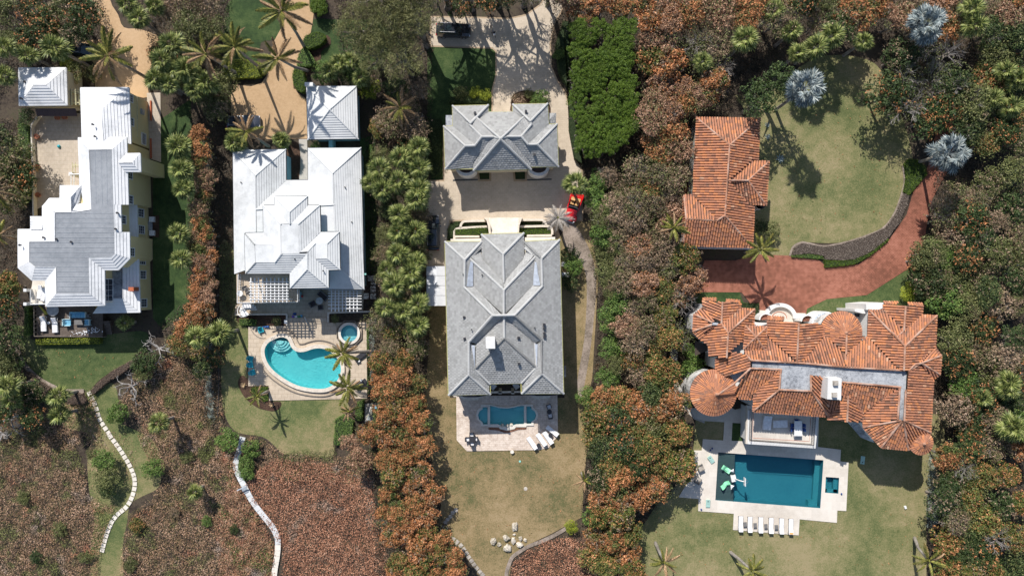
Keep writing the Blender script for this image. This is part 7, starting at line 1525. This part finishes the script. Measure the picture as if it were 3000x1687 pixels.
grove("395,-20 560,-20 555,110 430,105 400,60", [('brown', 2), ('olive', 3), ('dark', 1)], 2.7, (2, 2.7), (5, 6.5), 'trees above the gravel drive')
grove("380,110 500,120 520,230 430,230 380,200", [('dark', 3), ('olive', 1)], 3, (1.6, 2.1), (3.5, 4.5), 'undergrowth trees at the upper gravel drive')
grove("1075,-25 1390,-25 1370,5 1290,35 1180,28 1085,30", [('dark', 4), ('mixed', 1), ('twig', 1), ('orange', 1)], 2.6, (1.8, 2.4), (4, 5.5), 'trees along the top of the paver drive')
grove("-20,330 70,330 78,500 40,540 -20,540", [('olive', 3), ('dark', 2)], 3.0, (2.3, 3.2), (4.5, 6), 'round trees at the left edge')
grove("-20,690 60,700 68,760 45,850 70,940 110,990 120,1060 60,1080 -20,1080", [('dark', 5), ('mixed', 1), ('olive', 1)], 2.8, (1.9, 2.6), (3.5, 5), 'trees left of the timber deck')
grove("480,860 560,880 560,960 520,970 490,920", [('dark', 2), ('mixed', 1)], 2.6, (1.4, 1.9), (2.8, 3.6), 'trees below the orange hedge')
grove("1620,190 1640,300 1620,395 1600,390", [('mixed', 1)], 3, (1.4, 1.8), (5, 6), 'small trees at the ficus edge') if False else None
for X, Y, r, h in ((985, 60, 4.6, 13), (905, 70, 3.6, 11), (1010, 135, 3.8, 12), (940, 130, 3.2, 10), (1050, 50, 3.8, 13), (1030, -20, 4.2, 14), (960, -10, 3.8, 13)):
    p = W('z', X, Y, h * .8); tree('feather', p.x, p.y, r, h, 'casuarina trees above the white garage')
for X, Y, r, h in ((1180, -40, 3.4, 11), (1250, -55, 3.6, 12), (1320, -50, 3.4, 11), (1385, -45, 3.2, 10), (1110, -50, 3.4, 12)):
    p = W('z', X, Y, h * .8); tree('olive', p.x, p.y, r, h, 'tall trees above the paver drive')
for X, Y, r, k, h in ((2400, 215, 3.2, 'dark', 6.5), (2450, 260, 3.0, 'olive', 6.5), (2375, 275, 2.6, 'dark', 6), (2430, 330, 2.8, 'dark', 6)):
    p = W('z', X, Y, h * .8); tree(k, p.x, p.y, r, h, 'trees closing over the brick drive')
# single trees and shrubs
for f, X, Y, r, k, h, lb in [('t', 1200, 1130, 1.9, 'bright', 2.2, 'bushy bright green areca clump right of the upper stepping stones'), ('u', 1060, 270, 1.8, 'bright', 2.4, 'upper part of the big green clump left of the stepping stone path'), ('u', 1080, 440, 2.0, 'olive', 2.4, 'middle shrub of the green clump left of the stepping stone path'), ('u', 1090, 570, 1.6, 'dark', 2.0, 'lowest shrub of the green clump left of the stepping stone path'),
      ('u', 950, 200, 1.2, 'olive', 1.8, 'small green shrub at the upper left of the stepping stone clump'), ('u', 1555, 350, 1.6, 'bright', 2.0, 'yellow-green shrub on the right side of the stepping stone lawn'), ('u', 2300, 70, 1.7, 'bright', 2.0, 'green leafy shrub left of the top of the slab walkway'), ('v', 470, 160, 1.5, 'bright', 1.5, 'upper green shrub right of the slab walkway'), ('v', 420, 300, 1.4, 'bright', 1.4, 'middle green shrub right of the slab walkway'), ('v', 420, 400, 1.2, 'bright', 1.2, 'lower green shrub right of the slab walkway'),
      ('f', 1690, 720, 1.6, 'dark', 2.4, 'round green shrub above the air conditioners right of the grey house'), ('f', 1740, 830, 1.5, 'bright', 2.4, 'round green shrub right of the air conditioners'), ('f', 1690, 1000, 1.6, 'dark', 2.2, 'round green shrub below the air conditioners'), ('w', 1800, 620, 2.4, 'bright', 2.8, 'blue-green spiky shrub mass right of the dry lawn'), ('w', 1760, 850, 3.2, 'bright', 3.0, 'large feathery green shrub at the lower right of the dry lawn'), ('w', 1450, 940, 1.1, 'yellow', 1.3, 'yellow variegated shrub at the lower right lawn edge'),
      ('k', 1480, 40, 1.4, 'yellow', 1.8, 'light green spiky shrub on the lawn above the mansion'), ('j', 370, 1080, 2.2, 'bright', 2.6, 'bright green leafy shrub in the court left of the mansion'), ('j', 340, 860, 1.3, 'bright', 1.8, 'small green shrub by the left path of the mansion'), ('q', 60, 860, 2.8, 'dark', 8.5, 'dark green conifer-like tree above the guesthouse'), ('p', 2440, 1040, 2.8, 'dark', 8.5, 'dark tree at the upper right corner of the guesthouse'),
      ('i', 1300, 1360, 1.5, 'olive', 2, 'olive shrub right of the lower end of the guesthouse'), ('i', 1200, 1330, 1.3, 'dark', 1.8, 'dark shrub against the lower right guesthouse wall'), ('e', 1260, 275, .75, 'olive', 1.2, 'clipped round bush in the half-moon bed above the grey garage'), ('e', 1380, 325, 1.4, 'bright', 1.1, 'low green bush at the right of the half-moon bed'), ('e', 1160, 325, 1.2, 'brown', 1.1, 'thin dry bush at the left of the half-moon bed'),
      ('e', 540, 265, 1.1, 'olive', 1.1, 'first light green bush in the row above the grey garage'), ('e', 690, 265, 1.0, 'yellow', 1.1, 'second light green bush in the row above the grey garage'), ('e', 800, 290, 1.1, 'yellow', 1.1, 'third light green bush in the row above the grey garage'), ('a', 310, 520, 1.5, 'dark', 2.6, 'dark bush at the lower left corner of the small hip-roofed garage'), ('a', 1000, 60, 1.3, 'olive', 1.6, 'climbing bush between the garage and the gravel drive'),
      ('n', 770, 740, 1.9, 'olive', 2.4, 'olive shrub behind the cream trellis'), ('n', 700, 650, 1.2, 'yellow', 1.8, 'yellow-green shrub at the top right of the small garage'), ('o', 1450, 800, 2.3, 'olive', 3.6, 'bushy tree draping over the top right corner of the square white garage'), ('o', 1330, 720, 2.2, 'bright', 3.6, 'green tree directly above the square white garage'), ('o', 1200, 760, 2.0, 'olive', 3.2, 'green tree by the chimney of the square white garage'), ('o', 1080, 740, 1.8, 'bright', 2.8, 'green bush left of the trees above the white garage'), ('o', 1520, 900, 1.8, 'yellow', 3, 'yellow-green bush at the right end above the white garage'),
      ('c', 1180, 830, .8, 'bright', 1.0, 'small round bush between the white garage and the white house'), ('h', 770, 145, .7, 'olive', .9, 'spiky round grey-green plant in the left planting bed of the patio'), ('h', 1385, 125, .7, 'olive', .9, 'spiky round grey-green plant in the right planting bed of the patio'), ('c', 1830, 640, 1.5, 'mixed', 2.2, 'shrub with a few orange leaves right of the square white garage'), ('c', 1950, 560, 2.2, 'brown', 4, 'brown-leaved tree right of the square white garage'),
      ('g', 1870, 940, 1.6, 'bright', 2, 'bright green shrub at the right edge of the lower lawn beside the teal pool'), ('t', 1480, 620, 2.0, 'dark', 2.6, 'dark green shrub at the right end of the yellow house lawn'), ('t', 1450, 730, 1.5, 'olive', 2.2, 'olive shrub among the bare driftwood branches'), ('t', 300, 950, 2.2, 'bright', 2.8, 'green shrub left of the lower lawn of the yellow house'), ('t', 130, 640, 2.2, 'dark', 3, 'blue-green shrub at the left end of the lower lawn of the yellow house'),
      ('r', 1700, 1200, 2.6, 'bright', 4, 'large green tree at the bend of the brick drive'), ('r', 1830, 1310, 2.4, 'dark', 4, 'green tree just below the drive bend tree'), ('o', 1010, 60, 1.6, 'ficus', 2.4, 'bright clipped shrub at the top right side of the gravel drive'), ('p', 470, 560, .9, 'bright', 2, 'small palm-like shrub left of the ficus block')]:
    shrub(lb, f, X, Y, r, k, h)
for i, (X, Y, r, k, lb) in enumerate(((60, 1250, 1.1, 'olive', 'low olive bush near the left edge of the brown dune scrub'), (150, 1330, 1.3, 'olive', 'low olive bush in the middle of the left dune scrub'), (90, 1400, 1.0, 'dark', 'small dark bush near the bottom of the left dune scrub'), (215, 1400, 1.2, 'olive', 'olive bush just left of the lower stepping stones'),
      (345, 1320, 1.2, 'mixed', 'mixed bush on the right rim of the lower path lawn'), (330, 1420, 1.2, 'olive', 'olive bush at the bottom right rim of the path lawn'), (520, 1310, .9, 'bright', 'small bright bush in the scrub below the lone fan palm'), (590, 1330, .8, 'dark', 'small dark bush left of the lower walkway slabs'), (470, 1150, 1.2, 'olive', 'olive bush below the lone palm in the middle scrub'), (440, 1290, 1.0, 'brown', 'dry brown bush in the middle dune scrub'))):
    shrub(lb, 'z', X, Y, r, k, 1.0)
# twisted bare driftwood trees
def snag(label, f, X, Y, r, h=3.0, n=6):
    p = W(f, X, Y, h * .5); t = thing('bare_tree', label, 'bare tree', (p.x, p.y, 0), 0, None); mb = MB()
    def br(p, d, L, rad, k):
        pth = [p]; q = p; dd = d
        for i in range(3): dd = (dd + Vector(rng.normal(0, .28, 3)) * Vector((1, 1, .5)).length * .6).normalized(); q = q + dd * L / 3; pth.append(q)
        mb.tube(pth, [rad, rad * .85, rad * .7, rad * .5], 5)
        if k > 0:
            for _ in range(2): nd = (dd + Vector(rng.normal(0, .7, 3))).normalized(); nd.z = nd.z * .5; br(pth[random.choice((1, 2, 3))], nd.normalized(), L * .62, rad * .6, k - 1)
    part(MB().tube([(0, 0, 0), (.05, .05, h * .3), (0, 0, h * .55)], [.2, .16, .14], 7), 'trunk', 'pale_wood', t)
    for i in range(n): a = i * 6.28 / n + random.random(); br(Vector((0, 0, h * .5)), Vector((math.cos(a), math.sin(a), .3)).normalized(), r * .62, .11, 3)
    part(mb, 'limb', 'pale_wood', t, kind='stuff'); return t
snag('bleached leafless tree with twisted limbs below the curved hedge of the yellow house', 't', 1330, 860, 2.7)
snag('bleached leafless tree just above the bigger one, beside the orange hedge', 't', 1600, 480, 2.6)
snag('bleached leafless tree at the left picture edge near the lower fan palms', 't', 110, 1180, 2.9)
snag('grey leafless tree at the far lower left behind the fan palms', 't', 30, 1340, 1.8, 2)
snag('pale bare tree at the right of the mansion near the picture edge', 'r', 2420, 1330, 2.2, 3)
# ---- undergrowth
veg = ["480,280 580,280 590,800 560,880 545,1120 430,870 400,820 470,760", "920,330 1075,330 1085,850 1065,1000 1110,1290 1180,1470 950,1470 925,800", "840,-30 1090,-30 1085,455 940,360 960,250 860,200", "1385,-30 1930,-30 1930,240 1850,260 1740,410 1700,600 1770,700 1700,960 1750,1180 1600,1330 1610,1480 1460,1480 1460,1330 1480,1000 1505,850 1480,560 1440,300 1385,100",
       "2350,400 2600,300 2600,1480 2345,1480 2360,1000 2350,800 2290,670 2340,560", "1900,-30 2600,-30 2600,400 2420,330 2190,100 1960,170 1860,250", "-30,-30 245,-30 300,110 170,160 55,170 -30,300", "330,-30 580,-30 580,250 400,230 380,110", "-30,300 60,300 85,560 45,640 45,780 80,950 -30,1000"]
for i, s_ in enumerate(veg): scrub('undergrowth', Z(s_), 30, 'scrub_litter', .9, .13)
scrub('undergrowth', Z("340,930 480,860 560,960 570,1100 600,1110 640,1090 720,1140 930,1150 950,1220 640,1200 560,1180 420,1130 300,1010 330,960"), 40, 'scrub_olive', .45, .11)
scrub('undergrowth', Z("240,1080 330,1090 345,1150 320,1260 255,1290 215,1200"), 10, 'scrub_brown', .25, .10)
dz = Z
scrub('dune_scrub', Z("-20,1070 90,1085 150,1070 190,1110 215,1180 225,1240 255,1265 300,1270 270,1330 252,1400 248,1480 -20,1480"), 62, 'scrub_olive', .8, .11)
scrub('dune_scrub', Z("425,860 480,900 545,1100 600,1105 592,1200 650,1300 690,1370 685,1480 306,1480 308,1400 316,1340 330,1290 385,1255 412,1200 370,1150 345,1090 390,1040 400,960"), 60, 'scrub_olive', .75, .11)
scrub('dune_scrub', Z("560,1110 595,1105 592,1200 655,1300 695,1375 685,1480 560,1480 540,1300 575,1250"), 55, 'scrub_red', .6, .11)
scrub('dune_scrub', Z("640,1185 700,1150 760,1162 850,1165 905,1195 935,1205 950,1300 975,1400 1010,1480 712,1480 712,1380 665,1300 618,1225"), 72, 'scrub_red', .6, .105)
scrub('dune_scrub', Z("1278,1480 1292,1410 1330,1378 1400,1350 1470,1350 1560,1400 1560,1480"), 66, 'scrub_red', .8, .11)
scrub('dune_scrub', P2("t 480,1050 960,900 1000,1200 1030,1450 200,1450 430,1250"), 45, 'scrub_olive', .7, .12)
scrub('pale_scrub', P2("v 1240,330 1700,450 1720,520 1640,640 1700,660 1700,980 1770,1130 1720,1050 1610,880 1640,620 1550,480"), 60, 'leaf_silvergreen', .3, .08)
scrub('ground_cover', P2("v 740,230 900,180 1050,170 1200,190 1310,120 1330,210 1230,290 1050,270 850,320 720,300"), 70, 'leaf_olive', .4, .09)
for s_ in ("t 2075,420 2150,420 2140,750 2170,1180 2095,1170 2085,800", "h 1745,140 1810,150 1800,800 1760,800"): scrub('silver_hedge', P2(s_), 190, 'leaf_silvergreen', .9, .08, s=2)
scrub('silver_hedge', P2("m 925,600 990,600 985,760 1025,980 1020,1060 960,1240 900,1220 905,960"), 150, 'leaf_silvergreen', .9, .08, s=2)
scrub('silver_hedge', P2("e 1650,20 1690,20 1735,400 1690,330 1660,180"), 110, 'leaf_silvergreen', 1.2, .09, s=2)
# fallen leaves on lawns
for s_, n in (("1075,780 1470,1005 1460,1340 1290,1390 1180,1400 1110,1250", 260), ("1960,200 2270,300 2270,520 2100,610 1960,600", 200), ("1640,1250 2330,1290 2330,1440 1640,1440", 160), ("80,880 330,880 200,970", 40)):
    P = scatter(Z(s_), n); link('fallen_leaves', nquads(leaves(np.column_stack([P, np.full(len(P), .13)]), np.tile([0, 0, 1.], (len(P), 1)), .09, .8, .2), 'fallen_leaves', 'leaf_orange'), None, kind='stuff')
# ---- hedges
hedge('bright lime clipped hedge along the lower edge of the timber deck', 't 395,385 1035,370 1035,430 400,440', .9, 'leaf_yellow')
hedge('yellow-green clipped hedge island at the top of the gravel court', 'o 75,660 140,625 300,618 440,650 485,690 475,750 420,795 250,805 120,812 80,740', .9, 'leaf_yellow', sm=3)
hedge('oval clipped bright green hedge beside the gravel drive', 'o 870,470 880,410 940,365 1020,352 1080,370 1095,410 1070,460 1010,495 940,515 880,510', 1.2, 'leaf_ficus', sm=3)
hedge('clipped green hedge wedge right of the gravel drive neck', 'o 810,620 845,520 900,500 960,590 990,660 900,690 810,680', 1.0, 'leaf_bright', sm=2)
hedge('clipped green hedge left of the square white garage chimney', 'o 765,790 790,700 870,720 890,830 885,950 820,930 780,880', 1.2, 'leaf_ficus', sm=2)
hedge('tall clipped green hedge at the top of the gravel drive', 'o 960,-40 1075,-40 1060,150 950,120 945,60', 1.8, 'leaf_ficus')
hedge('dark reddish brown curved hedge at the lower right of the yellow house lawn', 't 930,900 1130,720 1150,700 1300,620 1400,570 1390,620 1240,740 1130,800 960,945', .8, 'hedge_brown', ls=.06, core='brown_core')
hedge('brown curved hedge at the lower left of the yellow house lawn', 't 285,710 330,720 430,810 540,875 490,940 400,900 300,800', .8, 'hedge_brown', ls=.06, core='brown_core')
hedge('small round-ended brown hedge at the top of the stepping stones', 't 690,960 760,920 850,930 900,1000 860,1040 700,1030', .8, 'hedge_brown', ls=.06, core='brown_core')
hedge('little round brown bush at the right end of the curved hedge', 't 1385,540 1420,510 1460,530 1450,580 1400,590', .8, 'hedge_brown', ls=.06, core='brown_core')
hedge('upper left green hedge bed beside the entrance stair of the grey house', 'f 555,400 575,370 800,362 812,410', .5, 'leaf_dark'); hedge('upper right green hedge bed beside the entrance stair of the grey house', 'f 1170,400 1180,358 1390,358 1430,385 1440,402', .5, 'leaf_dark')
hedge('lower left clipped hedge beside the entrance stair of the grey house', 'f 485,450 825,425 835,505 485,510', 1.1, 'leaf_ficus'); hedge('lower right clipped hedge beside the entrance stair of the grey house', 'f 1165,425 1490,425 1500,495 1170,505', 1.1, 'leaf_ficus')
hedge('curved low green hedge left of the entrance stair walls', 'f 405,560 402,450 430,390 490,362 540,360 530,400 475,440 465,560', .5, 'leaf_dark')
hedge('green strip hedge above the left bay of the grey garage', 'e 430,315 850,315 850,385 430,385', .8, 'leaf_dark')
hedge('curved low brown hedge around the lower edge of the oval lawn', 'r 225,1195 260,1110 330,1072 400,1080 550,1108 720,1080 960,1010 1160,920 1280,760 1345,570 1400,600 1380,700 1310,870 1190,1030 1010,1170 850,1240 700,1250 560,1240 540,1200 400,1180', .6, 'hedge_grey', ls=.06, core='brown_core', dens=110)
hedge('green hedge tip at the upper right end of the curved brown hedge', 'r 1345,560 1370,440 1355,280 1400,230 1500,240 1560,300 1590,380 1500,480 1400,600', .6, 'leaf_ficus')
hedge('green lower rim of the curved hedge along the brick drive', 'r 555,1240 620,1250 850,1242 1010,1172 1190,1032 1200,1050 1010,1205 850,1290 560,1322', .55, 'leaf_ficus')
hedge('small green rim hedge at the left end of the curved hedge', 'r 222,1198 400,1182 545,1205 548,1235 230,1215', .5, 'leaf_bright')
hedge('clipped green hedge along the lower left wall of the patio terrace', 'h 375,120 555,130 550,190 380,190', .6, 'leaf_bright')
hedge('green hedge square in the bed at the lower left corner of the pool terrace', 'h 500,850 680,840 680,985 620,1000 510,960', .4, 'leaf_ficus')
hedge('small square dark green hedge beside the curved entrance of the mansion', 'j 1245,190 1310,190 1300,505 1245,505', .6, 'leaf_dark')
hedge('dark green hedge strip above the left wing of the mansion', 'j 1060,180 1310,185 1310,260 1062,262', .5, 'leaf_dark')
hedge('narrow hedge down the left side of the courtyard of the yellow house', 'a 245,600 360,620 370,1400 270,1449 250,900', 1.2, 'leaf_bright', dens=110)
hedge('green hedge strip left of the timber deck', 'b 310,1085 350,1075 355,1380 310,1380', 1.1, 'leaf_bright')
hedge('slim green hedge right of the white house garage path', 'c 1755,825 1785,825 1785,975 1758,975', 1.0, 'leaf_bright')
hedge('green hedge along the right side of the pool terrace of the white house', 'h 1725,160 1745,160 1760,900 1735,910', .6, 'leaf_bright')
hedge('green hedge left of the equipment yard', 'h 1620,1000 1700,970 1680,1190 1610,1180', 1.2, 'leaf_bright')
hedge('green hedge slope at the right side of the white house lawn', 'h 1395,1180 1480,1130 1590,1200 1560,1449 1380,1449', .8, 'leaf_bright')
hedge('dark low hedge row behind the lower right corner of the grey garage', 'z 1080,300 1110,300 1110,440 1085,450', .5, 'leaf_dark')
hedge('dark tall hedge along the top edge of the grey slate garage lawn', 'z 1415,60 1430,60 1432,330 1445,400 1460,410 1455,330 1430,230 1405,190 1396,120', 1.2, 'leaf_dark')
# agaves and bromeliads
def rosette(label, f, X, Y, r, mat, n=18, name='agave'):
    p = W(f, X, Y, .3); t = thing(name, label, 'plant', (p.x, p.y, 0)); mb = MB()
    for i in range(n):
        a = i * 2.4; e = .25 + .9 * (i / n); L = r * random.uniform(.8, 1.1); d = Vector((math.cos(a) * math.cos(e), math.sin(a) * math.cos(e), math.sin(e))); s = Vector((-math.sin(a), math.cos(a), 0)) * r * .1; mb.add([(0, 0, .15), d * L * .5 + s + Vector((0, 0, .15)), d * L + Vector((0, 0, .1)), d * L * .5 - s + Vector((0, 0, .15))], [(0, 1, 2, 3)])
    part(mb, 'leaf_rosette', mat, t); return t
rosette('spiky blue-grey agave right of the tile-roofed guesthouse', 'i', 1398, 600, .85, 'agave_leaf'); rosette('second blue agave in the shade above the spiky one', 'i', 1265, 365, .6, 'agave_leaf'); rosette('third blue agave near the top right corner of the guesthouse', 'i', 1260, 240, .5, 'agave_leaf')
rosette('pale orange bromeliad at the left end of the curved bed', 'h', 408, 825, .55, 'bromeliad_leaf', name='bromeliad'); rosette('pale orange bromeliad at the lower right end of the curved bed', 'h', 708, 1033, .55, 'bromeliad_leaf', name='bromeliad')
# fences
def fence(label, f, spec, h=1.6, mat='dark_metal'):
    L = pts(spec, 0); t = thing('fence', label, 'fence', tuple(L[0])); o = L[0]
    for a, b in zip(L, L[1:]):
        part(MB().tube([a - o + Vector((0, 0, h)), b - o + Vector((0, 0, h))], .04, 4), 'rail', mat, t); n = max(int((b - a).length / 2.2), 1)
        for i in range(n + 1): q = a.lerp(b, i / n) - o; part(MB().box((q.x, q.y, h / 2), (.07, .07, h)), 'post', mat, t)
    return t
fence('thin dark fence on the left edge of the white house lawn below the silver hedge', 't', "t 2230,480 2235,800 2225,1150", 1.2)
# garden walls
gw = root_at('courtyard_wall', 'low wall along the left edge of the pale courtyard of the yellow house', 'wall', 'a', 372, 1000)
curb(gw, [tuple(W('a', X, Y))[:2] for X, Y in ((440, 515), (365, 620), (380, 1000), (388, 1449), (392, 1600))], .22, 0, .8, 'stone_slab', 'wall_top')
def strip(name, spec, w, mat, z=.15):
    l = smooth_open(P2(spec), 5); L_, R_ = [], []
    for i in range(len(l)):
        a = Vector(l[max(i - 1, 0)]); b = Vector(l[min(i + 1, len(l) - 1)]); d = (b - a).normalized(); s = Vector((-d.y, d.x)) * w / 2; c = Vector(l[i]); L_.append(tuple(c + s)); R_.append(tuple(c - s))
    mb = MB(); n = len(L_); mb.add([(x, y, z) for x, y in L_ + R_], [(i + 1, i, n + i, n + i + 1) for i in range(n - 1)]); return mb.build(name, mat, None, kind='structure')
strip('lawn_edging', 'w 1400,960 1280,1030 1150,1090 1020,1140 930,1195 860,1250 825,1330 805,1400 795,1500', .55, 'sand_track')
strip('bare_path', 't 175,450 215,590 290,690 400,790 540,868 640,905 740,915 850,912', .7, 'sand_track')
strip('lawn_edging', 'r 215,1200 250,1110 330,1068 400,1075 550,1103 720,1078 960,1008 1160,915 1275,755 1345,560 1368,440 1352,300', .28, 'sand_track', .17)
strip('lawn_edging', 'z 628,835 680,1003 862,1003', .3, 'concrete', .02) if False else None
for i, (a, b) in enumerate(((200, 560), (600, 1000))):
    lb = ('upper brick kerb strip along the walk right of the yellow house', 'lower brick kerb strip along the walk right of the yellow house')[i]
    g_ = root_at('brick_kerb', lb, 'kerb', 'a', 1610, (a + b) / 2); MB().prism(P2(f"a 1600,{a + 150} 1614,{a + 150} 1617,{b - 40 if b > 700 else b} 1603,{b - 40 if b > 700 else b}"), 0, .3).build('brick_edging', 'brick_red', g_)
finish_labels()

for o in bpy.data.objects:
    if o.parent is None and 'label' in o and len(str(o['label']).replace('-', ' - ').split()) > 16: print('LONG', o['label'])
